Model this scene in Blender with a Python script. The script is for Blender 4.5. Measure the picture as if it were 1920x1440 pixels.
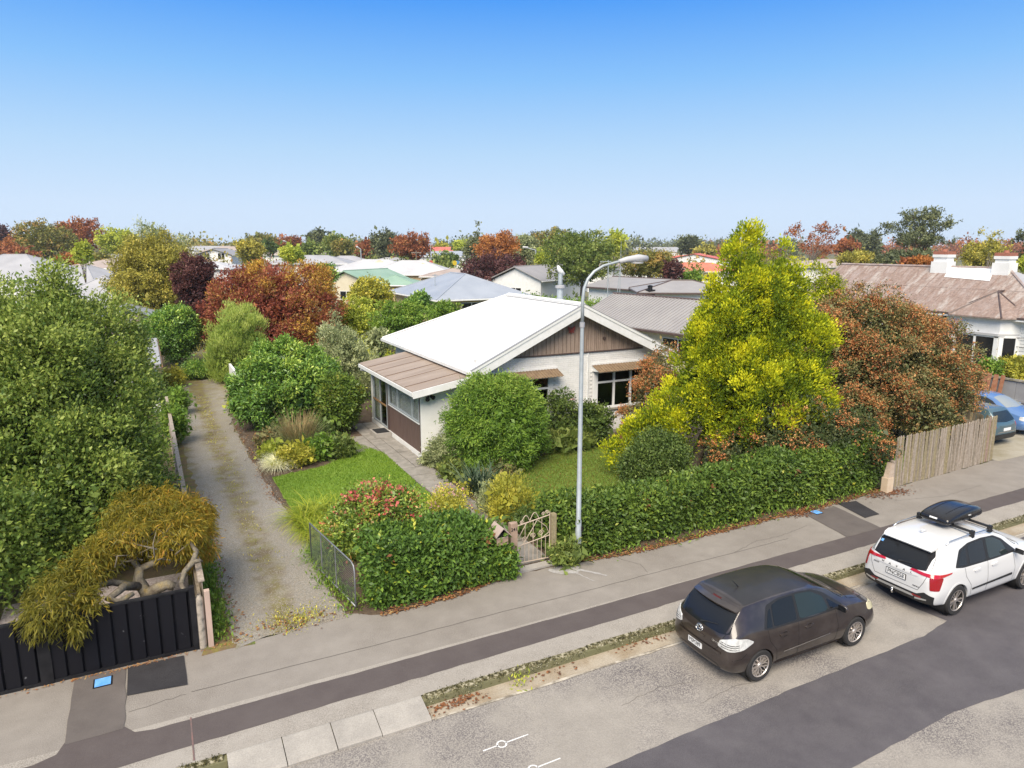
import bpy, bmesh, math, random
import numpy as np
from mathutils import Vector, Matrix
from mathutils.bvhtree import BVHTree
from mathutils.geometry import delaunay_2d_cdt

for o in list(bpy.data.objects): bpy.data.objects.remove(o)
S = bpy.context.scene
COL = S.collection
R = math.radians
random.seed(7)
# ---------------------------------------------------------------- camera, sky, sun, exposure
CAM_H = 7.9; PITCH = R(11.037); YAW = R(27.1); FPX = 1333.0
cd = bpy.data.cameras.new('camera'); cam = bpy.data.objects.new('camera', cd); COL.objects.link(cam)
cam.location = (0, 0, CAM_H); cam.rotation_euler = (R(90) - PITCH, 0, -YAW)
cd.sensor_width = 36; cd.lens = 36 * FPX / 1920; cd.clip_start = 0.3; cd.clip_end = 6000
S.camera = cam
EXPOSURE = 1.15; SKY_S = 0.98 / 2 ** EXPOSURE
SUN_EL = R(47); SUN_AZ = R(220)          # azimuth clockwise from +Y: where the sun stands
w = bpy.data.worlds.new('World'); S.world = w; w.use_nodes = True
nt = w.node_tree; nt.nodes.clear()
tc = nt.nodes.new('ShaderNodeTexCoord'); sxyz = nt.nodes.new('ShaderNodeSeparateXYZ'); nt.links.new(tc.outputs['Generated'], sxyz.inputs[0])
rp = nt.nodes.new('ShaderNodeValToRGB'); el = rp.color_ramp.elements      # hazy sky: pale at the horizon, deep blue above; unseen overhead whitened for neutral light
SKY = [(0, (.70, .85, 1.04)), (.05, (.66, .82, 1.03)), (.12, (.50, .73, 1.0)), (.21, (.26, .56, 1.0)), (.30, (.085, .36, .97)), (.37, (.09, .32, .92)), (.48, (.34, .52, .89)), (.64, (.66, .75, .9)), (1, (.88, .92, .96))]
el[0].position, el[0].color = SKY[0][0], (*SKY[0][1], 1); el[1].position, el[1].color = SKY[-1][0], (*SKY[-1][1], 1)
for p_, c_ in SKY[1:-1]: e_ = el.new(p_); e_.color = (*c_, 1)
bg = nt.nodes.new('ShaderNodeBackground'); bg.inputs['Strength'].default_value = SKY_S
wo = nt.nodes.new('ShaderNodeOutputWorld')
nt.links.new(sxyz.outputs[2], rp.inputs[0]); nt.links.new(rp.outputs[0], bg.inputs['Color']); nt.links.new(bg.outputs[0], wo.inputs['Surface'])
sd = bpy.data.lights.new('sun', 'SUN'); sun = bpy.data.objects.new('sun', sd); COL.objects.link(sun)
sd.energy = 2.7; sd.angle = R(40); sd.color = (1.0, 0.89, 0.74)
dv = Vector((math.sin(SUN_AZ) * math.cos(SUN_EL), math.cos(SUN_AZ) * math.cos(SUN_EL), math.sin(SUN_EL)))
sun.rotation_euler = dv.to_track_quat('Z', 'Y').to_euler()
vs = S.view_settings; vs.view_transform = 'Standard'; vs.look = 'None'; vs.gamma = 1.0; vs.use_curve_mapping = False
vs.exposure = EXPOSURE
S.render.resolution_x = 1024; S.render.resolution_y = 768

# ---------------------------------------------------------------- surveying helpers (lateral sighting -> world point)
FWX, FWY = math.sin(YAW), math.cos(YAW)
def at(px, d, z=0.0):
    """world x, y of a spot d metres ahead of the drone that stands at bearing px"""
    zc = d * math.cos(PITCH) + (CAM_H - z) * math.sin(PITCH)
    l = (px - 960) / FPX * zc
    return (FWX * d + FWY * l, FWY * d - FWX * l)
def zrow(row, d):
    hor = math.cos(PITCH) * FPX + math.sin(PITCH) * (720 - row)
    ver = -math.sin(PITCH) * FPX + math.cos(PITCH) * (720 - row)
    return CAM_H + d * ver / hor

# ---------------------------------------------------------------- objects, names, labels
def tag(o, label=None, cat=None, group=None, kind=None):
    if label: o['label'] = label
    if cat: o['category'] = cat
    if group: o['group'] = group
    if kind: o['kind'] = kind
    return o
def thing(name, label, cat, loc=(0, 0, 0), rz=0.0, group=None):
    o = bpy.data.objects.new(name, None); COL.objects.link(o); o.empty_display_size = 0.2
    o.location = loc; o.rotation_euler = (0, 0, rz)
    o['_o'] = tuple(loc) if len(loc) == 3 else (loc[0], loc[1], 0)
    return tag(o, label, cat, group)
def link(name, me, parent=None):
    o = bpy.data.objects.new(name, me); COL.objects.link(o)
    if parent: o.parent = parent
    return o
def copy_tree(o, parent=None):
    c = o.copy(); COL.objects.link(c); c.parent = parent
    for ch in [x for x in o.children]: copy_tree(ch, c)
    return c

class MB:
    """collects polygons"""
    def __init__(s): s.v = []; s.f = []; s.m = []
    def add(s, vs, fs, m=0):
        b = len(s.v); s.v += [tuple(p) for p in vs]; s.f += [tuple(b + i for i in f) for f in fs]; s.m += [m] * len(fs); return s
    def box(s, x0, x1, y0, y1, z0, z1, m=0):
        v = [(x, y, z) for z in (z0, z1) for y in (y0, y1) for x in (x0, x1)]
        return s.add(v, [(0, 2, 3, 1), (4, 5, 7, 6), (0, 1, 5, 4), (2, 6, 7, 3), (0, 4, 6, 2), (1, 3, 7, 5)], m)
    def obox(s, c, size, rz=0, rx=0, ry=0, m=0):
        M = Matrix.Translation(c) @ Matrix.Rotation(rz, 4, 'Z') @ Matrix.Rotation(ry, 4, 'Y') @ Matrix.Rotation(rx, 4, 'X')
        a, b, h = [q / 2 for q in size]
        v = [M @ Vector((x, y, z)) for z in (-h, h) for y in (-b, b) for x in (-a, a)]
        return s.add(v, [(0, 2, 3, 1), (4, 5, 7, 6), (0, 1, 5, 4), (2, 6, 7, 3), (0, 4, 6, 2), (1, 3, 7, 5)], m)
    def prism(s, pts, off, m=0):
        """pts: 3D polygon, off: extrusion vector"""
        n = len(pts); q = [Vector(p) for p in pts]; o = Vector(off)
        v = q + [p + o for p in q]
        return s.add(v, [tuple(range(n))[::-1], tuple(range(n, 2 * n))] + [(i, (i + 1) % n, n + (i + 1) % n, n + i) for i in range(n)], m)
    def slab(s, pts, z0, z1, m=0):
        return s.prism([(p[0], p[1], z0) for p in pts], (0, 0, z1 - z0), m)
    def tube(s, pts, rad, n=8, m=0, cap=True):
        pts = [Vector(p) for p in pts]
        if not hasattr(rad, '__len__'): rad = [rad] * len(pts)
        b = len(s.v); ref = None; rings = []
        for i, p in enumerate(pts):
            d = (pts[min(i + 1, len(pts) - 1)] - pts[max(i - 1, 0)])
            d = d.normalized() if d.length > 1e-9 else Vector((0, 0, 1))
            if ref is None: ref = Vector((1, 0, 0)) if abs(d.x) < .8 else Vector((0, 1, 0))
            a = (ref - d * ref.dot(d)).normalized(); c = d.cross(a); ref = a
            rings.append([p + (a * math.cos(t) + c * math.sin(t)) * rad[i] for t in [2 * math.pi * k / n for k in range(n)]])
        v = [q for r in rings for q in r]; f = []
        for i in range(len(pts) - 1):
            for k in range(n):
                f.append((i * n + k, i * n + (k + 1) % n, (i + 1) * n + (k + 1) % n, (i + 1) * n + k))
        if cap: f.append(tuple(range(n))[::-1]); f.append(tuple((len(pts) - 1) * n + k for k in range(n)))
        return s.add(v, f, m)
    def lathe(s, prof, c, axis='Z', n=16, m=0):
        """prof: (radius, height) list"""
        v = []
        for r, h in prof:
            for k in range(n):
                t = 2 * math.pi * k / n; a, b = r * math.cos(t), r * math.sin(t)
                v.append({'Z': (c[0] + a, c[1] + b, c[2] + h), 'Y': (c[0] + a, c[1] + h, c[2] + b), 'X': (c[0] + h, c[1] + a, c[2] + b)}[axis])
        f = [(i * n + k, i * n + (k + 1) % n, (i + 1) * n + (k + 1) % n, (i + 1) * n + k) for i in range(len(prof) - 1) for k in range(n)]
        return s.add(v, f, m)
    def mesh(s, name, mats, smooth=False, org=(0, 0, 0)):
        me = bpy.data.meshes.new(name)
        ox, oy, oz = org
        me.from_pydata([(x - ox, y - oy, z - oz) for x, y, z in s.v], [], s.f)
        for mt in (mats if isinstance(mats, (list, tuple)) else [mats]): me.materials.append(mt)
        if any(s.m): me.polygons.foreach_set('material_index', s.m)
        if smooth: me.polygons.foreach_set('use_smooth', [True] * len(me.polygons))
        bm = bmesh.new(); bm.from_mesh(me); bmesh.ops.recalc_face_normals(bm, faces=bm.faces); bm.to_mesh(me); bm.free()
        if smooth == 'auto':
            try: me.set_sharp_from_angle(angle=R(35))
            except Exception: pass
        me.update(); return me
def org_of(root):
    x = y = z = 0.0
    while root is not None:
        x += root.location.x; y += root.location.y; z += root.location.z; root = root.parent
    return (x, y, z)
def P(name, mb, mats, root=None, smooth=False, kind=None, label=None):
    """one mesh object; coordinates in mb are world coordinates (root unrotated)"""
    o = link(name, mb.mesh(name, mats, smooth, org_of(root) if root else (0, 0, 0)), root)
    if kind: o['kind'] = kind
    if label: o['label'] = label
    return o
def solo(name, mb, mats, label, cat, group=None, smooth=False, kind=None):
    """a thing that is one mesh; origin moved to its base"""
    a = np.array(mb.v); c = (float(a[:, 0].mean()), float(a[:, 1].mean()), float(a[:, 2].min()))
    o = link(name, mb.mesh(name, mats, smooth, c)); o.location = c
    return tag(o, label, cat, group, kind)

# ---------------------------------------------------------------- materials
def lin(h):
    h = h.lstrip('#'); c = [int(h[i:i + 2], 16) / 255 for i in (0, 2, 4)]
    return tuple(x / 12.92 if x <= .04045 else ((x + .055) / 1.055) ** 2.4 for x in c)
def nodes_of(m):
    m.use_nodes = True; return m.node_tree.nodes, m.node_tree.links
def pr(n): return n.get('Principled BSDF')
def noise_node(nt, scale, detail=4, rough=.6, coords='pos', vec=None, stretch=None):
    n, l = nt.nodes, nt.links
    t = n.new('ShaderNodeTexNoise'); t.inputs['Scale'].default_value = scale; t.inputs['Detail'].default_value = detail; t.inputs['Roughness'].default_value = rough
    if vec is None:
        if coords == 'pos': g = n.new('ShaderNodeNewGeometry'); vec = g.outputs['Position']
        else: g = n.new('ShaderNodeTexCoord'); vec = g.outputs['Object']
    if stretch:
        mp = n.new('ShaderNodeMapping'); mp.inputs['Scale'].default_value = stretch; l.new(vec, mp.inputs['Vector']); vec = mp.outputs[0]
    l.new(vec, t.inputs['Vector']); return t
def ramp(nt, fac, stops):
    r = nt.nodes.new('ShaderNodeValToRGB'); e = r.color_ramp.elements
    e[0].position, e[0].color = stops[0][0], (*stops[0][1], 1)
    e[1].position, e[1].color = stops[-1][0], (*stops[-1][1], 1)
    for p, c in stops[1:-1]:
        x = e.new(p); x.color = (*c, 1)
    nt.links.new(fac, r.inputs[0]); return r
def mixc(nt, fac, a, b, mode='MIX'):
    m = nt.nodes.new('ShaderNodeMix'); m.data_type = 'RGBA'; m.blend_type = mode
    for s, v in ((0, fac), (6, a), (7, b)):
        if hasattr(v, 'is_linked') or hasattr(v, 'links'): nt.links.new(v, m.inputs[s])
        else: m.inputs[s].default_value = v if s == 0 else (*v[:3], 1)
    return m.outputs[2]
def mat(name, c, rough=.6, spec=.4, metal=0.0, c2=None, ns=3.0, n0=.35, n1=.65, c3=None, fs=40.0, fa=.0, bump=0.0, bs=60.0, coat=0.0, coords='pos', stretch=None, detail=5):
    """principled; c..c2 mixed by large noise, fa = fine value speckle, bump = fine relief"""
    m = bpy.data.materials.new(name); n, l = nodes_of(m); t = m.node_tree; p = pr(n)
    p.inputs['Roughness'].default_value = rough; p.inputs['Metallic'].default_value = metal
    p.inputs['Specular IOR Level'].default_value = spec
    if coat: p.inputs['Coat Weight'].default_value = coat; p.inputs['Coat Roughness'].default_value = .05
    out = None
    if c2 is not None:
        nn = noise_node(t, ns, detail, .62, coords, None, stretch)
        st = [(n0, c), (n1, c2)] if c3 is None else [(n0, c), ((n0 + n1) / 2, c2), (n1, c3)]
        out = ramp(t, nn.outputs[0], st).outputs[0]
    if fa:
        nf = noise_node(t, fs, 3, .7, coords)
        k = ramp(t, nf.outputs[0], [(.3, (1 - fa,) * 3), (.7, (1 + fa,) * 3)])
        out = mixc(t, 1.0, out if out is not None else c, k.outputs[0], 'MULTIPLY')
    if out is not None: l.new(out, p.inputs['Base Color'])
    else: p.inputs['Base Color'].default_value = (*c, 1)
    if bump:
        nb = noise_node(t, bs, 3, .7, coords); b = n.new('ShaderNodeBump'); b.inputs['Strength'].default_value = bump; b.inputs['Distance'].default_value = .02
        l.new(nb.outputs[0], b.inputs['Height']); l.new(b.outputs[0], p.inputs['Normal'])
    return m
def leafmat(name, stops, rough=.5, trans=.35, spec=.3, bright=2.45, hue=1.08):
    m = bpy.data.materials.new(name); n, l = nodes_of(m); t = m.node_tree; p = pr(n)
    a = n.new('ShaderNodeAttribute'); a.attribute_name = 'v'
    stops = [(q, tuple(bright * x for x in ((c[0] * hue, c[1], c[2]) if c[1] > c[0] else c))) for q, c in stops]
    r = ramp(t, a.outputs['Fac'], stops)
    p.inputs['Roughness'].default_value = rough; p.inputs['Specular IOR Level'].default_value = spec
    l.new(r.outputs[0], p.inputs['Base Color'])
    tr = n.new('ShaderNodeBsdfTranslucent'); l.new(r.outputs[0], tr.inputs['Color'])
    mx = n.new('ShaderNodeMixShader'); mx.inputs[0].default_value = trans
    l.new(p.outputs[0], mx.inputs[1]); l.new(tr.outputs[0], mx.inputs[2])
    l.new(mx.outputs[0], n.get('Material Output').inputs['Surface']); return m
def glassmat(name, tint=(.5, .55, .55), refl=1.0):
    m = bpy.data.materials.new(name); n, l = nodes_of(m)
    n.remove(pr(n)); tr = n.new('ShaderNodeBsdfTransparent'); tr.inputs[0].default_value = (*tint, 1)
    g = n.new('ShaderNodeBsdfGlossy'); g.inputs['Roughness'].default_value = .03
    lw = n.new('ShaderNodeLayerWeight'); lw.inputs[0].default_value = .5
    pw = n.new('ShaderNodeMath'); pw.operation = 'POWER'; l.new(lw.outputs['Facing'], pw.inputs[0]); pw.inputs[1].default_value = 4.0
    f = n.new('ShaderNodeMath'); f.operation = 'MULTIPLY_ADD'; l.new(pw.outputs[0], f.inputs[0]); f.inputs[1].default_value = .85 * refl; f.inputs[2].default_value = .05
    mx = n.new('ShaderNodeMixShader'); l.new(f.outputs[0], mx.inputs[0]); l.new(tr.outputs[0], mx.inputs[1]); l.new(g.outputs[0], mx.inputs[2])
    l.new(mx.outputs[0], n.get('Material Output').inputs['Surface']); return m

M = {}
M['white'] = mat('white_paint', (.78, .78, .76), .55, c2=(.7, .7, .67), ns=1.2, bump=.05, bs=90)
M['trim_white'] = mat('white_trim_paint', (.76, .76, .75), .45, c2=(.68, .68, .66), ns=4)
M['brick_white'] = mat('white_painted_brick', (.76, .75, .73), .65, c2=(.66, .65, .62), ns=2.5, n0=.4, n1=.75, bump=.3, bs=70, fa=.05, fs=25)
M['mortar_white'] = mat('white_painted_mortar', (.56, .55, .53), .75, bump=.2)
M['roof_white'] = mat('white_painted_roof_iron', (.84, .84, .83), .5, c2=(.8, .8, .79), ns=.5)
M['grey_line'] = mat('grey_flashing', (.3, .3, .31), .5)
M['brown_board'] = mat('faded_brown_boards', (.27, .2, .155), .7, c2=(.38, .285, .225), ns=3.5, fa=.12, fs=30, stretch=(3, 3, .4))
M['dark_brown'] = mat('dark_brown_paint', (.075, .05, .045), .5, c2=(.1, .068, .06), ns=4)
M['porch_seam'] = mat('roof_sheet_joint', (.17, .12, .095), .7)
M['porch_roof'] = mat('faded_brown_roof_sheet', (.265, .205, .16), .65, c2=(.335, .268, .215), ns=1.1, fa=.05, fs=20, stretch=(.4, 2, 1))
M['awning'] = mat('tan_awning_sheet', (.24, .17, .105), .65, c2=(.17, .115, .07), ns=5, fa=.08)
M['glass'] = glassmat('window_glass', (.35, .38, .38))
M['glass_clear'] = glassmat('clear_window_glass', (.85, .87, .87))
M['dark_glass'] = mat('dark_reflective_glass', (.012, .013, .015), .06, .35)
M['curtain'] = mat('white_net_curtain', (.72, .72, .7), .85, c2=(.62, .62, .6), ns=6)
M['curtain_grey'] = mat('grey_net_curtain', (.3, .3, .29), .85, c2=(.2, .2, .2), ns=6)
M['interior'] = mat('room_dark', (.06, .05, .045), .9)
M['timber'] = mat('raw_timber', (.34, .21, .1), .6, c2=(.26, .15, .07), ns=8)
M['concrete'] = mat('pale_concrete', (.36, .335, .3), .85, c2=(.28, .26, .235), ns=1.6, fa=.16, fs=45, bump=.25, bs=80)
M['concrete_mossy'] = mat('mossy_concrete', (.33, .3, .25), .9, c2=(.15, .14, .08), ns=2.6, n0=.4, n1=.66, fa=.2, fs=40, bump=.4, bs=60)
M['paver'] = mat('weathered_paving_concrete', (.31, .285, .255), .88, c2=(.21, .195, .17), ns=3.2, fa=.15, fs=60, bump=.3, bs=90)
M['galv'] = mat('galvanised_steel', (.42, .46, .48), .5, .4, .3, c2=(.35, .385, .4), ns=6)
M['galv_dark'] = mat('weathered_steel_tube', (.3, .31, .33), .5, .5, .5, c2=(.22, .23, .25), ns=9)
M['black_paint'] = mat('black_paint', (.008, .008, .01), .55, .2, c2=(.02, .02, .022), ns=4)
M['black_rubber'] = mat('black_rubber', (.02, .02, .021), .8, coords='obj')
M['cream'] = mat('cream_paint', (.62, .5, .36), .6, c2=(.55, .43, .31), ns=5)
M['gate_cream'] = mat('weathered_cream_gate_paint', (.52, .42, .33), .6, c2=(.42, .33, .25), ns=12)
M['mail_brown'] = mat('tan_letterbox_paint', (.38, .27, .2), .6, c2=(.3, .21, .155), ns=7)
M['bark'] = mat('grey_bark', (.16, .13, .1), .9, c2=(.09, .07, .055), ns=6, bump=.6, bs=25, stretch=(2, 2, .5))
M['bark_lichen'] = mat('lichen_bark', (.1, .08, .06), .9, c2=(.19, .165, .12), c3=(.32, .22, .05), ns=5, n0=.35, n1=.78, fa=.3, fs=30, bump=.8, bs=28)
M['bark_pale'] = mat('pale_bark', (.3, .26, .21), .9, c2=(.2, .17, .13), ns=5, bump=.4, bs=25)
M['old_fence'] = mat('weathered_paling', (.3, .25, .19), .85, c2=(.2, .165, .12), ns=3, fa=.25, fs=12, bump=.3, bs=30, stretch=(6, 6, .6))
M['old_fence2'] = mat('pale_weathered_paling', (.38, .32, .26), .85, c2=(.27, .22, .17), ns=3, fa=.25, fs=12, bump=.3, bs=30, stretch=(6, 6, .6))
M['old_fence3'] = mat('mossy_weathered_paling', (.25, .21, .11), .85, c2=(.3, .245, .16), ns=3, fa=.25, fs=12, bump=.3, bs=30, stretch=(6, 6, .6))
M['old_fence4'] = mat('brown_weathered_paling', (.28, .18, .13), .85, c2=(.33, .25, .2), ns=3, fa=.25, fs=12, bump=.3, bs=30, stretch=(6, 6, .6))
M['dark_fence'] = mat('dark_weathered_paling', (.12, .1, .07), .9, c2=(.18, .15, .1), ns=3, fa=.25, fs=12, stretch=(6, 6, .6))
M['post_concrete'] = mat('old_concrete_post', (.38, .33, .27), .9, c2=(.14, .13, .11), ns=9, n0=.5, n1=.72, bump=.5, bs=40)
M['post_pink'] = mat('pink_grey_timber_post', (.5, .37, .3), .8, c2=(.42, .31, .25), ns=4, stretch=(4, 4, .5))
M['terracotta'] = mat('terracotta', (.36, .14, .09), .7, c2=(.28, .11, .07), ns=6)
M['rusty_roof'] = mat('rust_stained_roof_iron', (.31, .25, .225), .7, c2=(.235, .165, .135), c3=(.38, .335, .305), ns=1.0, n0=.33, n1=.66, fa=.25, fs=7, stretch=(.6, 1.9, .6), detail=7)
M['weatherboard'] = mat('white_weatherboard', (.74, .74, .73), .6, c2=(.66, .66, .64), ns=3)
M['iron_grey'] = mat('grey_roof_iron', (.27, .255, .25), .5, .4, .0, c2=(.31, .295, .285), ns=.6)
M['iron_blue'] = mat('bluish_grey_roof_iron', (.27, .3, .35), .5, c2=(.33, .36, .41), ns=.4)
M['iron_pale'] = mat('pale_grey_roof_iron', (.3, .3, .315), .6, c2=(.38, .38, .395), ns=.3)
M['iron_white'] = mat('off_white_roof_iron', (.5, .5, .51), .6, c2=(.43, .43, .44), ns=.3)
M['iron_green'] = mat('green_roof_iron', (.22, .34, .25), .55, c2=(.28, .4, .31), ns=.4)
M['tile_red'] = mat('red_roof_tiles', (.5, .1, .075), .6, c2=(.58, .17, .13), ns=.5)
M['tile_orange'] = mat('orange_red_roof_tiles', (.6, .2, .12), .6, c2=(.52, .15, .09), ns=.5)
M['tile_brown'] = mat('brown_grey_roof_tiles', (.33, .27, .24), .7, c2=(.4, .33, .29), ns=.5)
M['tan_wall'] = mat('tan_brick', (.5, .38, .22), .8, c2=(.42, .31, .17), ns=2, fa=.08, fs=6)
M['cream_wall'] = mat('cream_wall', (.62, .56, .42), .75, c2=(.55, .49, .36), ns=1)
M['corr_old'] = mat('rusted_corrugated_iron', (.3, .29, .29), .6, c2=(.24, .14, .1), ns=1.1, n0=.45, n1=.62)
M['soil'] = mat('garden_soil', (.075, .052, .035), .95, c2=(.12, .085, .055), ns=2.2, fa=.35, fs=30, bump=.6, bs=30)
M['blue_cover'] = mat('blue_painted_cover', (.1, .33, .75), .6, c2=(.2, .45, .82), ns=9)
M['mark_white'] = mat('white_road_paint', (.75, .75, .74), .7, c2=(.55, .55, .54), ns=14)
M['mark_red'] = mat('red_spray_paint', (.2, .115, .105), .9, c2=(.13, .1, .095), ns=9)
M['plate'] = mat('plate_white', (.75, .75, .74), .45); M['ink'] = mat('black_ink', (.01, .01, .01), .5)
# ---------------------------------------------------------------- ground materials
def ground_speckle(name, base, dark, big=.35, b0=.42, b1=.62, fine=70, bump=.5, tint=None, f0=.42, f1=.56):
    """worn chip seal: fine dark chips show through where the large noise says the binder is worn"""
    m = bpy.data.materials.new(name); n, l = nodes_of(m); t = m.node_tree; p = pr(n)
    bn = noise_node(t, big, 6, .65); fn = noise_node(t, fine, 2, .6); mn = noise_node(t, 2.3, 5, .6)
    bm_ = ramp(t, bn.outputs[0], [(b0, (0, 0, 0)), (b1, (1, 1, 1))]); fm = ramp(t, fn.outputs[0], [(f0, (1, 1, 1)), (f1, (0, 0, 0))])
    ml = n.new('ShaderNodeMath'); ml.operation = 'MULTIPLY'; l.new(bm_.outputs[0], ml.inputs[0]); l.new(fm.outputs[0], ml.inputs[1])
    b2 = ramp(t, mn.outputs[0], [(.3, base), (.7, tint or tuple(x * .86 for x in base))])
    fs = ramp(t, fn.outputs[0], [(.25, (.85,) * 3), (.75, (1.13,) * 3)])
    c = mixc(t, ml.outputs[0], b2.outputs[0], dark)
    c = mixc(t, 1.0, c, fs.outputs[0], 'MULTIPLY')
    l.new(c, p.inputs['Base Color']); p.inputs['Roughness'].default_value = .88; p.inputs['Specular IOR Level'].default_value = .3
    b = n.new('ShaderNodeBump'); b.inputs['Strength'].default_value = bump; b.inputs['Distance'].default_value = .012
    l.new(fn.outputs[0], b.inputs['Height']); l.new(b.outputs[0], p.inputs['Normal']); return m
M['road'] = ground_speckle('worn_chip_seal', (.315, .288, .255), (.1, .089, .096), .42, .43, .64, 42, .5, (.265, .242, .214), .4, .6)
M['seal_new'] = ground_speckle('new_dark_asphalt', (.088, .08, .088), (.05, .046, .05), .6, .35, .7, 90, .35, (.115, .106, .112))
M['footpath'] = ground_speckle('grey_footpath_asphalt', (.275, .25, .222), (.175, .153, .132), .5, .4, .66, 60, .3, (.232, .21, .186))
M['kerb_path'] = ground_speckle('pale_aggregate_concrete', (.345, .317, .283), (.24, .216, .188), .8, .4, .6, 55, .5, (.3, .273, .24))
M['strip'] = ground_speckle('dark_trench_asphalt', (.085, .07, .068), (.125, .106, .1), .5, .5, .72, 75, .3, (.1, .084, .081))
M['patch'] = ground_speckle('black_patch_asphalt', (.03, .028, .031), (.022, .021, .023), .8, .4, .6, 90, .3, (.042, .04, .043))
M['patch_brown'] = ground_speckle('brown_stained_asphalt', (.1, .086, .08), (.16, .14, .128), .7, .42, .68, 60, .3, (.125, .109, .1))
M['drive_concrete'] = mat('mossy_driveway_concrete', (.36, .33, .27), .9, c2=(.25, .22, .15), ns=.7, fa=.15, fs=30, bump=.3)
def drive_mat():
    m = bpy.data.materials.new('gravel_with_moss'); n, l = nodes_of(m); t = m.node_tree; p = pr(n)
    g = n.new('ShaderNodeNewGeometry'); sx = n.new('ShaderNodeSeparateXYZ'); l.new(g.outputs['Position'], sx.inputs[0])
    nz = noise_node(t, .9, 6, .68)
    def math2(op, a, b):
        q = n.new('ShaderNodeMath'); q.operation = op
        for i, v in enumerate((a, b)):
            if hasattr(v, 'links'): l.new(v, q.inputs[i])
            else: q.inputs[i].default_value = v
        return q.outputs[0]
    xx = math2('ADD', sx.outputs[0], math2('MULTIPLY', math2('SUBTRACT', nz.outputs[0], .5), 1.5))
    xm = n.new('ShaderNodeMapRange'); xm.inputs[1].default_value = .4; xm.inputs[2].default_value = 3.6; l.new(xx, xm.inputs[0])
    weed = ramp(t, xm.outputs[0], [(.0, (1,) * 3), (.17, (.7,) * 3), (.24, (.03,) * 3), (.36, (.15,) * 3), (.45, (.95,) * 3), (.57, (.9,) * 3), (.68, (.12,) * 3), (.86, (.05,) * 3), (1, (.6,) * 3)])
    ym = n.new('ShaderNodeMapRange'); ym.inputs[1].default_value = 22; ym.inputs[2].default_value = 44; l.new(sx.outputs[1], ym.inputs[0])
    wn = noise_node(t, 1.7, 6, .7); wr = ramp(t, wn.outputs[0], [(.33, (.15,) * 3), (.55, (1,) * 3)])
    wf = math2('MULTIPLY', weed.outputs[0], wr.outputs[0])
    far = math2('MULTIPLY', math2('POWER', ym.outputs[0], 1.6), ramp(t, nz.outputs[0], [(.38, (.1,) * 3), (.56, (1,) * 3)]).outputs[0])
    wf = math2('MINIMUM', math2('ADD', math2('MULTIPLY', wf, .9), math2('MULTIPLY', far, .75)), 1.0)
    fn = noise_node(t, 26, 5, .85)
    grav = ramp(t, fn.outputs[0], [(.3, (.1, .092, .08)), (.5, (.25, .232, .205)), (.7, (.43, .4, .36))])
    moss = ramp(t, noise_node(t, 2.2, 5, .6).outputs[0], [(.35, (.12, .085, .045)), (.5, (.15, .12, .042)), (.66, (.17, .155, .026))])
    c = mixc(t, wf, grav.outputs[0], moss.outputs[0])
    l.new(c, p.inputs['Base Color']); p.inputs['Roughness'].default_value = .92
    b = n.new('ShaderNodeBump'); b.inputs['Strength'].default_value = .7; b.inputs['Distance'].default_value = .02
    l.new(fn.outputs[0], b.inputs['Height']); l.new(b.outputs[0], p.inputs['Normal']); return m
M['drive'] = drive_mat()
M['lawn'] = mat('lawn_turf', (.125, .22, .018), .85, c2=(.16, .245, .025), ns=1.3, fa=.22, fs=35, bump=.6, bs=50)
M['lawn_dry'] = mat('olive_lawn_turf', (.1, .18, .02), .85, c2=(.13, .2, .028), ns=1.1, fa=.22, fs=35, bump=.6, bs=50)
M['verge'] = mat('mossy_verge', (.2, .19, .03), .95, c2=(.17, .11, .06), c3=(.1, .13, .03), ns=2.5, fa=.3, fs=30, bump=.5)
M['stones'] = mat('pale_stone_mulch', (.5, .44, .42), .9, c2=(.33, .27, .25), ns=14, n0=.4, n1=.6, fa=.3, fs=30, bump=.7, bs=25)
M['land'] = mat('far_ground', (.1, .11, .05), .95, c2=(.16, .15, .08), c3=(.07, .085, .035), ns=.06, detail=8)
M['yard'] = mat('rough_yard_ground', (.1, .1, .035), .95, c2=(.09, .065, .04), c3=(.13, .15, .04), ns=.8, fa=.3, fs=20, bump=.5)

# ---------------------------------------------------------------- ground, road, footpath
RZ = -0.15
mb = MB()
X0, X1 = -2500, 3500
mb.add([(X0, -400, RZ - .05), (X1, -400, RZ - .05), (X1, 10.75, RZ - .05), (X0, 10.75, RZ - .05), (X1, 10.76, -.03), (X0, 10.76, -.03), (X1, 4500, -.03), (X0, 4500, -.03)],
       [(0, 1, 2, 3), (3, 2, 4, 5), (5, 4, 6, 7)])
tag(P('ground', mb, M['land']), kind='structure')
def sheet(name, pts, z, m, kind='structure', wob=0.0, step=.6, seed=1, lock=None):
    """flat sheet; edges subdivided and roughened by wob"""
    rng = random.Random(seed); out = []
    for i, a in enumerate(pts):
        b = pts[(i + 1) % len(pts)]; L = math.hypot(b[0] - a[0], b[1] - a[1]); n = max(1, int(L / step)) if wob else 1
        for k in range(n):
            q = k / n; j = 0 if (wob == 0) else rng.gauss(0, wob)
            nx, ny = (-(b[1] - a[1]) / L, (b[0] - a[0]) / L) if L else (0, 0)
            out.append((a[0] + (b[0] - a[0]) * q + nx * j, a[1] + (b[1] - a[1]) * q + ny * j, z))
    V2, _, F2, *_ = delaunay_2d_cdt([Vector((p[0], p[1])) for p in out], [], [list(range(len(out)))], 1, 1e-5)
    me = bpy.data.meshes.new(name); me.from_pydata([(v.x, v.y, z) for v in V2], [], [tuple(f) for f in F2])
    bm = bmesh.new(); bm.from_mesh(me); [f.normal_flip() for f in bm.faces if f.normal.z < 0]; bm.to_mesh(me); bm.free(); me.materials.append(m)
    o = link(name, me); return tag(o, kind=kind)
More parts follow.
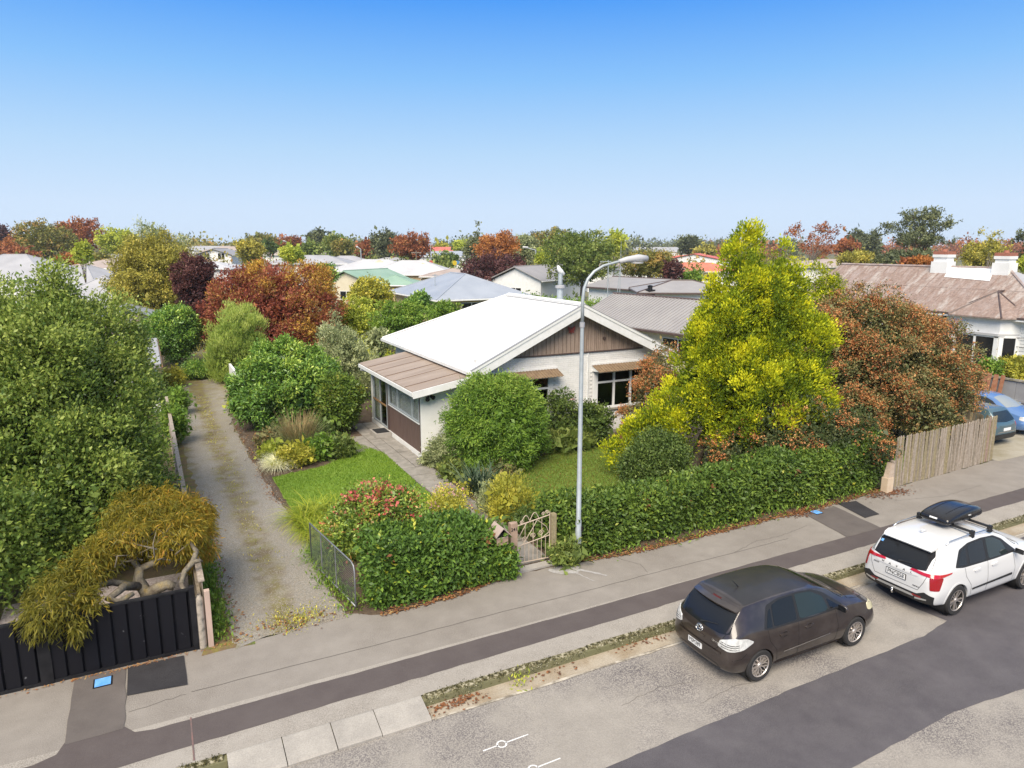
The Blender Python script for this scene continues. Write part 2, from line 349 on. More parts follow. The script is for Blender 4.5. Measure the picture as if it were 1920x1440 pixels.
def curve(fn, a, b, n): return [(a + (b - a) * i / n, fn(a + (b - a) * i / n)) for i in range(n + 1)]
sheet('road', [(-60, -12), (260, -12), (260, 10.4), (-60, 10.4)], RZ, M['road'])
sheet('road_reseal', [(-60, 6.1), (9, 6.28), (12, 6.4), (15, 6.1), (260, 6.1), (260, 10.18), (15.05, 10.18), (14.8, 9.4), (14.95, 8.35), (13.9, 8.2), (10, 8.16), (5, 8.03), (-60, 8.0)], RZ + .004, M['seal_new'], wob=.007, step=.2)
# gutter channel
sheet('gutter', [(-60, 10.33), (0.45, 10.33), (0.45, 10.82), (-60, 10.82)], RZ + .006, M['concrete_mossy'])
sheet('gutter', [(3.75, 10.36), (260, 10.3), (260, 10.82), (3.75, 10.82)], RZ + .006, mat('gutter_concrete', (.36, .31, .24), .9, c2=(.26, .2, .13), ns=1.8, n0=.42, n1=.7, fa=.2, fs=40, bump=.3), wob=.008, step=.3)
sheet('gutter_lip', [(3.8, 10.33), (12, 10.28), (60, 10.25), (60, 10.29), (12, 10.33), (3.8, 10.385)], RZ + .010, mat('gutter_lip', (.5, .45, .37), .9, c2=(.2, .17, .13), ns=3.5, n0=.4, n1=.6), wob=.01, step=.25, seed=8)
# kerb: old stone kerb in lengths
km = M['kerb'] = mat('lichen_kerb_stone', (.04, .036, .018), .95, c2=(.13, .115, .055), c3=(.36, .33, .24), ns=13, n0=.4, n1=.6, fa=.35, fs=30, bump=.9, bs=26)
def kerb_run(a, b):
    x = a
    root = thing('kerb', None, None, (a, 10.78, 0)); root['kind'] = 'structure'
    rr = random.Random(int(a * 7 + 90)); first = True
    while x < b - .2:
        L = min(rr.uniform(1.0, 1.35), b - x); q = MB()
        j = rr.uniform(-.012, .012); zt = .006 + rr.uniform(-.008, .008)
        n = 7
        for i in range(n):
            u0, u1 = x + .012 + (L - .024) * i / n, x + .012 + (L - .024) * (i + 1) / n
            def prof(u):
                e = .02 * math.sin(u * 9.1) + .015 * math.sin(u * 23.7)
                return [(u, 10.79 + j + e * .5, RZ - .03), (u, 10.785 + j + e * .8, -.07), (u, 10.80 + j + e * .6, zt - .025), (u, 10.83 + j * .5, zt), (u, 10.91, zt + .002), (u, 10.91, RZ - .03)]
            A, B = prof(u0), prof(u1)
            q.add(A + B, [(k, k + 1, k + 7, k + 6) for k in range(5)])
            if i == 0: q.add(A, [(0, 1, 2, 3, 4, 5)])
            if i == n - 1: q.add(B, [(0, 1, 2, 3, 4, 5)])
        P('kerb_stone', q, km, root, 'auto'); x += L
kerb_run(-4.5, .45); kerb_run(3.78, 46)
root = thing('vehicle_crossing', 'four pale concrete ramp slabs bridging the gutter at the driveway', 'crossing', (2.1, 10.5, 0))
for a, b in ((.5, 1.33), (1.345, 2.12), (2.135, 2.86), (2.875, 3.74)):
    q = MB(); d = random.uniform(-.012, .012)
    q.prism([(a, 10.34, RZ - .02), (a, 10.34, RZ + .035 + d), (a, 10.38, RZ + .06 + d), (a, 10.86, .012 + d * .4), (a, 10.89, .01), (a, 10.89, RZ - .02)], (b - a, 0, 0))
    P('ramp_slab', q, M['concrete'], root)
# footpath
def back(x):
    pts = [(-60, 14.4), (-2.9, 14.38), (.3, 14.32), (.62, 14.12), (1.5, 14.12), (2.3, 14.3), (3.3, 14.42), (3.9, 13.93), (5.6, 13.95), (7.4, 14.4), (9.4, 14.2), (10.5, 14.05), (13.4, 14.05), (16, 14.1), (17.2, 14.05), (21, 14.25), (27.6, 14.55), (60, 14.6), (260, 14.6)]
    for (a, ya), (b, yb) in zip(pts, pts[1:]):
        if a <= x <= b: return ya + (yb - ya) * (x - a) / (b - a)
    return 14.5
xs = [-60] + [x * .25 for x in range(-20, 125)] + [60, 260]
sheet('footpath', [(-60, 11.3), (260, 11.3)] + [(x, back(x) + .03 * math.sin(x * 5.3) + .02 * math.sin(x * 13.1)) for x in xs[::-1]], 0.0, M['footpath'])
sheet('kerbside_path', [(-60, 10.9), (260, 10.9), (260, 12.2), (-60, 12.2)], 0.004, M['kerb_path'])
lower = [(-60, 11.3), (-1, 11.33), (3, 11.4), (9, 11.48), (13.5, 11.56), (24, 11.6), (60, 11.6)]
upper = [(60, 12.35), (25.4, 12.28), (16.65, 12.22), (9.5, 12.15), (3.1, 12.09), (-.5, 12.06), (-.8, 12.12), (-.95, 12.35), (-1.8, 12.35), (-1.9, 12.1), (-2.2, 11.98), (-60, 11.95)]
sheet('footpath_trench', lower + upper, 0.008, M['strip'], wob=.007, step=.25, seed=4)
sheet('footpath_trench', [(-1.8, 12.3), (-.96, 12.3), (-.96, 14.25), (-1.8, 14.3)], 0.012, M['patch_brown'], wob=.01, step=.3, seed=5)
sheet('footpath_trench', [(17.0, 13.95), (16.6, 12.2), (18.05, 12.2), (18.3, 13.95)], 0.012, M['patch_brown'], wob=.012, step=.3, seed=6)
sheet('footpath_patch', [(-.93, 13.27), (.05, 13.13), (.04, 14.2), (-.93, 14.25)], 0.016, M['patch'], wob=.006, step=.3, seed=7)
sheet('footpath_patch', [(18.3, 12.9), (18.95, 12.9), (19.3, 13.98), (18.6, 14.1)], 0.016, M['patch'], wob=.006, step=.3, seed=8)
# the long joint between old footpath layers
q = MB()
for i in range(60):
    u0, u1 = .1 + i * .25, .1 + (i + 1) * .25
    f = lambda u: 12.87 + .012 * math.sin(u * 1.3) + .006 * math.sin(u * 7) + .005 * math.sin(u * 17)
    hw = .008
    q.add([(u0, f(u0) - hw, .0042), (u1, f(u1) - hw, .0042), (u1, f(u1) + hw, .0042), (u0, f(u0) + hw, .0042)], [(0, 1, 2, 3)])
tag(P('footpath_joint', q, M['ink2'] if 'ink2' in M else mat('dark_joint', (.1, .09, .08), .9)), kind='structure')
# pale cement splash by the gate
sheet('cement_spill', [(8.25, 14.18), (8.6, 14.25), (8.95, 14.15), (9.05, 13.9), (8.85, 13.7), (8.5, 13.78), (8.3, 14.0)], .006, mat('cement_spill', (.4, .39, .38), .9, c2=(.3, .28, .265), ns=9, fa=.2), wob=.03, step=.08, seed=3)
sheet('cement_spill', [(8.95, 13.85), (9.02, 13.88), (9.42, 13.3), (9.36, 13.27)], .0062, bpy.data.materials['cement_spill'], wob=.012, step=.1, seed=4)
sheet('cement_spill', [(8.78, 13.72), (8.83, 13.74), (8.98, 13.2), (8.95, 13.19)], .0062, bpy.data.materials['cement_spill'], wob=.01, step=.1, seed=5)
# yards
sheet('garden_bed', [(3.0, 13.85), (21.2, 13.95), (21.2, 40), (3.0, 40)], -.012, M['soil'])
sheet('yard', [(-60, 14.0), (.6, 14.0), (.6, 50), (8, 50), (8, 40), (28, 40), (28, 55), (-60, 55)], -.016, M['yard'])
sheet('stone_mulch', [(-3.4, 14.6), (.3, 14.6), (.3, 18.2), (-3.4, 18.2)], -.004, M['stones'])
sheet('driveway_verge', [(.35, 13.95), (1.35, 14.0), (1.2, 17), (1.3, 22), (1.4, 30), (1.6, 44), (.3, 44)], .002, M['verge'], wob=.06, step=.4)
sheet('driveway', [(.95, 14.02), (2.2, 14.25), (3.25, 14.34), (3.2, 16.6), (3.28, 20), (3.0, 26), (2.9, 31.9), (3.1, 37.6), (3.9, 43), (3.0, 46.5), (1.3, 46.5), (.95, 42), (.85, 36), (.8, 29), (.95, 22.9), (.85, 17.4)], .006, M['drive'], wob=.05, step=.3, seed=9)
lawnL = [(7.0, 27.95), (7.66, 25.84), (7.6, 20.8), (7.3, 18.4), (5.2, 17.3), (3.5, 19.0), (3.36, 22), (3.33, 24.7), (4.0, 24.9), (5.2, 25.2), (5.9, 25.8), (6.4, 26.8)]
lawnR = [(9.2, 15.3), (9.35, 17.4), (9.45, 19.6), (10.2, 21.0), (11.8, 22.3), (13.4, 22.8), (15.4, 22.75), (17, 21), (17, 15.3)]
sheet('lawn', lawnL, .02, M['lawn'], wob=.015, step=.2, seed=11)
sheet('lawn', lawnR, .02, M['lawn_dry'], wob=.015, step=.2, seed=12)
sheet('lawn', [(20.6, 15.2), (27.4, 15.2), (27.4, 21), (20.6, 21)], .01, M['lawn'], wob=.02, step=.3, seed=13)
sheet('lawn', [(6.2, 31.5), (8.2, 31.5), (8.6, 36), (6.5, 36)], .01, M['lawn'], wob=.02, step=.3, seed=14)
sheet('concrete_driveway', [(27.75, 14.4), (36, 14.4), (36, 28), (27.9, 28)], .004, M['drive_concrete'])
# garden path: cast slabs along the porch and down to the gate
root = thing('garden_path', None, None, (8.2, 22, 0)); root['kind'] = 'structure'
def slab(name, x0, x1, y0, y1, z, root, m, sk=0.0):
    q = MB(); e = .014; j = random.uniform(-.012, .012)
    q.slab([(x0 + e, y0 + e), (x1 - e, y0 + e), (x1 - e + sk, y1 - e), (x0 + e + sk, y1 - e)], -.03, z + j); return P(name, q, m, root)
yy = 30.8; k = 0
while yy > 18.6:
    L = [.95, 1.1, .9, 1.25, 1.0][k % 5]; k += 1
    x0, x1 = (7.62, 8.68) if yy > 21.6 else (7.66, 8.62)
    if yy > 24.2: slab('path_slab', x0, 8.15, yy - L, yy, .028, root, M['paver']); slab('path_slab', 8.15, x1, yy - L * .98, yy, .028, root, M['paver'])
    else: slab('path_slab', x0, x1, yy - L, yy, .028, root, M['paver'])
    yy -= L
for a, b in ((17.3, 18.55), (16.1, 17.25), (14.75, 16.05)): slab('path_slab', 7.55, 8.65, a, b, .03, root, M['paver'])
root = thing('paved_corner', None, None, (7, 27.5, 0)); root['kind'] = 'structure'
for i in range(3):
    for j in range(5):
        x0 = 6.05 + .52 * i; y0 = 26.55 + .5 * j - .18 * i
        if y0 < 26.9 and i == 0 and j == 0: continue
        slab('paving_slab', x0, x0 + .52, y0, y0 + .5, .022, root, M['paver'])
# lawn edging beside the house bed
q = MB(); q.tube([(9.9, 21.2, .03), (11.7, 22.55, .03), (13.4, 23.0, .03), (15.4, 22.95, .03)], .05, 6)
solo('lawn_edging', q, M['soil'], 'low dark timber edging between the olive lawn and the house bed', 'edging')
# road marks
q = MB()
def survey(q, cx, cy, rot):
    d = (math.cos(rot), math.sin(rot)); nn = (-d[1], d[0]); z = RZ + .0035
    for a, b in ((-.34, -.07), (.07, .5)):
        q.add([(cx + d[0] * t + nn[0] * s, cy + d[1] * t + nn[1] * s, z) for t, s in ((a, -.014), (b, -.012), (b, .012), (a, .014))], [(0, 1, 2, 3)])
    n = 20
    q.add([(cx + r * math.cos(2 * math.pi * i / n), cy + r * math.sin(2 * math.pi * i / n), z) for r in (.062, .09) for i in range(n)], [(i, (i + 1) % n, n + (i + 1) % n, n + i) for i in range(n)])
survey(q, 4.56, 9.28, .02); solo('survey_mark', q, M['mark_white'], 'white spray painted circle and line on the road, fully in view', 'road marking')
q = MB(); survey(q, 4.75, 8.55, .02); solo('survey_mark', q, M['mark_white'], 'white spray painted circle and line on the road, cut by the bottom picture edge', 'road marking')
q = MB(); q.add([(.02, 10.95, .013), (.045, 10.95, .013), (.06, 12.1, .013), (.035, 12.1, .013)], [(0, 1, 2, 3)])
solo('survey_line', q, M['mark_red'], 'faded red spray line across the dark footpath strip', 'marking')
for (x, y, s, lab) in ((-1.33, 13.92, .26, 'blue painted utility lid in front of the black fence'), (17.38, 13.86, .24, 'blue painted utility lid beside the long hedge'), (30.2, 13.9, .3, 'pale blue utility lid at the right hand driveway')):
    q = MB(); q.box(x - s * .6, x + s * .6, y - s * .6, y + s * .6, .0, .02); r0 = solo('utility_cover', q, M['black_paint'], lab, 'utility cover', 'blue utility lids in the footpath')
    q = MB(); q.box(x - s * .5, x + s * .5, y - s * .5, y + s * .5, .02, .028); l_ = link('lid', q.mesh('lid', M['blue_cover'], False, tuple(r0.location)), r0)

def crack(pts, seed, hw=.005, z=.0044):
    r = random.Random(seed); q = MB(); out = []
    for (x0, y0), (x1, y1) in zip(pts, pts[1:]):
        n = max(2, int(math.hypot(x1 - x0, y1 - y0) / .08))
        for i in range(n): t = i / n; out.append((x0 + (x1 - x0) * t + r.gauss(0, .012), y0 + (y1 - y0) * t + r.gauss(0, .012)))
    for (xa, ya), (xb, yb) in zip(out, out[1:]):
        L = math.hypot(xb - xa, yb - ya) or 1; nx, ny = -(yb - ya) / L * hw, (xb - xa) / L * hw; q.add([(xa - nx, ya - ny, z), (xb - nx, yb - ny, z), (xb + nx, yb + ny, z), (xa + nx, ya + ny, z)], [(0, 1, 2, 3)])
    tag(P('crack', q, bpy.data.materials['dark_joint']), kind='structure')
crack([(10.2, 14.0), (10.5, 13.4), (10.35, 12.88)], 1); crack([(13.1, 12.87), (14.2, 13.15), (15.1, 13.1), (16.4, 13.3)], 2); crack([(20.0, 14.1), (20.6, 13.4), (22.3, 13.0), (24.5, 13.1)], 3); crack([(-.9, 12.75), (.1, 12.87)], 4)
for i, (x, y) in enumerate(((6.9, 9.2), (8.2, 8.6))): crack([(x, y), (x + .9, y + .12), (x + 1.7, y - .05)], 10 + i, .004, RZ + .003)
# ---------------------------------------------------------------- walls with openings
def wall(mb, axis, c, t, u0, u1, z0, z1, holes=(), m=0):
    """axis 'Y': wall in plane y=c..c+t spanning x; axis 'X': plane x=c..c+t spanning y"""
    us = sorted({u0, u1, *[h[0] for h in holes], *[h[1] for h in holes]}); zs = sorted({z0, z1, *[h[2] for h in holes], *[h[3] for h in holes]})
    for a, b in zip(us, us[1:]):
        for p, q in zip(zs, zs[1:]):
            if any(h[0] - 1e-6 <= a and b <= h[1] + 1e-6 and h[2] - 1e-6 <= p and q <= h[3] + 1e-6 for h in holes): continue
            if axis == 'Y': mb.box(a, b, c, c + t, p, q, m)
            else: mb.box(c, c + t, a, b, p, q, m)
def window(root, axis, c, out, u0, u1, z0, z1, cols, trans=None, fw=.07, m=None, gm=None, depth=.07, curtain=None, sill=True):
    """framed window in plane c; out = +-1 direction the frame stands proud; cols = list of column split fractions"""
    m = m or M['trim_white']; gm = gm or M['glass']; fr = MB()
    def bx(q, a, b, p, r, d0, d1, mi=0):
        lo, hi = sorted((c + out * d0, c + out * d1))
        if axis == 'Y': q.box(a, b, lo, hi, p, r, mi)
        else: q.box(lo, hi, a, b, p, r, mi)
    bx(fr, u0, u0 + fw, z0, z1, -depth, .035); bx(fr, u1 - fw, u1, z0, z1, -depth, .035)
    bx(fr, u0 + fw, u1 - fw, z0, z0 + fw, -depth, .033); bx(fr, u0 + fw, u1 - fw, z1 - fw, z1, -depth, .033)
    us = [u0 + fw] + [u0 + (u1 - u0) * f for f in cols] + [u1 - fw]
    for u in us[1:-1]: bx(fr, u - fw * .5, u + fw * .5, z0 + fw, z1 - fw, -depth, .03)
    zs = [z0 + fw] + ([z0 + (z1 - z0) * trans] if trans else []) + [z1 - fw]
    if trans:
        for a, b in zip(us, us[1:]): bx(fr, a + (fw * .5 if a != us[0] else 0), b - (fw * .5 if b != us[-1] else 0), zs[1] - fw * .45, zs[1] + fw * .45, -depth, .028)
    f = P('window', fr, m, root)
    for a, b in zip(us, us[1:]):
        for p, r in zip(zs, zs[1:]):
            q = MB(); bx(q, a - .005, b + .005, p - .005, r + .005, -depth * .5, -depth * .5 + .006)
            o = link('pane', q.mesh('pane', gm, False, org_of(root)), f)
    if sill:
        q = MB(); bx(q, u0 - .08, u1 + .08, z0 - .07, z0 - .005, -.02, .11); link('sill', q.mesh('sill', M['paver'], False, org_of(root)), f)
    if curtain:
        q = MB(); n = int((u1 - u0) / .035); vs_ = []
        for i in range(n + 1):
            u = u0 + (u1 - u0) * i / n; d = -depth - .06 + .022 * math.sin(i * 1.1) + .01 * math.sin(i * .37)
            for z in (z0, z1): vs_.append((u, c + out * d, z) if axis == 'Y' else (c + out * d, u, z))
        q.add(vs_, [(2 * i, 2 * i + 1, 2 * i + 3, 2 * i + 2) for i in range(n)])
        link('curtain', q.mesh('curtain', curtain, True, org_of(root)), f)
    return f

# ---------------------------------------------------------------- the white cottage
hx0, hx1, hy0, hy1 = 10.95, 19.9, 24.4, 34.3
AX, AZ, EZ = 15.43, 5.52, 3.22; EL, ER = 10.5, 20.36; SL = (AZ - EZ) / (AX - EL)
house = thing('cottage', 'white painted brick cottage with white gable roof and brown boarded gable', 'house', (15.4, 29, 0))
wr = (16.42, 19.12, 1.12, 2.74); wl = (11.7, 14.2, 1.12, 2.74)
q = MB(); wall(q, 'Y', hy0, .2, hx0, hx1, 0, 3.62, [wr, wl]); wall(q, 'X', hx1 - .2, .2, hy0 + .2, hy1, 0, EZ); wall(q, 'Y', hy1 - .2, .2, hx0 + .2, hx1 - .2, 0, EZ); wall(q, 'X', hx0, .2, hy0 + .2, hy1, 0, EZ)
P('wall', q, M['mortar_white'], house)
q = MB(); q.box(hx0 + .21, hx1 - .21, hy0 + .21, hy1 - .21, .3, .32); q.box(hx0 + .21, hx1 - .21, 27.8, 27.9, .33, 3.1); P('floor', q, M['interior'], house)
# bricks of the front wall, slightly proud
q = MB(); rb = random.Random(5); c_h, b_l = .083, .235
row = 0; z = .14
while z + c_h < 3.6:
    x = hx0 + (0 if row % 2 == 0 else -b_l / 2)
    while x < hx1:
        a, b = max(x + .005, hx0), min(x + b_l - .005, hx1); p, r = z + .005, z + c_h - .005
        bad = any(a < h[1] + .1 and b > h[0] - .1 and p < h[3] + .02 and r > h[2] - .1 for h in (wr, wl))
        if b - a > .03 and not bad:
            y = hy0 - .009 - rb.random() * .006
            q.add([(a, y, p), (b, y, p), (b, y, r), (a, y, r), (a - .003, hy0 + .001, p - .003), (b + .003, hy0 + .001, p - .003), (b + .003, hy0 + .001, r + .003), (a - .003, hy0 + .001, r + .003)],
                  [(0, 1, 2, 3), (0, 4, 5, 1), (1, 5, 6, 2), (2, 6, 7, 3), (3, 7, 4, 0)])
        x += b_l
    z += c_h; row += 1
P('brickwork', q, M['brick_white'], house, kind='stuff')
q = MB(); q.box(hx0, hx1, hy0 - .03, hy0 - .003, 0.0, .13); P('plinth', q, M['paver'], house)
def rz_(x): return AZ - SL * abs(x - AX)
# roof
ye, yr, yb = 23.92, 30.5, 34.9
q = MB(); T = .07
def roof_poly(q, pts): q.prism(pts, (0, 0, T))
roof_poly(q, [(EL, ye, EZ), (AX, ye, AZ), (AX, yr, AZ), (EL, yb, EZ)])
q2 = MB(); roof_poly(q2, [(ER, ye, EZ), (ER, yb, EZ), (AX, yr, AZ), (AX, ye, AZ)])
q3 = MB(); roof_poly(q3, [(EL, yb, EZ), (AX, yr, AZ), (ER, yb, EZ)])
roof = P('roof', q, M['roof_white'], house); P('roof', q2, M['roof_white'], house); P('roof', q3, M['roof_white'], house)
# sheet laps on the front-left slope: low ribs, same paint
q = MB()
for i in range(1, 13):
    y = ye + i * .76
    xe = EL if y < 34 else EL + .4
    x2 = AX if y < yr else AX - (y - yr) / (yb - yr) * (AX - EL)
    if x2 - xe > .3: q.prism([(xe, y, rz_(xe) + T), (x2 - .1, y, rz_(x2 - .1) + T), (x2 - .1, y, rz_(x2 - .1) + T + .008), (xe, y, rz_(xe) + T + .008)], (0, .03, 0))
link('sheet_lap', q.mesh('sheet_lap', M['roof_white'], False, org_of(house)), roof)
q = MB(); q.tube([(AX, ye - .02, AZ + T + .01), (AX, yr, AZ + T + .01)], .085, 8); P('ridge_cap', q, M['trim_white'], house)
for sx in (EL, ER):
    q = MB(); q.tube([(AX, yr, AZ + T), (sx, yb, EZ + T)], .07, 8); P('hip_cap', q, M['trim_white'], house)
q = MB(); q.tube([(AX - .16, ye, AZ + T - .05), (AX - .16, yr, AZ + T - .05)], .022, 6); q.tube([(AX - .12, yr + .1, AZ + T - .02), (EL + .02, yb - .16, EZ + T + .02)], .022, 6)
P('flashing', q, M['grey_line'], house)
for sgn, ex in ((-1, EL), (1, ER)):
    q = MB(); q.prism([(AX, ye - .06, AZ + T + .015), (ex, ye - .06, EZ + T + .015), (ex, ye - .06, EZ - .36), (AX, ye - .06, AZ - .36)], (0, .055, 0)); P('bargeboard', q, M['trim_white'], house)
    q = MB(); q.prism([(AX, ye - .085, AZ + T + .03), (ex, ye - .085, EZ + T + .03), (ex, ye - .085, EZ - .02), (AX, ye - .085, AZ - .02)], (0, .024, 0)); P('barge_trim', q, M['white'], house)
    q = MB(); q.prism([(AX, ye - .092, AZ + T + .045), (ex, ye - .092, EZ + T + .045), (ex, ye - .092, EZ + T + .015), (AX, ye - .092, AZ + T + .015)], (0, .12, 0)); P('barge_flashing', q, M['grey_line'], house)
    q = MB(); q.prism([(AX, ye, AZ - .3), (ex, ye, EZ - .3), (ex, ye, EZ - .27), (AX, ye, AZ - .27)], (0, .48, 0)); P('soffit', q, M['trim_white'], house)
q = MB(); q.box(EL - .12, EL + .0, ye + .05, yb, EZ - .06, EZ + .06); q.box(EL - .11, EL - .01, ye + .06, yb - .01, EZ + .06, EZ + .062, 0); P('gutter', q, M['trim_white'], house)
q = MB(); q.box(EL + .02, hx0 + .1, ye + .5, yb - .2, EZ - .1, EZ - .07); P('soffit', q, M['trim_white'], house)
# gable boards
zb = 3.62; x = 12.15; rb = random.Random(3)
gx1 = 18.72
q = MB(); q.prism([(AX - (AZ - .3 - zb) / SL, hy0 - .012, zb), (AX + (AZ - .3 - zb) / SL, hy0 - .012, zb), (AX, hy0 - .012, AZ - .3)], (0, .15, 0)); P('gable_backing', q, M['dark_brown'], house)
x = AX - (AZ - .3 - zb) / SL + .1
while x < AX + (AZ - .3 - zb) / SL - .12:
    wdt = .19 if x < 15.6 else rb.choice([.1, .12, .19, .09])
    zt = [max(zb + .02, rz_(u) - .31) for u in (x, x + wdt - .022)]
    q = MB(); d = rb.uniform(.028, .042)
    pts = [(x, hy0 - .012 - d, zb), (x + wdt - .022, hy0 - .012 - d, zb), (x + wdt - .022, hy0 - .012 - d, zt[1])] 
    if x < AX < x + wdt: pts.append((AX, hy0 - .012 - d, rz_(AX) - .31))
    pts.append((x, hy0 - .012 - d, zt[0]))
    q.prism(pts, (0, d - .002, 0)); P('cladding_board', q, M['brown_board'], house); x += wdt
q = MB(); q.box(12.1, 18.75, hy0 - .075, hy0 + .02, zb - .045, zb); P('gable_sill', q, M['dark_brown'], house)
# small wrought ornaments on the boards
q = MB()
for s in (-1, 1):
    q.prism([(15.12 + s * .015, hy0 - .1, 4.62), (15.12 + s * .16, hy0 - .13, 4.72), (15.12 + s * .17, hy0 - .13, 4.6), (15.12 + s * .1, hy0 - .12, 4.5), (15.12 + s * .13, hy0 - .12, 4.42), (15.12 + s * .015, hy0 - .1, 4.47)], (0, .012, 0))
q.tube([(15.12, hy0 - .1, 4.4), (15.12, hy0 - .1, 4.66)], .015, 6)
solo('wall_ornament', q, mat('rust_red_metal', (.25, .05, .04), .6), 'small rust red butterfly ornament fixed on the brown gable boards', 'ornament')
q = MB(); q.lathe([(0, -.0), (.07, .0), (.075, .04), (0, .045)], (16.75, hy0 - .1, 4.12), 'Y', 10); P('vent', q, M['dark_brown'], house)
# front windows with hoods
window(house, 'Y', hy0, -1, *wr, (.34, .66), .7, .085)
window(house, 'Y', hy0, -1, *wl, (.34, .66), .7, .085)
for x0, x1 in ((16.42, 19.12), (11.7, 14.2)):
    q = MB(); q.box(x0 - .14, x0 - .002, hy0 - .035, hy0 + .03, .98, 2.8); q.box(x1 + .002, x1 + .14, hy0 - .035, hy0 + .03, .98, 2.8); q.box(x0 - .14, x1 + .14, hy0 - .04, hy0 + .03, 2.75, 2.86); P('window_surround', q, M['trim_white'], house)
    a0, a1 = x0 - .22, x1 + .3; hood = MB(); n = 22
    for i in range(n):
        u, v_ = a0 + (a1 - a0) * i / n, a0 + (a1 - a0) * (i + 1) / n
        for s0, s1, h in ((0, .7, .0), (.7, 1, .022)):
            p0, p1 = u + (v_ - u) * s0, u + (v_ - u) * s1
            hood.prism([(p0, hy0 - .02, 3.03 + h), (p1, hy0 - .02, 3.03 + h), (p1 + (.02), hy0 - .56, 2.8 + h), (p0 + .02, hy0 - .56, 2.8 + h)], (0, 0, -.02))
    f = P('window_hood', hood, M['awning'], house)
    q = MB(); q.box(a0, a1, hy0 - .06, hy0 - .017, 3.02, 3.1)
    for e in (a0 + .03, a1 - .05): q.prism([(e, hy0 - .02, 3.0), (e, hy0 - .5, 2.8), (e, hy0 - .02, 2.76)], (.03, 0, 0))
    link('hood_frame', q.mesh('hood_frame', M['trim_white'], False, org_of(house)), f)
q = MB(); q.tube([(15.98, hy0 - .045, .1), (15.98, hy0 - .045, 3.55)], .022, 6); q.box(15.95, 16.01, hy0 - .05, hy0 - .012, 3.35, 3.4); q.box(15.93, 16.03, hy0 - .05, hy0 - .012, 1.6, 1.64); P('conduit', q, M['trim_white'], house)
# flue
fx, fy = 17.15, 28.6; fz = rz_(fx)
q = MB(); q.lathe([(.15, fz - .1), (.15, 6.0)], (fx, fy, 0), 'Z', 14); q.lathe([(.0, 6.0), (.15, 6.0)], (fx, fy, 0), 'Z', 14); flue = P('flue', q, M['galv'], house, 'auto')
q = MB(); q.lathe([(.15, 5.93), (.23, 5.96), (.23, 6.06), (.15, 6.09)], (fx, fy, 0), 'Z', 14); link('flue_collar', q.mesh('flue_collar', M['iron_pale'], 'auto', org_of(house)), flue)
q = MB(); q.lathe([(.105, 6.05), (.105, 6.62), (0, 6.62)], (fx, fy, 0), 'Z', 12); link('flue_top', q.mesh('flue_top', M['galv'], 'auto', org_of(house)), flue)
q = MB(); q.tube([(fx - .14, fy, 6.98), (fx - .08, fy, 6.84), (fx + .02, fy, 6.72), (fx + .13, fy, 6.64), (fx + .24, fy, 6.6)], [.05, .1, .12, .08, .03], 10); q.tube([(fx, fy, 6.6), (fx, fy, 6.7)], .03, 6); link('flue_cowl', q.mesh('flue_cowl', M['white'], True, org_of(house)), flue)

# ---- porch (part of the cottage)
px0, px1, py0, py1 = 8.7, 10.95, 24.4, 31.0
for yw in (py0 + .004, py1 - .12):
    q = MB(); q.prism([(px0 + .101, yw, .12), (px1 - .002, yw, .12), (px1 - .002, yw, 2.95), (px0 + .101, yw, 2.66)], (0, .12, 0)); P('porch_wall', q, M['white'], house)
for y0_, y1_ in ((py0, py0 + .14), (py1 - .3, py1)):
    q = MB(); q.box(px0, px0 + .1, y0_, y1_, .1, 2.58); P('corner_post', q, M['white'], house)
q = MB(); q.box(px0 - .02, px0 + .14, py0 - .02, py1, 0, .2); q.box(px0 + .14, px1, py0 - .015, py0 + .1, 0, .119); P('porch_plinth', q, M['trim_white'], house)
q = MB(); q.box(px0 + .1, px1 - .02, py0 + .13, py1 - .13, .15, .2); q.box(px1 - .06, px1 - .01, py0 + .13, py1 - .13, .2, 2.8); P('porch_floor', q, M['interior'], house)
# side wall: boards below, windows above
q = MB(); q.box(px0 + .035, px0 + .1, 24.54, 28.42, .2, 1.36); P('porch_panel', q, M['dark_brown'], house)
y = 24.58
while y < 28.36:
    q = MB(); q.box(px0 + .006, px0 + .034, y, y + .125, .2, 1.34); P('cladding_board', q, M['brown_board2'] if 'brown_board2' in M else M.setdefault('brown_board2', mat('plum_brown_boards', (.105, .068, .058), .6, c2=(.14, .095, .08), ns=4, stretch=(3, 3, .3))), house); y += .165
q = MB(); q.box(px0 - .01, px0 + .1, 28.42, 28.62, .2, 2.56); q.box(px0 - .006, px0 + .1, 24.5, 30.7, 2.46, 2.58); q.box(px0 - .008, px0 + .1, 24.5, 24.58, .2, 2.46); P('porch_frame', q, M['dark_brown'], house)
window(house, 'X', px0, -1, 24.6, 28.4, 1.36, 2.45, (.22, .69), None, .045, M['galv'], M['glass_clear'], .06, M['curtain'], False)
q = MB(); q.box(px0 - .03, px0 + .06, 24.58, 28.42, 1.3, 1.356); P('window_ledge', q, M['trim_white'], house)
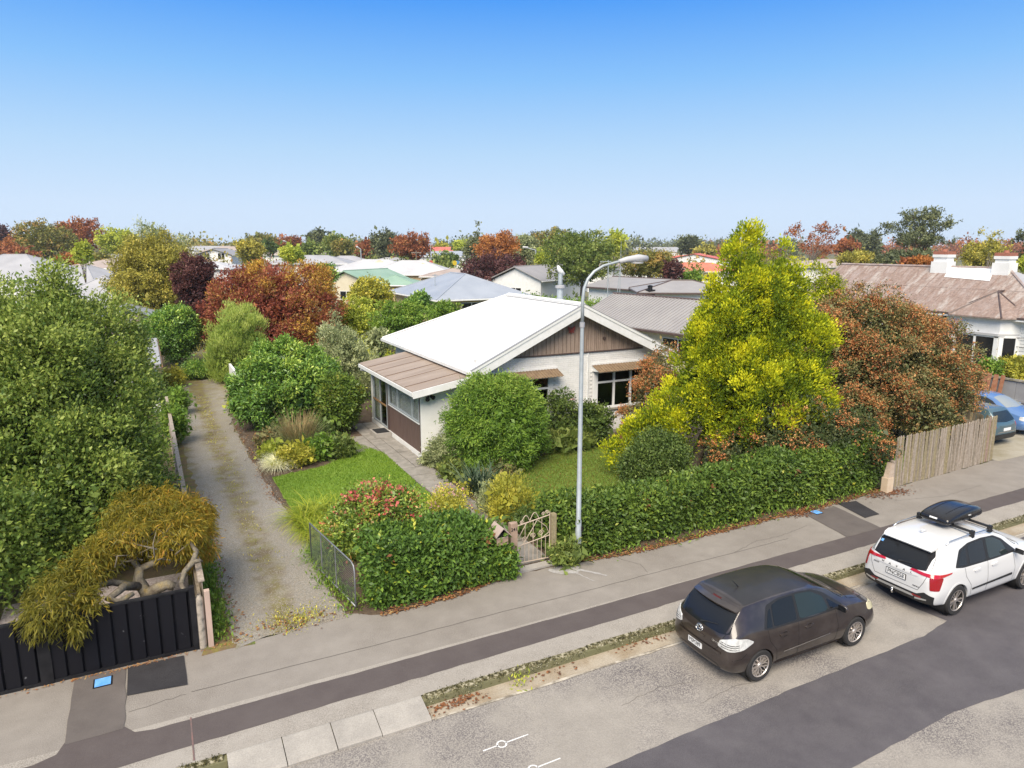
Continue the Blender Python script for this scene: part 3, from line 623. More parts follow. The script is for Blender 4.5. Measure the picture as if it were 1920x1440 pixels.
# sliding door
dr = MB(); ya, yb_ = 28.63, 30.68
for a, b in ((ya, ya + .06), (yb_ - .06, yb_), (29.6, 29.67)): dr.box(px0 - .02, px0 + .06, a, b, .2, 2.45)
dr.box(px0 - .02, px0 + .06, ya + .06, yb_ - .06, .2, .27); dr.box(px0 - .02, px0 + .06, ya + .06, yb_ - .06, 2.38, 2.45)
door = P('sliding_door', dr, M['galv'], house)
for a, b, cu in ((ya + .06, 29.6, None), (29.67, yb_ - .06, 1)):
    q = MB(); q.box(px0 + .02, px0 + .026, a, b, .27, 2.38); link('pane', q.mesh('pane', M['glass'] if not cu else M['glass_clear'], False, org_of(house)), door)
q = MB(); q.box(px0 - .035, px0 - .021, ya + .05, yb_ - .04, 1.16, 1.24); link('door_rail', q.mesh('door_rail', M['timber'], False, org_of(house)), door)
q = MB(); n = 30; q.add([(px0 + .14 + .03 * math.sin(i * 1.2), 29.68 + .95 * i / n, z) for i in range(n + 1) for z in (.25, 2.4)], [(2 * i, 2 * i + 1, 2 * i + 3, 2 * i + 2) for i in range(n)]); link('curtain', q.mesh('curtain', M['curtain'], True, org_of(house)), door)
# porch roof: lapped sheets
ro0, ro1 = 8.28, 10.52
def prz(x): return 2.62 + (x - ro0) * .17
y = 23.98; k = 0; e = [1.0, 1.32, 1.15, 1.28, 1.2, 1.33]
for L in e:
    q = MB(); dz = .05 + .012 * (k % 2)
    q.prism([(ro0, y + .004, prz(ro0) + .05), (ro1 + .25, y + .004, prz(ro1 + .25) + .05), (ro1 + .25, y + .004, prz(ro1 + .25) + .05 + dz * .6), (ro0, y + .004, prz(ro0) + .05 + dz * .6)], (0, L - .008, 0)); P('porch_roof_sheet', q, M['porch_roof'], house)
    q = MB(); q.prism([(ro0, y - .02, prz(ro0) + .08), (ro1 + .1, y - .02, prz(ro1 + .1) + .08), (ro1 + .1, y - .02, prz(ro1 + .1) + .105), (ro0, y - .02, prz(ro0) + .105)], (0, .02, 0)); P('sheet_seam', q, M['porch_seam'], house); y += L; k += 1
ytop = y
q = MB(); q.prism([(ro0 - .04, 23.9, prz(ro0) - .16), (px1 - .4, 23.9, prz(px1 - .4) - .16), (px1 - .4, 23.9, prz(px1 - .4) + .09), (ro0 - .04, 23.9, prz(ro0) + .09)], (0, .06, 0)); P('porch_fascia', q, M['trim_white'], house)
q = MB(); q.box(ro0 - .06, ro0 - .003, 23.965, ytop, prz(ro0) - .1, prz(ro0) + .045); q.tube([(ro0 + .02, ytop - .1, prz(ro0) - .1), (ro0 + .02, ytop - .1, prz(ro0) - .22), (px0 + .05, py1 - .02, prz(ro0) - .3)], .04, 8); P('porch_gutter', q, M['trim_white'], house)
q = MB(); q.prism([(ro0, 23.97, prz(ro0)), (px1 - .05, 23.97, prz(px1)), (px1 - .05, 23.97, prz(px1) + .03), (ro0, 23.97, prz(ro0) + .03)], (0, ytop - 23.99, 0)); P('porch_soffit', q, M['trim_white'], house)
q = MB(); q.tube([(8.98, 24.41, 2.4), (8.98, 24.28, 2.4)], .03, 8)
for dx, dz in ((-.07, -.03), (.08, .02)): q.tube([(8.98 + dx, 24.3, 2.4 + dz), (8.98 + dx * 1.6, 24.14, 2.36 + dz)], [.05, .085], 10)
solo('flood_light', q, M['black_paint'], 'black twin spotlight on the white porch corner', 'light')
q = MB(); q.box(7.98, 8.66, 28.0, 28.95, .03, .2); st = solo('door_step', q, M['concrete'], 'concrete door step with black mat below the sliding door', 'step')
q = MB(); q.box(8.06, 8.6, 28.1, 28.85, .2, .215); tag(solo('door_mat', q, M['black_rubber'], 'black rubber mat on the concrete door step', 'mat'))

# ---------------------------------------------------------------- generic houses behind
def hip_house(name, label, cx, cy, rz, lx, ly, ez, rzz, wallm, roofm, ridge='y', kind='hip', over=.5, wins=(), group=None, hip=None, cat='house', caps=None, vent=None):
    root = thing(name, label, cat, (cx, cy, 0), rz, group)
    hx, hy = lx / 2, ly / 2
    q = MB(); q.box(-hx, hx, -hy, hy, 0, ez + .0); o = link('wall', q.mesh('wall', wallm), root)
    ox, oy = hx + over, hy + over
    if ridge == 'y': tr = lambda a, b, z: (a, b, z)
    else: tr = lambda a, b, z: (b, a, z)
    A, B = (ox, oy) if ridge == 'y' else (oy, ox)      # A half-width across, B half-length along the ridge
    h = (A if hip is None else hip) if kind == 'hip' else 0.0
    h = min(h, B * .98)
    q = MB(); t = .12
    V = [tr(-A, -B, ez), tr(A, -B, ez), tr(A, B, ez), tr(-A, B, ez), tr(0, -B + h, rzz), tr(0, B - h, rzz)]
    V2 = [(x, y, z + t) for x, y, z in V]
    q.add(V2, [(0, 1, 4), (2, 3, 5), (1, 2, 5, 4), (3, 0, 4, 5)])
    q.add([tr(-A, -B, ez - .02), tr(A, -B, ez - .02), tr(A, B, ez - .02), tr(-A, B, ez - .02)] + V2[:4], [(0, 1, 2, 3), (0, 1, 5, 4), (1, 2, 6, 5), (2, 3, 7, 6), (3, 0, 4, 7)])
    if kind == 'gable':
        q = MB()
        for s in (-1, 1): q.prism([tr(s * A, -B, ez), tr(0, -B, rzz), tr(0, -B, rzz + t), tr(s * A, -B, ez + t)], tr(0, 2 * B, 0))
        for s in (-1, 1): g = MB(); g.prism([tr(-A + over, s * (B - over), ez), tr(A - over, s * (B - over), ez), tr(0, s * (B - over), rzz - over * .3)], tr(0, -s * .1, 0)); link('gable', g.mesh('gable', wallm), root)
    ro = link('roof', q.mesh('roof', roofm), root)
    q = MB(); q.tube([V2[4], V2[5]], .09, 6)
    if kind == 'hip':
        for a, b in ((0, 4), (1, 4), (2, 5), (3, 5)): q.tube([V2[a], V2[b]], .07, 6)
    link('ridge_cap', q.mesh('ridge_cap', caps or roofm), ro)
    fm = caps or M['trim_white']
    q = MB()
    for a, b in ((0, 1), (1, 2), (2, 3), (3, 0)):
        if kind == 'gable' and (V[a][0 if ridge == 'y' else 1] != V[b][0 if ridge == 'y' else 1]): continue
        q.tube([V[a], V[b]], .09, 5)
    link('eaves_gutter', q.mesh('eaves_gutter', fm), ro)
    for side, u, z0, w_, h_ in wins:
        m_ = MB(); f_ = MB(); e = .03
        if side in ('-y', '+y'):
            s = -1 if side == '-y' else 1; y = s * hy
            f_.box(u - w_ / 2, u + w_ / 2, min(y, y + s * e), max(y, y + s * e), z0, z0 + h_)
            for k in (-1, 1): m_.box(u + (k * w_ / 4) - w_ / 4 + .05, u + (k * w_ / 4) + w_ / 4 - .05, min(y + s * e, y + s * (e + .012)), max(y + s * e, y + s * (e + .012)), z0 + .06, z0 + h_ - .06)
        else:
            s = -1 if side == '-x' else 1; x = s * hx
            f_.box(min(x, x + s * e), max(x, x + s * e), u - w_ / 2, u + w_ / 2, z0, z0 + h_)
            for k in (-1, 1): m_.box(min(x + s * e, x + s * (e + .012)), max(x + s * e, x + s * (e + .012)), u + (k * w_ / 4) - w_ / 4 + .05, u + (k * w_ / 4) + w_ / 4 - .05, z0 + .06, z0 + h_ - .06)
        f = link('window', f_.mesh('window', M['trim_white']), root); link('pane', m_.mesh('pane', M['dark_glass']), f)
    if vent:
        a, b, z, s = vent; q = MB(); q.prism([(a - s, b, z), (a + s, b, z), (a, b, z + s * .6)], (0, -.3, 0)); link('gable_vent', q.mesh('gable_vent', M['cream_wall']), ro)
    return root
# the unit behind the cottage
unit = hip_house('brick_unit', 'single storey brick unit with low grey corrugated roof behind the cottage', 31.97, 37.07, R(8), 6.9, 12.9, 2.58, 4.28, M['cream_wall'], M['iron_grey'], 'y', 'gable', .55,
    wins=(('-x', -2.6, .9, 2.6, 1.35), ('-x', 3.0, .9, 2.2, 1.35), ('-x', .6, .9, 1.2, 1.35)), caps=M['dark_brown'])
ribs = MB()
for i in range(44):
    y = -6.9 + i * .32; ribs.prism([(-4.0, y, 2.70), (-.05, y, 4.385), (-.05, y, 4.42), (-4.0, y, 2.735)], (0, .06, 0))
link('roof_rib', ribs.mesh('roof_rib', M['iron_grey']), unit)['kind'] = 'stuff'
# ---------------------------------------------------------------- the old villa on the right
vx, vy0, vy1, vez, vrz = 42.4, 20.3, 37.6, 3.95, 6.45; vrx = 46.1
villa = thing('villa', 'old white weatherboard villa with rust stained roof and two chimneys', 'house', (46, 29, 0))
q = MB(); q.box(vx + .45, 50, vy0 + .5, vy1 - .4, 0, vez); P('wall', q, M['weatherboard'], villa)
for i in range(18):
    z = .35 + i * .2
    q = MB(); q.prism([(vx + .41, vy0 + .52, z), (vx + .449, vy0 + .52, z), (vx + .449, vy0 + .52, z + .195), (vx + .437, vy0 + .52, z + .195)], (0, 6.6, 0)); P('weatherboard', q, M['weatherboard'], villa)
q = MB()
for i in range(18):
    z = .35 + i * .2; q.prism([(vx + .41, 27.2, z), (vx + .449, 27.2, z), (vx + .449, 27.2, z + .195), (vx + .437, 27.2, z + .195)], (0, 9.8, 0))
P('weatherboard', q, M['weatherboard'], villa, kind='stuff')
hipd = 3.9
q = MB(); q.prism([(vx, vy0, vez), (vrx, vy0 + hipd + .6, vrz), (vrx, vy1 - 1.2, vrz), (vx, vy1, vez)], (0, 0, .07)); roofp = P('roof', q, M['rusty_roof'], villa)
q = MB(); q.prism([(50.4, vy0, vez), (50.4, vy1, vez), (vrx, vy1 - 1.2, vrz), (vrx, vy0 + hipd + .6, vrz)], (0, 0, .07)); P('roof', q, M['rusty_roof'], villa)
q = MB(); q.prism([(vx, vy0, vez), (50.4, vy0, vez), (vrx, vy0 + hipd + .6, vrz)], (0, 0, .07)); P('roof', q, M['iron_pale'], villa)
q = MB(); q.prism([(vx, vy1, vez), (vrx, vy1 - 1.2, vrz), (50.4, vy1, vez)], (0, 0, .07)); P('roof', q, M['rusty_roof'], villa)
def vz(x): return vez + (x - vx) / (vrx - vx) * (vrz - vez)
q = MB(); u = vy0 + .8
while u < vy1 - .4:     # lapped sheets up the slope
    ta = min(1, max(0, (u - vy0) / (hipd + .6))); x1 = vx + (vrx - vx) * ta * .98
    if u > vy1 - 1.2: x1 = vx + (vrx - vx) * (vy1 - u) / 1.2
    q.prism([(vx, u, vez + .07), (x1, u, vz(x1) + .07), (x1, u, vz(x1) + .09), (vx, u, vez + .09)], (0, .05, 0)); u += .76
q.prism([(vx + 1.9, vy0 + 2.6, vz(vx + 1.9) + .07), (vx + 1.96, vy0 + 2.6, vz(vx + 1.96) + .07), (vx + 1.96, vy0 + 2.6, vz(vx + 1.96) + .095), (vx + 1.9, vy0 + 2.6, vz(vx + 1.9) + .095)], (0, 14, 0))
link('sheet_lap', q.mesh('sheet_lap', M['rusty_roof'], False, org_of(villa)), roofp)
q = MB(); q.prism([(vrx - 1.1, 25.2, vz(vrx - 1.1) + .1), (vrx - .05, 25.6, vz(vrx - .05) + .1), (vrx - .05, 28.3, vz(vrx - .05) + .1), (vrx - .9, 28.1, vz(vrx - .9) + .1)], (0, 0, .008)); P('white_roof_patch', q, M['roof_white'], villa)
q = MB(); q.tube([(vrx, vy0 + hipd + .6, vrz + .1), (vrx, vy1 - 1.2, vrz + .1)], .09, 6); q.tube([(vrx, vy0 + hipd + .6, vrz + .1), (vx, vy0, vez + .1)], .07, 6); P('ridge_cap', q, mat('grey_ridge_iron', (.38, .33, .31), .6, c2=(.28, .2, .17), ns=3), villa)
q = MB(); q.box(vx - .1, vx + .02, vy0, vy1, vez - .05, vez + .05); P('eaves_gutter', q, M['dark_brown'], villa)
q = MB(); q.box(vx - .07, vx + .42, vy0 + .1, vy1, vez - .16, vez - .055); P('fascia', q, M['trim_white'], villa)
q = MB(); u = vy0 + .9
while u < vy1 - 1:
    if not 21.7 < u < 26.1: q.prism([(vx + .3, u, vez - .17), (vx + .3, u, vez - .4), (vx + .43, u, vez - .4), (vx + .1, u, vez - .17)], (0, .12, 0))
    u += 1.25
P('eaves_bracket', q, mat('grey_bracket', (.2, .2, .2), .6), villa)
for (cy, w_, h_) in ((28.75, .86, 7.5), (25.0, .78, 7.45)):
    q = MB(); q.box(vrx - .55, vrx + .35, cy - w_ / 2 - .1, cy + w_ / 2 + .1, vrz - .7, vrz + .42); q.box(vrx - .47, vrx + .27, cy - w_ / 2, cy + w_ / 2, vrz + .42, h_ - .18); q.box(vrx - .53, vrx + .33, cy - w_ / 2 - .06, cy + w_ / 2 + .06, h_ - .36, h_ - .18); ch = P('chimney', q, M['white'], villa)
    q = MB(); q.box(vrx - .52, vrx + .32, cy - w_ / 2 - .05, cy + w_ / 2 + .05, h_ - .179, h_ + .02); q.lathe([(.16, h_ + .02), (.13, h_ + .16), (0, h_ + .16)], (vrx - .1, cy, 0), 'Z', 10); link('chimney_cap', q.mesh('chimney_cap', M['terracotta'], False, org_of(villa)), ch)
# bay window with faceted roof
bx = vx - .75; ba, bb = 22.1, 25.75
pts = [(vx + .46, ba - .1), (bx + .35, ba + .55), (bx + .35, bb - .55), (vx + .46, bb + .1)]
ov = [(vx + .46, ba - .45), (bx, ba + .35), (bx, bb - .35), (vx + .46, bb + .45)]
q = MB(); q.slab(pts, 3.0, vez - .06); P('bay_frieze', q, M['weatherboard'], villa)
q = MB(); q.slab(pts, 0, .95); bay = P('bay_base', q, M['weatherboard'], villa)
q = MB(); q.slab([(x - (.12 if x < vx else 0), y) for x, y in pts], 2.93, 3.06); link('bay_cornice', q.mesh('bay_cornice', mat('bay_cornice_grey', (.42, .42, .42), .6), False, org_of(villa)), bay)
ap = (vx + 1.35, 23.95, 5.3)
q = MB(); zt = vez + .02
q.add([(x, y, zt) for x, y in ov] + [ap], [(0, 1, 4), (1, 2, 4), (2, 3, 4)]); q.slab(ov, vez - .05, zt - .002); P('bay_roof', q, M['rusty_roof'], villa)
q = MB()
for x, y in ov: q.tube([(x, y, zt), ap], .05, 5)
q.tube([(ap[0], ap[1], ap[2]), (ap[0] + .7, ap[1], ap[2] + .02)], .06, 5); P('bay_roof_hip', q, M['dark_brown'], villa)
for a, b in zip(pts, pts[1:]):
    A, B = Vector((*a, 0)), Vector((*b, 0)); L = (B - A).length; d = (B - A) / L; ang = math.atan2(d.y, d.x); mid = (A + B) / 2
    q = MB()
    q.obox((mid.x, mid.y, 1.0), (L, .1, .1), ang); q.obox((mid.x, mid.y, 2.9), (L, .1, .12), ang)
    for s in (-1, 0, 1) if L > 1.5 else (-1, 1):
        c_ = mid + d * s * (L / 2 - .12); q.obox((c_.x, c_.y, 1.97), (.22 if s else .12, .1, 1.86), ang)
    f = P('window', q, M['trim_white'], villa)
    g = MB(); g.obox((mid.x, mid.y, 1.97), (L - .3, .02, 1.8), ang); link('pane', g.mesh('pane', M['dark_glass'], False, org_of(villa)), f)
window(villa, 'X', vx + .41, -1, 27.6, 29.0, 1.0, 2.9, (.5,), .6, .1, None, M['dark_glass'], .02)
# trellis arms on the wall
q = MB(); q.tube([(vx + .38, 21.55, 1.4), (vx + .38, 21.55, 3.0)], .02, 5)
for z in (2.9, 2.45, 2.0): q.tube([(vx + .3, 22.2, z - .06), (vx + .3, 20.9, z + .1 - (2.9 - z) * .4)], .013, 5)
solo('wire_trellis', q, M['black_paint'], 'dark wire trellis on the white weatherboards beside the bay window', 'trellis')

# ---------------------------------------------------------------- fences
def rail_fence_boards(root, p0, p1, h, w_, gap, mats, seed=1, z0=.0, jit=.014, thick=.018, name='paling', point=False, lean=.012, maxn=300):
    rg = random.Random(seed); L = math.hypot(p1[0] - p0[0], p1[1] - p0[1]); d = ((p1[0] - p0[0]) / L, (p1[1] - p0[1]) / L); nn = (d[1], -d[0])
    n = int(L / (w_ + gap)); ox, oy, oz = org_of(root); ang = math.atan2(d[1], d[0]); shared = {}
    for i in range(n):
        t = (i + .5) * L / n; mi = rg.randrange(len(mats)); hv = rg.randrange(3); wv = rg.randrange(2); key = (mi, hv, wv)
        if key not in shared:
            q = MB(); ww = w_ * (.94 if wv else 1.04) / 2; hh = h + (hv - 1) * jit * .6
            if point: q.prism([(-ww, -thick / 2, 0), (ww, -thick / 2, 0), (ww, -thick / 2, hh - .05), (ww * .35, -thick / 2, hh), (-ww * .35, -thick / 2, hh), (-ww, -thick / 2, hh - .05)], (0, thick, 0))
            else: q.box(-ww, ww, -thick / 2, thick / 2, 0, hh)
            shared[key] = q.mesh(name, mats[mi])
        o = link(name, shared[key], root)
        o.location = (p0[0] + d[0] * t + nn[0] * rg.gauss(0, .004) - ox, p0[1] + d[1] * t + nn[1] * rg.gauss(0, .004) - oy, z0 + rg.uniform(-jit, jit) - oz)
        o.rotation_euler = (rg.gauss(0, lean), rg.gauss(0, lean), ang)
def bar(q, a, b, w_, h_):
    A, B = Vector(a), Vector(b); d = B - A; q.obox((A + B) / 2, (d.length, w_, h_), math.atan2(d.y, d.x), 0, -math.asin(max(-1, min(1, d.z / d.length))))
pal = [M['old_fence'], M['old_fence2'], M['old_fence3'], M['old_fence'], M['old_fence4']]
fr = thing('paling_fence', 'weathered grey paling fence standing along the footpath beyond the long hedge', 'fence', (24.5, 14.4, 0))
rail_fence_boards(fr, (21.5, 14.3), (24.6, 14.42), 1.72, .082, .012, [M['old_fence'], M['old_fence3'], M['old_fence2'], M['old_fence3']], 2, point=True)
rail_fence_boards(fr, (24.6, 14.42), (26.8, 14.55), 1.72, .082, .012, [M['old_fence2'], M['old_fence'], M['old_fence2']], 4, point=True)
rail_fence_boards(fr, (26.8, 14.55), (27.72, 14.63), 1.72, .09, .012, [M['old_fence4'], M['old_fence2'], M['old_fence3']], 5, point=True)
for z in (.4, 1.25):
    q = MB(); bar(q, (21.5, 14.36, z), (27.7, 14.69, z), .05, .09); P('rail', q, M['dark_fence'], fr)
for t in (0, .33, .66, 1):
    q = MB(); x, y = 21.55 + t * 6.1, 14.42 + t * .31; q.box(x - .05, x + .05, y - .01, y + .09, 0, 1.5); P('post', q, M['dark_fence'], fr)
f2 = thing('paling_fence', 'dark weathered side paling fence showing its rails, running back from the street', 'fence', (27.8, 18, 0))
rail_fence_boards(f2, (27.85, 14.9), (27.85, 21.4), 1.62, .1, .012, [M['dark_fence'], M['old_fence3'], M['dark_fence'], M['old_fence']], 6, point=True)
for z in (.5, 1.2):
    q = MB(); q.box(27.78, 27.835, 14.8, 21.4, z, z + .1); P('rail', q, M['old_fence'], f2)
for y in (14.85, 16.6, 18.6, 20.8):
    q = MB(); q.box(27.7, 27.78, y, y + .1, 0, 1.6); P('post', q, M['old_fence'], f2)
q = MB(); bar(q, (27.5, 18.6, 1.15), (26.9, 17.0, .1), .05, .12); solo('loose_plank', q, M['old_fence'], 'loose weathered plank leaning on the side fence behind the palings', 'plank')
q = MB(); q.prism([(28.0, 16.4, .9), (28.0, 16.85, .95), (28.03, 16.9, 2.35), (28.02, 16.75, 2.5), (28.01, 16.55, 2.45)], (.05, 0, 0)); solo('pallet_board', q, M['timber'], 'upright raw timber board standing behind the side fence by the parked cars', 'board')
lr = thing('timber_rail', 'low brown timber rail across the grass behind the paling fence', 'rail', (25.5, 18.2, 0))
for z, (a, b) in ((.75, ((24.6, 19.2), (26.9, 17.0))),):
    q = MB(); bar(q, (*a, z), (*b, z), .06, .12); P('rail', q, M['dark_brown'], lr)
for t in (0.02, .35, .68, .98):
    q = MB(); x, y = 24.6 + 2.3 * t, 19.2 - 2.2 * t; q.box(x - .04, x + .04, y - .04, y + .04, 0, .72); P('post', q, M['dark_brown'], lr)
q = MB(); bar(q, (23.6, 18.0, .95), (24.1, 17.0, .5), .16, .04); bar(q, (24.1, 17.0, .48), (24.75, 16.6, .4), .08, .05); bar(q, (24.0, 17.6, .05), (24.0, 17.6, .62), .05, .05) if False else q.box(23.66, 23.72, 17.7, 17.76, 0, .85)
q.box(24.1, 24.15, 16.9, 16.95, 0, .5); solo('broken_trestle', q, M['old_fence2'], 'pale broken trestle leaning in the grass behind the hedge end', 'trestle')
# grey fence by the villa
gf = thing('board_fence', 'grey painted board fence with capping behind the blue car', 'fence', (35.4, 20, 0))
for i in range(8):
    q = MB(); q.box(35.36, 35.41, 15.2 + i * .95, 15.2 + (i + 1) * .95 - .012, .05, 1.75); P('fence_panel', q, mat('grey_fence_paint', (.25, .25, .26), .7, c2=(.3, .3, .3), ns=2) if i == 0 else bpy.data.materials['grey_fence_paint'], gf)
q = MB(); q.box(35.3, 35.47, 15.1, 22.9, 1.752, 1.83); P('capping', q, M['concrete_mossy'], gf)
q = MB(); q.box(35.31, 35.358, 15.1, 22.9, .8, .9); P('rail', q, bpy.data.materials['grey_fence_paint'], gf)
lb = thing('board_stack', 'red brown boards leaning upright on the grey fence', 'boards', (35.2, 18.9, 0))
for i, (y, t) in enumerate(((19.75, .12), (19.55, .1), (19.3, .03), (19.12, .13), (18.95, -.02), (18.78, .1))):
    q = MB(); q.prism([(34.95 + .03 * i, y, .02), (34.95 + .03 * i, y - .17, .02), (35.25, y - .17 - t, 1.95), (35.25, y - t, 1.95)], (.022, 0, 0)); P('board', q, mat('red_brown_board', (.3, .12, .06), .7, c2=(.38, .19, .11), ns=6) if i == 0 else bpy.data.materials['red_brown_board'], lb)

# black panel fence at the left
bf = thing('panel_fence', 'black painted vertical panel fence with spatter marks along the footpath', 'fence', (-2, 14.2, 0))
M['black_spat'] = mat('spattered_black_paint', (.008, .008, .011), .55, .2, c2=(.008, .008, .011), c3=(.22, .22, .23), ns=6, n0=.58, n1=.76)
BY = 14.34; shared = []
for v_ in range(2):
    q = MB(); q.prism([(0, 0, .06), (.205, 0, .06), (.235, .045, .06), (.262, .045, .06), (.262, .06, .06), (.225, .06, .06), (.2, .012, .06), (0, .012, .06)], (0, 0, 1.2)); shared.append(q.mesh('fence_panel', M['black_spat']))
xs_ = [.235 - .262 * (i + 1) for i in range(9)] + [-2.31 - .262 * (i + 1) for i in range(12)]
for x in xs_:
    o = link('fence_panel', shared[0], bf); o.location = (x + 2, BY - 14.2, 0)
for x in (-2.22, .285, -5.3):
    q = MB(); q.box(x - .1 * (x < 0) - .05 * (x > 0), x + .1 * (x < 0) + .05 * (x > 0), BY - .03, BY + .085, -.02, 1.34); P('fence_post', q, M['black_paint'], bf)
for a, b in ((-2.12, .235), (-5.2, -2.32)):
    q = MB(); q.box(a, b, BY - .012, BY + .08, 1.262, 1.3); P('fence_rail', q, M['black_paint'], bf); q = MB(); q.box(a, b, BY - .02, BY + .085, .0, .058); P('fence_rail', q, M['black_paint'], bf)
q = MB(); q.lathe([(.085, 0), (.085, .96), (.075, 1.06), (.045, 1.11), (0, 1.12)], (.4, 14.38, 0), 'Z', 12); solo('concrete_post', q, M['post_concrete'], 'stained round topped concrete post at the end of the black fence', 'post', smooth='auto')
q = MB(); q.box(.5, .6, 14.3, 14.42, 0, 1.2); solo('timber_post', q, M['post_pink'], 'pinkish grey square timber post beside the concrete post', 'post')
sf = thing('boundary_fence', 'old dark paling boundary fence between the driveway and the left garden', 'fence', (.4, 24, 0))
rail_fence_boards(sf, (.5, 14.6), (.42, 34.5), 1.25, .14, .012, [M['dark_fence'], M['old_fence'], M['dark_fence']], 9)
for z in (.35, 1.0):
    q = MB(); bar(q, (.42, 14.6, z), (.34, 34.5, z), .06, .09); P('rail', q, M['old_fence'], sf)
q = MB(); bar(q, (.48, 14.6, 1.3), (.4, 34.5, 1.3), .12, .03); P('capping', q, M['old_fence2'], sf)
# wire mesh panel on the right of the driveway
mp = thing('mesh_gate', 'steel tube gate panel with wire mesh beside the gravel driveway', 'gate', (3.3, 15.8, 0))
a, b = Vector((3.12, 17.15, 0)), Vector((3.5, 14.35, 0)); H0, H1 = .12, 1.12
d = (b - a).normalized()
q = MB(); q.tube([a + Vector((0, 0, H0)), a + Vector((0, 0, H1)), b - d * .18 + Vector((0, 0, H1)), b - d * .04 + Vector((0, 0, H1 - .05)), b + Vector((0, 0, H1 - .2)), b + Vector((0, 0, H0))], .017, 8); q.tube([a + Vector((0, 0, H0)), b + Vector((0, 0, H0))], .017, 8); P('frame', q, M['galv_dark'], mp, True)
q = MB()
for t in (.27, .6): q.tube([a + (b - a) * t + Vector((0, 0, H0)), a + (b - a) * t + Vector((0, 0, H1))], .014, 6)
P('upright', q, M['galv_dark'], mp)
q = MB(); L = (b - a).length; n = int(L / .055)
for i in range(1, n):
    p = a + (b - a) * i / n; q.tube([p + Vector((0, 0, H0)), p + Vector((0, 0, H1 - .02))], .003, 3, cap=False)
for i in range(1, 18): q.tube([a + Vector((0, 0, H0 + i * .055)), b + Vector((0, 0, H0 + i * .055))], .003, 3, cap=False)
P('wire_mesh', q, M['galv_dark'], mp, kind='stuff')
# letterbox and number post
lb = thing('letterbox', 'tan gabled wooden letterbox poking out of the clipped hedge', 'letterbox', (6.95, 14.35, 0))
cx, cy, z = 6.98, 14.3, .95
q = MB(); q.box(cx - .15, cx + .15, cy - .17, cy + .22, z, z + .02); q.box(cx - .15, cx - .13, cy - .17, cy + .22, z + .02, z + .26); q.box(cx + .13, cx + .15, cy - .17, cy + .22, z + .02, z + .26); q.box(cx - .13, cx + .13, cy - .17, cy - .15, z + .02, z + .17); q.box(cx - .13, cx + .13, cy + .2, cy + .22, z + .02, z + .3)
q.box(cx - .03, cx + .03, cy, cy + .06, 0, z - .001); P('box', q, M['mail_brown'], lb)
q = MB()
for s in (-1, 1): q.prism([(cx + s * .2, cy - .24, z + .22), (cx, cy - .24, z + .42), (cx, cy - .24, z + .44), (cx + s * .2, cy - .24, z + .24)], (0, .52, 0))
P('roof', q, mat('letterbox_roof', (.42, .34, .3), .6, c2=(.36, .28, .24), ns=7), lb)
q = MB(); q.box(cx - .13, cx + .13, cy - .145, cy - .13, z + .02, z + .27); P('opening', q, M['ink'], lb)
q = MB(); q.box(cx - .125, cx + .125, cy - .178, cy - .171, z + .172, z + .195); P('flap', q, M['gate_cream'], lb)
npost = thing('number_post', 'tan wooden post carrying the house number beside the letterbox', 'post', (7.42, 14.42, 0))
q = MB(); q.box(7.32, 7.5, 14.36, 14.5, 0, 1.32); P('post', q, M['mail_brown'], npost)
def text_mesh(body, size, extrude=.004):
    cu = bpy.data.curves.new('text', 'FONT'); cu.body = body; cu.size = size; cu.extrude = extrude; cu.align_x = 'CENTER'; cu.align_y = 'CENTER'; cu.resolution_u = 3
    ob = bpy.data.objects.new('text', cu); COL.objects.link(ob); dg = bpy.context.evaluated_depsgraph_get()
    me = bpy.data.meshes.new_from_object(ob.evaluated_get(dg)); bpy.data.objects.remove(ob); bpy.data.curves.remove(cu); return me
me = text_mesh('241', .12); me.materials.append(M['ink']); o = link('numerals', me, npost); o.location = (7.41 - 7.42, 14.356 - 14.42, 1.17); o.rotation_euler = (R(90), 0, 0)
# ornamental gate
gt = thing('ornamental_gate', 'cream wrought iron scroll gate across the garden path', 'gate', (8.05, 14.55, 0))
gx0, gx1, gy = 7.6, 8.52, 14.62
GM = M['gate_cream']
def gp(u, z): return (gx0 + (gx1 - gx0) * u, gy - .05 * u, z)
q = MB()
q.tube([gp(0, .12), gp(0, 1.25)], .013, 6); q.tube([gp(1, .12), gp(1, 1.36)], .013, 6)
q.tube([gp(0, 1.12), gp(1, 1.28)], .014, 6); q.tube([gp(0, .58), gp(1, .74)], .012, 6); q.tube([gp(0, .14), gp(1, .14)], .012, 6); P('gate_frame', q, GM, gt)
for i in range(1, 8):
    u = i / 8; q = MB(); q.tube([gp(u, .14), gp(u, .58 + .16 * u)], .008, 5); P('baluster', q, GM, gt)
for u in (.5, .76, .26):
    q = MB(); q.tube([gp(u, .58 + .16 * u), gp(u, 1.12 + .16 * u)], .008, 5); P('baluster', q, GM, gt)
def scroll(u0, z0, r, turns=1.6, s=1, ph=0):
    return [gp(u0 + s * (r * (1 - .8 * t / 24)) * math.cos(ph + turns * 2 * math.pi * t / 24) / (gx1 - gx0), z0 + (r * (1 - .8 * t / 24)) * math.sin(ph + turns * 2 * math.pi * t / 24)) for t in range(25)]
for a in ((.24, .74, .075, 1.5, 1, 0), (.5, .8, .075, 1.5, -1, 0), (.74, .84, .08, 1.5, 1, 0), (.16, 1.19, .06, 1.3, 1, 0), (.92, 1.36, .055, 1.5, -1, 0), (.8, 1.33, .05, 1.4, 1, 0)):
    q = MB(); q.tube(scroll(*a), .009, 5); P('scroll', q, GM, gt)
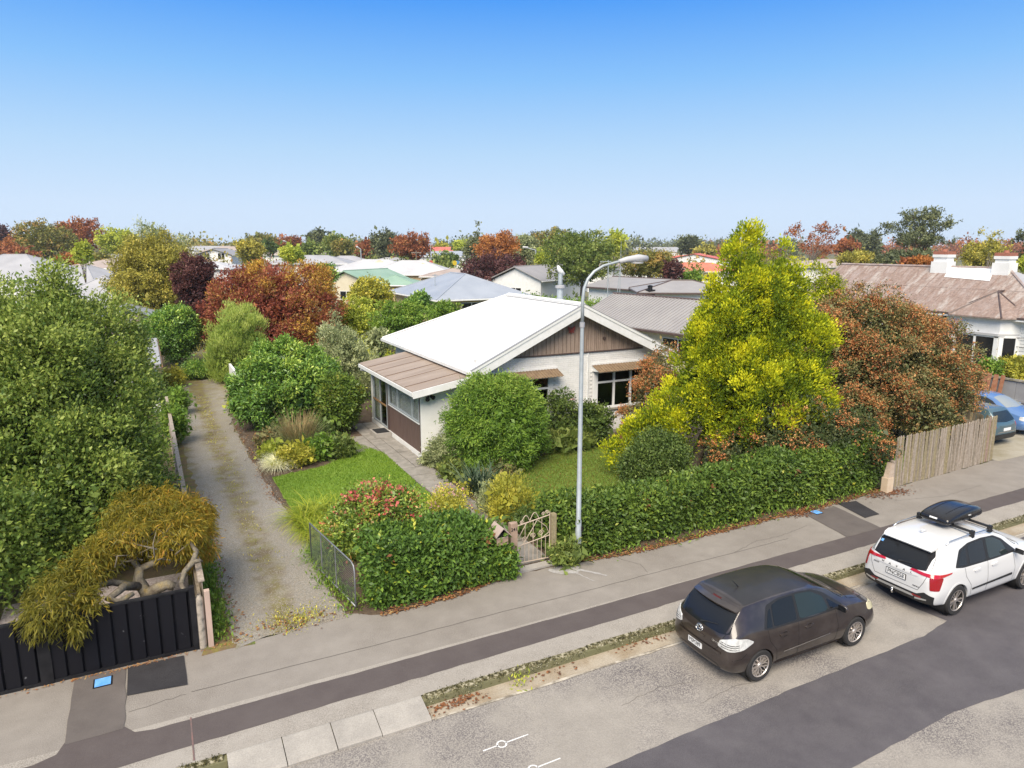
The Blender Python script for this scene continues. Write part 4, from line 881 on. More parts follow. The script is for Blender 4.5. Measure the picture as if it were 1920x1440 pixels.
for u0, u1 in ((.14, .42), (.4, .68)):
    q = MB(); q.tube([gp(u0 + (u1 - u0) * t / 8, 1.14 + .16 * u0 + .2 * math.sin(math.pi * t / 8)) for t in range(9)], .01, 5); P('scroll', q, GM, gt)
q = MB(); q.tube([gp(.2, .62), gp(.45, .95), gp(.62, 1.2)], .009, 5); q.tube([gp(.62, 1.2), gp(.9, .98), gp(.97, .82), gp(.8, .72)], .009, 5); q.tube([gp(.05, .78), gp(.3, 1.16)], .009, 5); P('brace', q, GM, gt)
q = MB(); q.box(8.55, 8.68, 14.5, 14.63, 0, 1.3); solo('gate_post', q, M['old_fence3'], 'mossy square timber gate post between the gate and the long hedge', 'post')
q = MB(); q.box(7.5, 8.68, 14.35, 14.6, .0, .05); tag(solo('threshold', q, M['concrete'], 'pale concrete threshold under the scroll gate', 'threshold'))
# electricity box at the hedge end
kb = thing('service_box', 'cream service box at the foot of the hedge end and palings', 'service box', (20.95, 14.1, 0))
q = MB(); q.box(20.8, 21.1, 14.0, 14.22, 0, .5); P('box', q, M['cream'], kb)
q = MB(); q.prism([(20.84, 14.02, .502), (21.1, 14.02, .502), (21.1, 14.02, .95), (20.98, 14.02, 1.0)], (0, .18, 0)); P('hood', q, M['gate_cream'], kb)
q = MB(); q.box(21.18, 21.3, 14.12, 14.24, 0, 1.0); solo('stub_post', q, M['old_fence2'], 'pale stub post where the palings meet the hedge', 'post')

# ---------------------------------------------------------------- street lamp
lp = thing('street_lamp', 'tall grey steel street lamp with curved arm in front of the cottage', 'street lamp', (9.2, 14.3, 0))
q = MB(); q.tube([(9.2, 14.3, 0), (9.2, 14.3, .3), (9.2, 14.3, 1.1), (9.2, 14.3, 1.12), (9.2, 14.3, 6.05)], [.08, .08, .077, .064, .045], 14); P('pole', q, M['galv'], lp, 'auto')
arm = [(9.2, 14.3, 6.04), (9.2, 14.3, 6.62), (9.235, 14.3, 6.9), (9.33, 14.29, 7.12), (9.5, 14.29, 7.29), (9.75, 14.28, 7.42), (10.1, 14.27, 7.5), (10.45, 14.26, 7.56)]
q = MB(); q.tube(arm, [.042, .04, .038, .036, .034, .032, .03, .03], 12); P('arm', q, M['galv'], lp, True)
q = MB(); q.tube([(10.2, 14.265, 7.52), (10.4, 14.26, 7.56), (10.75, 14.25, 7.6), (11.0, 14.24, 7.58)], [.05, .07, .088, .075], 12)
hd = P('lamp_head', q, M['iron_white'], lp, True)
q = MB(); q.lathe([(.16, 7.47), (.15, 7.44), (0, 7.43)], (10.72, 14.25, .03), 'Z', 14); link('lens', q.mesh('lens', mat('clear_lens', (.6, .6, .6), .2), 'auto', org_of(lp)), hd)
q = MB(); q.box(9.245, 9.285, 14.21, 14.25, .82, .95); P('hatch', q, M['ink'], lp)
q = MB(); q.tube([(9.2, 14.3, 5.98), (9.2, 14.3, 6.1)], .062, 14); P('pole_collar', q, M['iron_pale'], lp)

# ---------------------------------------------------------------- left neighbours' shed, low wall
sh = thing('garden_shed', 'white walled shed with pale flat roof at the left of the driveway', 'shed', (-1.8, 42, 0))
q = MB(); q.box(-4, .15, 37.3, 47.4, 0, 2.22); P('wall', q, M['white'], sh)
q = MB(); q.prism([(-4.2, 37.0, 2.24), (.35, 37.0, 2.24), (.35, 37.0, 2.4), (-4.2, 37.0, 2.4)], (0, 10.7, 0)); P('roof_edge', q, M['iron_grey'], sh)
for i in range(5):
    q = MB(); q.box(-4.18 + i * .905, -4.18 + (i + 1) * .905 - .02, 37.05, 47.65, 2.4, 2.43); P('roof_sheet', q, M['iron_pale'], sh)
q = MB(); q.tube([(.36, 37, 2.3), (.36, 47.7, 2.3)], .06, 6); P('gutter', q, M['timber'], sh)
cf = thing('iron_fence', 'rusted corrugated iron fence behind the shed under the olive tree', 'fence', (-1, 56, 0))
q = MB(); n = 60
q.add([(-3.5 + 4.2 * i / n, 55 + .05 * math.sin(i * 1.5), z) for i in range(n + 1) for z in (0, 2.0)], [(2 * i, 2 * i + 1, 2 * i + 3, 2 * i + 2) for i in range(n)]); P('sheet', q, M['corr_old'], cf)
gsh = hip_house('iron_shed', 'small grey iron shed roof between the left tree and the olive tree', -1.4, 63, 0, 4.5, 6, 2.4, 3.2, M['corr_old'], M['iron_blue'], 'y', 'gable', .25, cat='shed')
q = MB(); q.box(3.86, 3.98, 37, 43.2, 0, 1.25); tag(solo('low_wall', q, M['white'], 'low white rendered wall on the right edge of the driveway', 'wall'))
q = MB(); q.box(-.35, .05, 24.6, 25.1, .0, .5); solo('black_bin', q, M['ink'], 'black plastic tub behind the boundary fence', 'tub')
# ---------------------------------------------------------------- foliage engine
def unit_v(a): return a / np.maximum(np.linalg.norm(a, axis=-1, keepdims=True), 1e-9)
def lump(p, f, seed):
    r = np.random.default_rng(seed); k = r.normal(size=(5, 3)) * f; ph = r.uniform(0, 6.28, 5)
    return np.sin(p @ k.T + ph).mean(axis=1)
def surf_pts(blobs, n, rng, shell, amp, freq, zmin, seed, core):
    B = np.array(blobs, float); wgt = (B[:, 3] * B[:, 4] + B[:, 3] * B[:, 5] + B[:, 4] * B[:, 5]); wgt /= wgt.sum()
    m = int(n * 2.2) + 50; idx = rng.choice(len(B), m, p=wgt); u = unit_v(rng.normal(size=(m, 3)))
    c, r = B[idx, :3], B[idx, 3:6]
    rad = (1 - shell * rng.random(m) ** 1.7); q_ = c + u * r; rad *= 1 + amp * (1.8 * lump(q_, freq, seed) + 1.0 * lump(q_, freq * 3.1, seed + 1))
    p = c + u * r * rad[:, None]; nrm = unit_v(u / r)
    keep = p[:, 2] > zmin
    for j in range(len(B)):
        q = (((p - B[j, :3]) / B[j, 3:6]) ** 2).sum(axis=1); keep &= ~((q < core ** 2) & (idx != j))
    return p[keep][:n], nrm[keep][:n]
def blob_tips(blobs, n, rng, shell=.3, amp=.16, freq=1.6, zmin=.05, seed=0, core=.72, puff=None, pz=1.0, fill=.22):
    """shoot tips: leaf clumps (puffs) sit on the crown's lumpy surface, with thinner foliage between and behind them.
    returns positions, normals and a per-clump value"""
    B = np.array(blobs, float); rm = float(np.median(np.cbrt(B[:, 3] * B[:, 4] * B[:, 5]))); pr_ = puff or max(.12, .27 * rm)
    area = float((4 * B[:, 3] * B[:, 4] + 4 * B[:, 3] * B[:, 5] + 4 * B[:, 4] * B[:, 5]).sum()) * .62
    k = int(np.clip(.52 * area / (math.pi * pr_ ** 2), 5, max(6, n // 5)))
    nf = int(n * fill); fp, fn = surf_pts(blobs, nf, rng, min(.7, shell * 1.7), amp, freq, zmin, seed, core * .8)
    cp, cn = surf_pts(blobs, k, rng, shell * .8, amp, freq, zmin, seed, core)
    k = len(cp); per = max(1, (n - nf) // max(1, k)); i = np.repeat(np.arange(k), per); m = len(i)
    u = unit_v(rng.normal(size=(m, 3)) + .75 * cn[i] + np.array([0, 0, .25])); rr = pr_ * rng.uniform(.6, 1.35, k)[i]
    p = cp[i] + u * rr[:, None] * np.array([1, 1, pz]) * (.55 + .45 * rng.random(m) ** .5)[:, None]; nr = unit_v(u + .8 * cn[i])
    tv_ = np.clip(.5 + .34 * rng.normal(size=k), 0, 1)[i]
    p = np.concatenate([p, fp]); nr = np.concatenate([nr, fn]); tv_ = np.concatenate([tv_, np.full(len(fp), .2)])  # fill between clumps gets a dark value: gap shade painted into leaf colour
    keep = p[:, 2] > zmin
    blob_tips.clump = tv_[keep]
    return p[keep], nr[keep]
def box_tips(x0, x1, y0, y1, z1, n, rng, seed=0, amp=.1, topf=lambda x: 0.0):
    """clipped hedge: tips on top and faces of a box with rounded, wavy faces"""
    ax = (x1 - x0) * z1; ay = (y1 - y0) * z1; at_ = (x1 - x0) * (y1 - y0); tot = 2 * ax + 2 * ay + at_
    s = rng.choice(5, n, p=np.array([ax, ax, ay, ay, at_]) / tot); u, v = rng.random(n), rng.random(n); P_ = np.zeros((n, 3)); N_ = np.zeros((n, 3))
    for k, f in enumerate(((0, y0, -1), (0, y1, 1), (1, x0, -1), (1, x1, 1), (2, z1, 1))):
        i = s == k
        if f[0] == 0: P_[i] = np.c_[x0 + (x1 - x0) * u[i], np.full(i.sum(), f[1]), z1 * v[i]]; N_[i, 1] = f[2]
        elif f[0] == 1: P_[i] = np.c_[np.full(i.sum(), f[1]), y0 + (y1 - y0) * u[i], z1 * v[i]]; N_[i, 0] = f[2]
        else: P_[i] = np.c_[x0 + (x1 - x0) * u[i], y0 + (y1 - y0) * v[i], np.full(i.sum(), z1)]; N_[i, 2] = 1
    c = np.array([0, (y0 + y1) / 2, 0]); ed = np.clip((P_[:, 2] / z1 - .8) / .2, 0, 1)
    P_[:, 1] += (c[1] - P_[:, 1]) * .16 * ed ** 2
    P_ += N_ * (amp * 1.6 * lump(P_, 2.6, seed) - .12 * rng.random(n) ** 1.5)[:, None]
    P_[:, 2] += np.array([topf(x) for x in P_[:, 0]]) * np.clip(P_[:, 2] / z1, 0, 1)
    N_ = unit_v(N_ + .35 * rng.normal(size=(n, 3)) + np.array([0, 0, .25]))
    k = P_[:, 2] > .06
    return P_[k], N_[k]
def leaf_quads(P_, N_, T_, per, L, asp, rng, spread=.1, up=.25, rnd=.8, out=.8, fold=.12, bias=None, vm=.55):
    n = len(P_); i = np.repeat(np.arange(n), per); m = len(i)
    c = P_[i] + rng.normal(size=(m, 3)) * spread; d = out * N_[i] + rnd * rng.normal(size=(m, 3)); d[:, 2] += up
    if bias is not None: d += np.asarray(bias)
    d = unit_v(d); s = L * (.65 + .7 * rng.random(m))[:, None]
    ref = N_[i] + .7 * rng.normal(size=(m, 3)); ref[:, 2] += .6
    side = unit_v(np.cross(d, ref)); nr = np.cross(side, d)
    v = np.empty((m, 4, 3)); v[:, 0] = c; mid = c + d * s * .5; v[:, 1] = mid + side * s * asp * .5 + nr * fold * s; v[:, 2] = c + d * s - nr * fold * .6 * s; v[:, 3] = mid - side * s * asp * .5 + nr * fold * s
    a = np.clip(vm * T_[i] + (1 - vm) * rng.random(m), 0, 1)
    return v.reshape(-1, 3), np.repeat(a, 4)
def quad_mesh(name, parts, mats, org=(0, 0, 0)):
    """parts: list of (verts (4n,3), attr (4n), material index)"""
    V = np.concatenate([p[0] for p in parts]) - np.array(org); A = np.concatenate([p[1] for p in parts]); nq = len(V) // 4
    me = bpy.data.meshes.new(name); me.vertices.add(nq * 4); me.vertices.foreach_set('co', V.astype(np.float32).ravel())
    me.loops.add(nq * 4); me.loops.foreach_set('vertex_index', np.arange(nq * 4, dtype=np.int32)); me.polygons.add(nq)
    me.polygons.foreach_set('loop_start', np.arange(0, nq * 4, 4, dtype=np.int32))
    at_ = me.attributes.new('v', 'FLOAT', 'POINT'); at_.data.foreach_set('value', A.astype(np.float32))
    for mt in (mats if isinstance(mats, (list, tuple)) else [mats]): me.materials.append(mt)
    mi = np.concatenate([np.full(len(p[0]) // 4, p[2] if len(p) > 2 else 0, dtype=np.int32) for p in parts])
    if mi.any(): me.polygons.foreach_set('material_index', mi)
    me.update(calc_edges=True); return me
def limbs(base, blobs, rng, k=9, r0=.12, frac=.45, m=None, wig=.08):
    """tapered trunk with limbs reaching into the crown"""
    B = np.array(blobs, float); c = (B[:, :3] * B[:, 3:4]).sum(0) / B[:, 3].sum(); base = np.array(base, float); q = MB()
    fork = base + (c - base) * frac; fork[2] = max(fork[2], base[2] + .15)
    pts = [base + (fork - base) * t + rng.normal(size=3) * wig * .6 * (0 < t < 1) for t in (0, .35, .7, 1)]
    q.tube([base - np.array([0, 0, .05])] + pts, [r0 * 1.35, r0 * 1.15, r0, r0 * .92, r0 * .85], 8)
    for j in range(k):
        b = B[rng.integers(len(B))]; u = unit_v(rng.normal(size=3)); u[2] = abs(u[2]) * .8; t_ = b[:3] + u * b[3:6] * .82
        L = np.linalg.norm(t_ - fork); p = [fork + (t_ - fork) * t + np.array([0, 0, .18 * L * math.sin(math.pi * t) * .5]) + rng.normal(size=3) * wig * L * .25 * (0 < t < 1) for t in (0, .25, .5, .75, 1)]
        rr = r0 * rng.uniform(.35, .6); q.tube(p, [rr, rr * .8, rr * .55, rr * .35, rr * .12], 5)
    return q
def dome(w_, d_, h, z0, rng, k=7, rough=.55, squash=1.0):
    """blobs of a lumpy rounded crown, local to its base"""
    cz = (z0 + h) / 2; rz2 = (h - z0) / 2; b = [(0, 0, cz, w_ / 2 * .8, d_ / 2 * .8, rz2 * .84)]
    for j in range(k):
        a = 2 * math.pi * (j + rng.random() * .7) / k; e = rng.uniform(-.25, .95); s = rng.uniform(.34, .52) * rough / .55
        ce = math.sqrt(max(0, 1 - min(1, e) ** 2)) if e > 0 else 1
        b.append((math.cos(a) * w_ / 2 * .58 * ce, math.sin(a) * d_ / 2 * .58 * ce, cz + e * rz2 * .58, w_ / 2 * s, d_ / 2 * s, rz2 * s * squash))
    return b
SEED = [100]
def shrub(name, label, cat, x, y, blobs, n, per, L, asp, m, mtrunk=None, r0=.05, k=7, shell=.32, amp=.16, freq=1.6, spread=.1, up=.25, rnd=.8, out=.8, vm=.5, tv=None, group=None, crown='foliage', stem='stem', extra=None, zmin=.05, frac=.45, bias=None, tfreq=.9, core=.72, fold=.12, puff=None, pz=1.0, fill=.22, inner=.25):
    SEED[0] += 1; rng = np.random.default_rng(SEED[0])
    root = thing(name, label, cat, (x, y, 0), 0, group)
    p, nr = blob_tips(blobs, n, rng, shell, amp, freq, zmin, SEED[0], core, puff, pz, fill); cl = blob_tips.clump
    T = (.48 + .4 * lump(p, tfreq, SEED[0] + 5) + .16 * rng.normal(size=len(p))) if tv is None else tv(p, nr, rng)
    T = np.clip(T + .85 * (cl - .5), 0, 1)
    v, a = leaf_quads(p, nr, T, per, L, asp, rng, spread, up, rnd, out, fold, bias, vm)
    parts = [(v, a)]; mats = [m]
    if inner:
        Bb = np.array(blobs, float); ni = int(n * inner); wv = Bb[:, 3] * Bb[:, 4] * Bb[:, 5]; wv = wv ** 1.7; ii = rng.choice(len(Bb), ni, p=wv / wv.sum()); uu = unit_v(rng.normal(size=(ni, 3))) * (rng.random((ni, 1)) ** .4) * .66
        pi = Bb[ii, :3] + uu * Bb[ii, 3:6]; pi = pi[pi[:, 2] > zmin + .1]; v3, a3 = leaf_quads(pi, unit_v(rng.normal(size=pi.shape)), np.full(len(pi), .25), 4, L * 2.1, .6, rng, spread * 2, 0, 1, .5, .1, None, .6); parts.append((v3, a3))  # inner leaves set dark, painting the crown's inner shade into their colour
    if extra:
        for (n2, per2, L2, asp2, m2, sp2) in extra:
            p2, nr2 = blob_tips(blobs, n2, rng, .1, amp, freq, zmin, SEED[0], core); T2 = rng.random(len(p2))
            v2, a2 = leaf_quads(p2 + nr2 * .05, nr2, T2, per2, L2, asp2, rng, sp2, .4, .9, .9); parts.append((v2, a2, len(mats))); mats.append(m2)
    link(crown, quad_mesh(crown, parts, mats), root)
    if mtrunk: link(stem, limbs((0, 0, 0), blobs, rng, k, r0, frac).mesh(stem, mtrunk, True), root)
    return root
def tree(name, label, x, y, blobs, n, per, L, asp, m, mtrunk=None, r0=.15, k=10, cat='tree', **kw):
    return shrub(name, label, cat, x, y, blobs, n, per, L, asp, m, mtrunk or M['bark'], r0, k, crown='crown', stem='trunk', **kw)
# leaf colours (v runs from old/dark to young/light leaf; low v on inner leaves paints shade)
G = lambda *s: [(i / (len(s) - 1), c) for i, c in enumerate(s)]
LM = {}
LM['laurel'] = leafmat('laurel_leaves', [(0, (.03, .07, .015)), (.45, (.055, .125, .022)), (.8, (.105, .2, .026)), (.93, (.24, .3, .03)), (1, (.3, .3, .04))], .46, .25, .28, bright=1.65, hue=1.22)
LM['laurel2'] = leafmat('deep_laurel_leaves', [(0, (.025, .06, .015)), (.5, (.06, .12, .02)), (.85, (.11, .19, .028)), (1, (.22, .27, .035))], .46, .25, .28, bright=1.6, hue=1.22)
LM['pitto'] = leafmat('mid_green_small_leaves', G((.035, .06, .012), (.085, .125, .022), (.165, .2, .038), (.29, .31, .08)), .45, .3, .3, hue=.95, bright=1.75)
LM['bright'] = leafmat('fresh_green_leaves', G((.035, .08, .013), (.075, .155, .02), (.13, .225, .03), (.19, .27, .045)), .45, .3, bright=1.65, hue=1.15)
LM['gold'] = leafmat('golden_conifer_sprays', [(0, (.04, .07, .008)), (.25, (.11, .16, .01)), (.5, (.26, .3, .012)), (.75, (.45, .45, .014)), (1, (.62, .56, .025))], .6, .3, .2, bright=1.42, hue=1.0)
LM['coto'] = leafmat('cotoneaster_leaves', G((.035, .05, .018), (.07, .08, .03), (.15, .1, .04), (.3, .14, .045)), .5, .2)
LM['coto2'] = leafmat('dark_cotoneaster_leaves', G((.016, .028, .01), (.035, .055, .018), (.07, .085, .028), (.13, .1, .04)), .5, .2, bright=1.7)
LM['berry'] = leafmat('orange_red_berries', G((.17, .055, .022), (.33, .115, .04), (.44, .21, .075), (.47, .29, .11)), .5, .1, bright=1.25)
LM['dark'] = leafmat('dark_evergreen_leaves', G((.016, .03, .008), (.032, .055, .012), (.055, .085, .018), (.1, .13, .03)), .45, .2, .3)
LM['rhodo'] = leafmat('rhododendron_leaves', G((.025, .055, .012), (.05, .11, .018), (.1, .17, .025), (.21, .27, .045)), .38, .22, .5)
LM['yellowgreen'] = leafmat('yellow_green_leaves', G((.06, .075, .012), (.14, .15, .02), (.25, .23, .03), (.38, .32, .07)), .5, .3)
LM['spotted'] = leafmat('yellow_spotted_leaves', [(0, (.035, .065, .012)), (.5, (.075, .125, .018)), (.8, (.14, .18, .025)), (.9, (.3, .26, .06)), (1, (.38, .32, .1))], .4, .25, .4, bright=2.0)
LM['upright'] = leafmat('pale_green_upright_leaves', G((.06, .1, .018), (.12, .17, .03), (.2, .25, .06), (.33, .36, .12)), .5, .35)
LM['redmaple'] = leafmat('red_maple_leaves', [(0, (.09, .028, .02)), (.3, (.2, .055, .035)), (.5, (.27, .09, .04)), (.62, (.22, .14, .045)), (.78, (.32, .18, .035)), (.92, (.4, .24, .03)), (1, (.2, .2, .05))], .55, .35, bright=1.65)
LM['copper'] = leafmat('copper_purple_leaves', G((.03, .014, .014), (.065, .025, .025), (.1, .04, .035), (.15, .07, .055)), .5, .25, bright=1.5)
LM['olive'] = leafmat('olive_gold_leaves', G((.06, .062, .015), (.13, .12, .022), (.21, .19, .035), (.32, .25, .05)), .5, .3)
LM['lace'] = leafmat('golden_lace_maple_leaves', G((.07, .08, .014), (.16, .145, .018), (.29, .2, .022), (.44, .2, .04)), .5, .45, bright=1.6)
LM['orange'] = leafmat('orange_autumn_leaves', G((.15, .06, .02), (.29, .11, .03), (.4, .17, .045), (.46, .25, .08)), .55, .35, bright=1.4)
LM['russet'] = leafmat('russet_autumn_leaves', G((.11, .045, .022), (.22, .075, .032), (.3, .11, .04), (.26, .17, .05)), .55, .3, bright=1.5)
LM['oakgreen'] = leafmat('tired_oak_leaves', G((.04, .05, .014), (.08, .09, .022), (.14, .12, .03), (.25, .13, .04)), .55, .3)
LM['midgreen'] = leafmat('mid_green_tree_leaves', G((.03, .05, .014), (.06, .09, .02), (.1, .13, .03), (.17, .18, .05)), .55, .3)
LM['lime'] = leafmat('lime_green_leaves', G((.07, .1, .015), (.14, .18, .024), (.22, .25, .035), (.34, .34, .05)), .5, .35)
LM['pine'] = leafmat('dark_pine_needles', G((.022, .03, .016), (.04, .052, .025), (.065, .08, .034), (.1, .11, .045)), .6, .15)
LM['greyshrub'] = leafmat('grey_green_leaves', G((.05, .065, .03), (.1, .125, .055), (.17, .2, .095), (.27, .29, .17)), .55, .3)
LM['photinia'] = leafmat('photinia_leaves', [(0, (.03, .06, .015)), (.4, (.07, .12, .02)), (.72, (.15, .2, .03)), (.9, (.3, .1, .05)), (1, (.36, .1, .06))], .38, .25, .5)
LM['flower_red'] = leafmat('coral_red_petals', G((.5, .06, .08), (.62, .12, .12), (.66, .2, .16), (.6, .3, .2)), .5, .3, bright=1.0)
LM['flower_white'] = leafmat('white_petals', G((.6, .6, .58), (.75, .75, .72)), .5, .3, bright=1.0)
LM['flower_pink'] = leafmat('pale_pink_petals', G((.55, .28, .28), (.65, .42, .4), (.5, .1, .16)), .5, .3, bright=1.0)
LM['grass_y'] = leafmat('yellow_green_blades', G((.1, .14, .015), (.21, .25, .022), (.33, .34, .03), (.45, .4, .08)), .5, .4, bright=1.45, hue=.92)
LM['tan'] = leafmat('tan_grass_blades', G((.1, .11, .04), (.2, .16, .07), (.3, .22, .1), (.36, .27, .14)), .6, .35, bright=1.4)
LM['fescue'] = leafmat('silvery_grass_blades', G((.2, .2, .13), (.33, .33, .22), (.46, .45, .32), (.5, .48, .36)), .6, .35)
LM['litter'] = leafmat('fallen_leaves', G((.08, .04, .025), (.2, .08, .035), (.3, .13, .05), (.42, .28, .12)), .8, .1, bright=1.0)
LM['lawnblade'] = leafmat('lawn_blades', G((.07, .15, .012), (.12, .215, .018), (.17, .26, .028)), .6, .4, bright=1.5, hue=1.1)
LM['lawnblade2'] = leafmat('olive_lawn_blades', G((.095, .12, .018), (.15, .16, .028), (.2, .19, .045)), .6, .4, bright=1.45, hue=.95)
LM['moss'] = leafmat('kerb_moss', G((.03, .032, .01), (.065, .06, .018), (.13, .12, .045)), .95, .1, bright=1.0)

# ---- clipped hedges
def hedge(label, x0, x1, y0, y1, z1, n, per, L, m, topf=lambda x: 0, seed=1, nstem=8, name='hedge', amp=.1, spread=.07):
    rng = np.random.default_rng(seed); root = thing(name, label, 'hedge', ((x0 + x1) / 2, (y0 + y1) / 2, 0)); org = org_of(root)
    p, nr = box_tips(x0, x1, y0, y1, z1, n, rng, seed, amp, topf)
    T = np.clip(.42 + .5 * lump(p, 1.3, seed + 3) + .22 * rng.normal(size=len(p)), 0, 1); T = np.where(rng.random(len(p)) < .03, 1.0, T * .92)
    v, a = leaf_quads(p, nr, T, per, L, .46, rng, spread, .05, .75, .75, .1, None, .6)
    # sparse inner leaves, shade painted in by a low v, keep it from being see-through
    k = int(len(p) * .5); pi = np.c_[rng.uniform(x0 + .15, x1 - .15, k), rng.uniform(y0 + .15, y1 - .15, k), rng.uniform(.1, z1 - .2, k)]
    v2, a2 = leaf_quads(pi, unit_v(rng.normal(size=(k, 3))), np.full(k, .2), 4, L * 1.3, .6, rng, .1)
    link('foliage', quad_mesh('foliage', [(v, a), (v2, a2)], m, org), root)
    d_ = rng.integers(0, len(p), 14); v, a = leaf_quads(p[d_] + nr[d_] * .03, nr[d_], rng.random(14) * .6, 16, L * .9, .5, rng, .07, 0, .9, .6); link('dead_sprig', quad_mesh('dead_sprig', [(v, a)], LM['litter'], org), root)
    q = MB()
    for i in range(nstem):
        x, y = rng.uniform(x0 + .2, x1 - .2), (y0 + y1) / 2 + rng.normal() * .12; q.tube([(x, y, 0), (x + rng.normal() * .08, y, z1 * .5), (x + rng.normal() * .2, y + rng.normal() * .15, z1 * .85)], [.035, .025, .008], 5)
    P('stem', q, M['bark'], root); return root
hedge('square clipped laurel hedge between the driveway and the scroll gate', 3.95, 7.3, 14.2, 15.45, 1.36, 4600, 7, .115, LM['laurel'], lambda x: (.1 if x < 4.7 else 0) - .85 * max(0, (x - 6.5)), 11, 12)
hedge('long clipped laurel hedge running from the street lamp to the palings', 8.85, 21.0, 14.45, 15.6, 1.3, 9500, 6, .12, LM['laurel2'], lambda x: .1 * math.sin(x * .9) + (.0 if x < 15 else (x - 15) * .07), 12, 30, amp=.12)

# ---- big left evergreen
bl = [(-2.4, 21.5, 2.9, 2.2, 2.6, 2.9), (-1.35, 20.2, 2.2, 1.3, 1.6, 2.0), (-3.0, 19.6, 2.2, 1.9, 1.9, 2.2), (-1.6, 22.8, 4.5, 1.3, 1.5, 1.8), (-3.0, 22, 5.3, 1.4, 1.5, 1.85), (-2.2, 22.5, 6.6, .4, .4, .85), (-2.6, 22.2, 6.3, .4, .4, .8), (-1.9, 21.4, 5.7, .4, .4, .9), (-1.0, 22.2, 5.2, .35, .35, .8), (-1.1, 22.6, 3.6, 1.05, 1.3, 1.9), (-4.2, 21, 3.6, 1.7, 2, 2.6), (-2.1, 18.6, 1.8, 1.3, 1.2, 1.55), (-1.0, 21.2, 1.3, .8, 1.2, 1.3), (-3.4, 17.8, 1.6, 1.3, 1.1, 1.5), (-2.3, 20.6, 5.0, 1.0, 1.0, 1.3)]
bx_, by_ = -2.0, 21.4
bl = [(x - bx_, y - by_, *r) for x, y, *r in bl]
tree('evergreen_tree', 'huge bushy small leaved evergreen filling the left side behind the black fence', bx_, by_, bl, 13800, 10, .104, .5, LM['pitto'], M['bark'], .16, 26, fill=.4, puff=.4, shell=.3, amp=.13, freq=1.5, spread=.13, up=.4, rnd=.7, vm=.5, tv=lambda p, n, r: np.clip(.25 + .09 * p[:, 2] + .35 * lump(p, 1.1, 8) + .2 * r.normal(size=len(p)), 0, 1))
# ---- lace-leaf maple with gnarled limbs
lm = thing('lace_maple', 'golden weeping lace leaf maple with gnarled lichen covered limbs above the black fence', 'tree', (-.75, 15.35, 0))
q = MB()
def gn(pts, r): q.tube([(x, y + .12, z * .88) for x, y, z in pts], [k * .85 for k in r], 9)
gn([(-.55, 15.3, 0), (-.6, 15.25, .5), (-.5, 15.3, .95), (-.66, 15.4, 1.35), (-.6, 15.5, 1.6)], [.2, .17, .16, .13, .1])
gn([(-.55, 15.28, .95), (-.3, 15.1, 1.2), (-.12, 15.02, 1.28), (.0, 15, 1.2)], [.16, .14, .12, .1])
gn([(-.62, 15.35, 1.2), (-.9, 15.05, 1.42), (-.95, 14.75, 1.5), (-1.15, 14.6, 1.42), (-.98, 14.5, 1.36), (-.72, 14.6, 1.44)], [.11, .1, .085, .085, .08, .05])
gn([(-.7, 15.2, 1.3), (-1.1, 15.1, 1.55), (-1.45, 15.0, 1.58), (-1.7, 15.0, 1.72)], [.085, .075, .06, .03])
gn([(-.6, 15.5, 1.55), (-.25, 15.4, 1.72), (.0, 15.5, 1.78), (.1, 15.8, 1.98)], [.09, .08, .06, .03])
gn([(-.6, 15.5, 1.55), (-.8, 15.6, 1.9), (-.6, 15.8, 2.1), (-.25, 16.0, 2.2)], [.08, .07, .055, .03])
gn([(.12, 14.62, 1.42), (.2, 14.85, 1.6), (.38, 14.95, 1.75), (.46, 15.05, 1.95), (.36, 15.3, 2.1)], [.055, .06, .075, .06, .03])
gn([(.12, 14.62, 1.42), (.16, 14.52, 1.34), (.12, 14.5, 1.24)], [.055, .05, .045])
gn([(.38, 14.95, 1.75), (.5, 14.9, 1.78), (.55, 14.95, 1.72)], [.06, .05, .02])
rg = np.random.default_rng(5)
for i in range(34):
    a = np.array([rg.uniform(-1.4, .3), rg.uniform(15, 16), rg.uniform(1.5, 1.9)]); b = a + np.array([rg.normal() * .35, rg.uniform(.1, .5), rg.uniform(.1, .5)]); mm = (a + b) / 2 + rg.normal(size=3) * .1
    q.tube([a, mm, b], [.018, .014, .006], 5)
P('trunk', q, M['bark_lichen'], lm, True)
bl = [(-.5, 15.75, 2.0, .8, .35, .28), (.15, 15.55, 1.9, .4, .32, .28), (-.1, 16.5, 1.85, .85, 1.0, .5), (.3, 17.3, 1.7, .62, .9, .55), (-.45, 17.2, 2.0, .8, .8, .5), (.35, 16.3, 1.5, .48, .5, .45), (-.85, 16.3, 1.75, .6, .5, .35), (-1.85, 14.9, 1.45, .55, .5, .42), (-1.45, 15.3, 1.72, .55, .45, .35), (-2.1, 14.5, 1.3, .4, .4, .42), (-1.6, 14.35, 1.22, .32, .25, .36), (.45, 15.9, 1.7, .28, .4, .25)]
rng = np.random.default_rng(77); p, nr = blob_tips([(x, y, z, a, b, c) for x, y, z, a, b, c in bl], 3600, rng, .4, .12, 2.5, .5, 3, .7)
T = np.clip(.35 + .28 * (p[:, 0] + .3) + .3 * lump(p, 1.6, 9) + .2 * rng.normal(size=len(p)), 0, 1)
v, a = leaf_quads(p, nr, T, 10, .13, .15, rng, .06, -.75, .45, .5, .05, None, .6)
link('crown', quad_mesh('crown', [(v, a)], LM['lace'], (-.75, 15.35, 0)), lm)

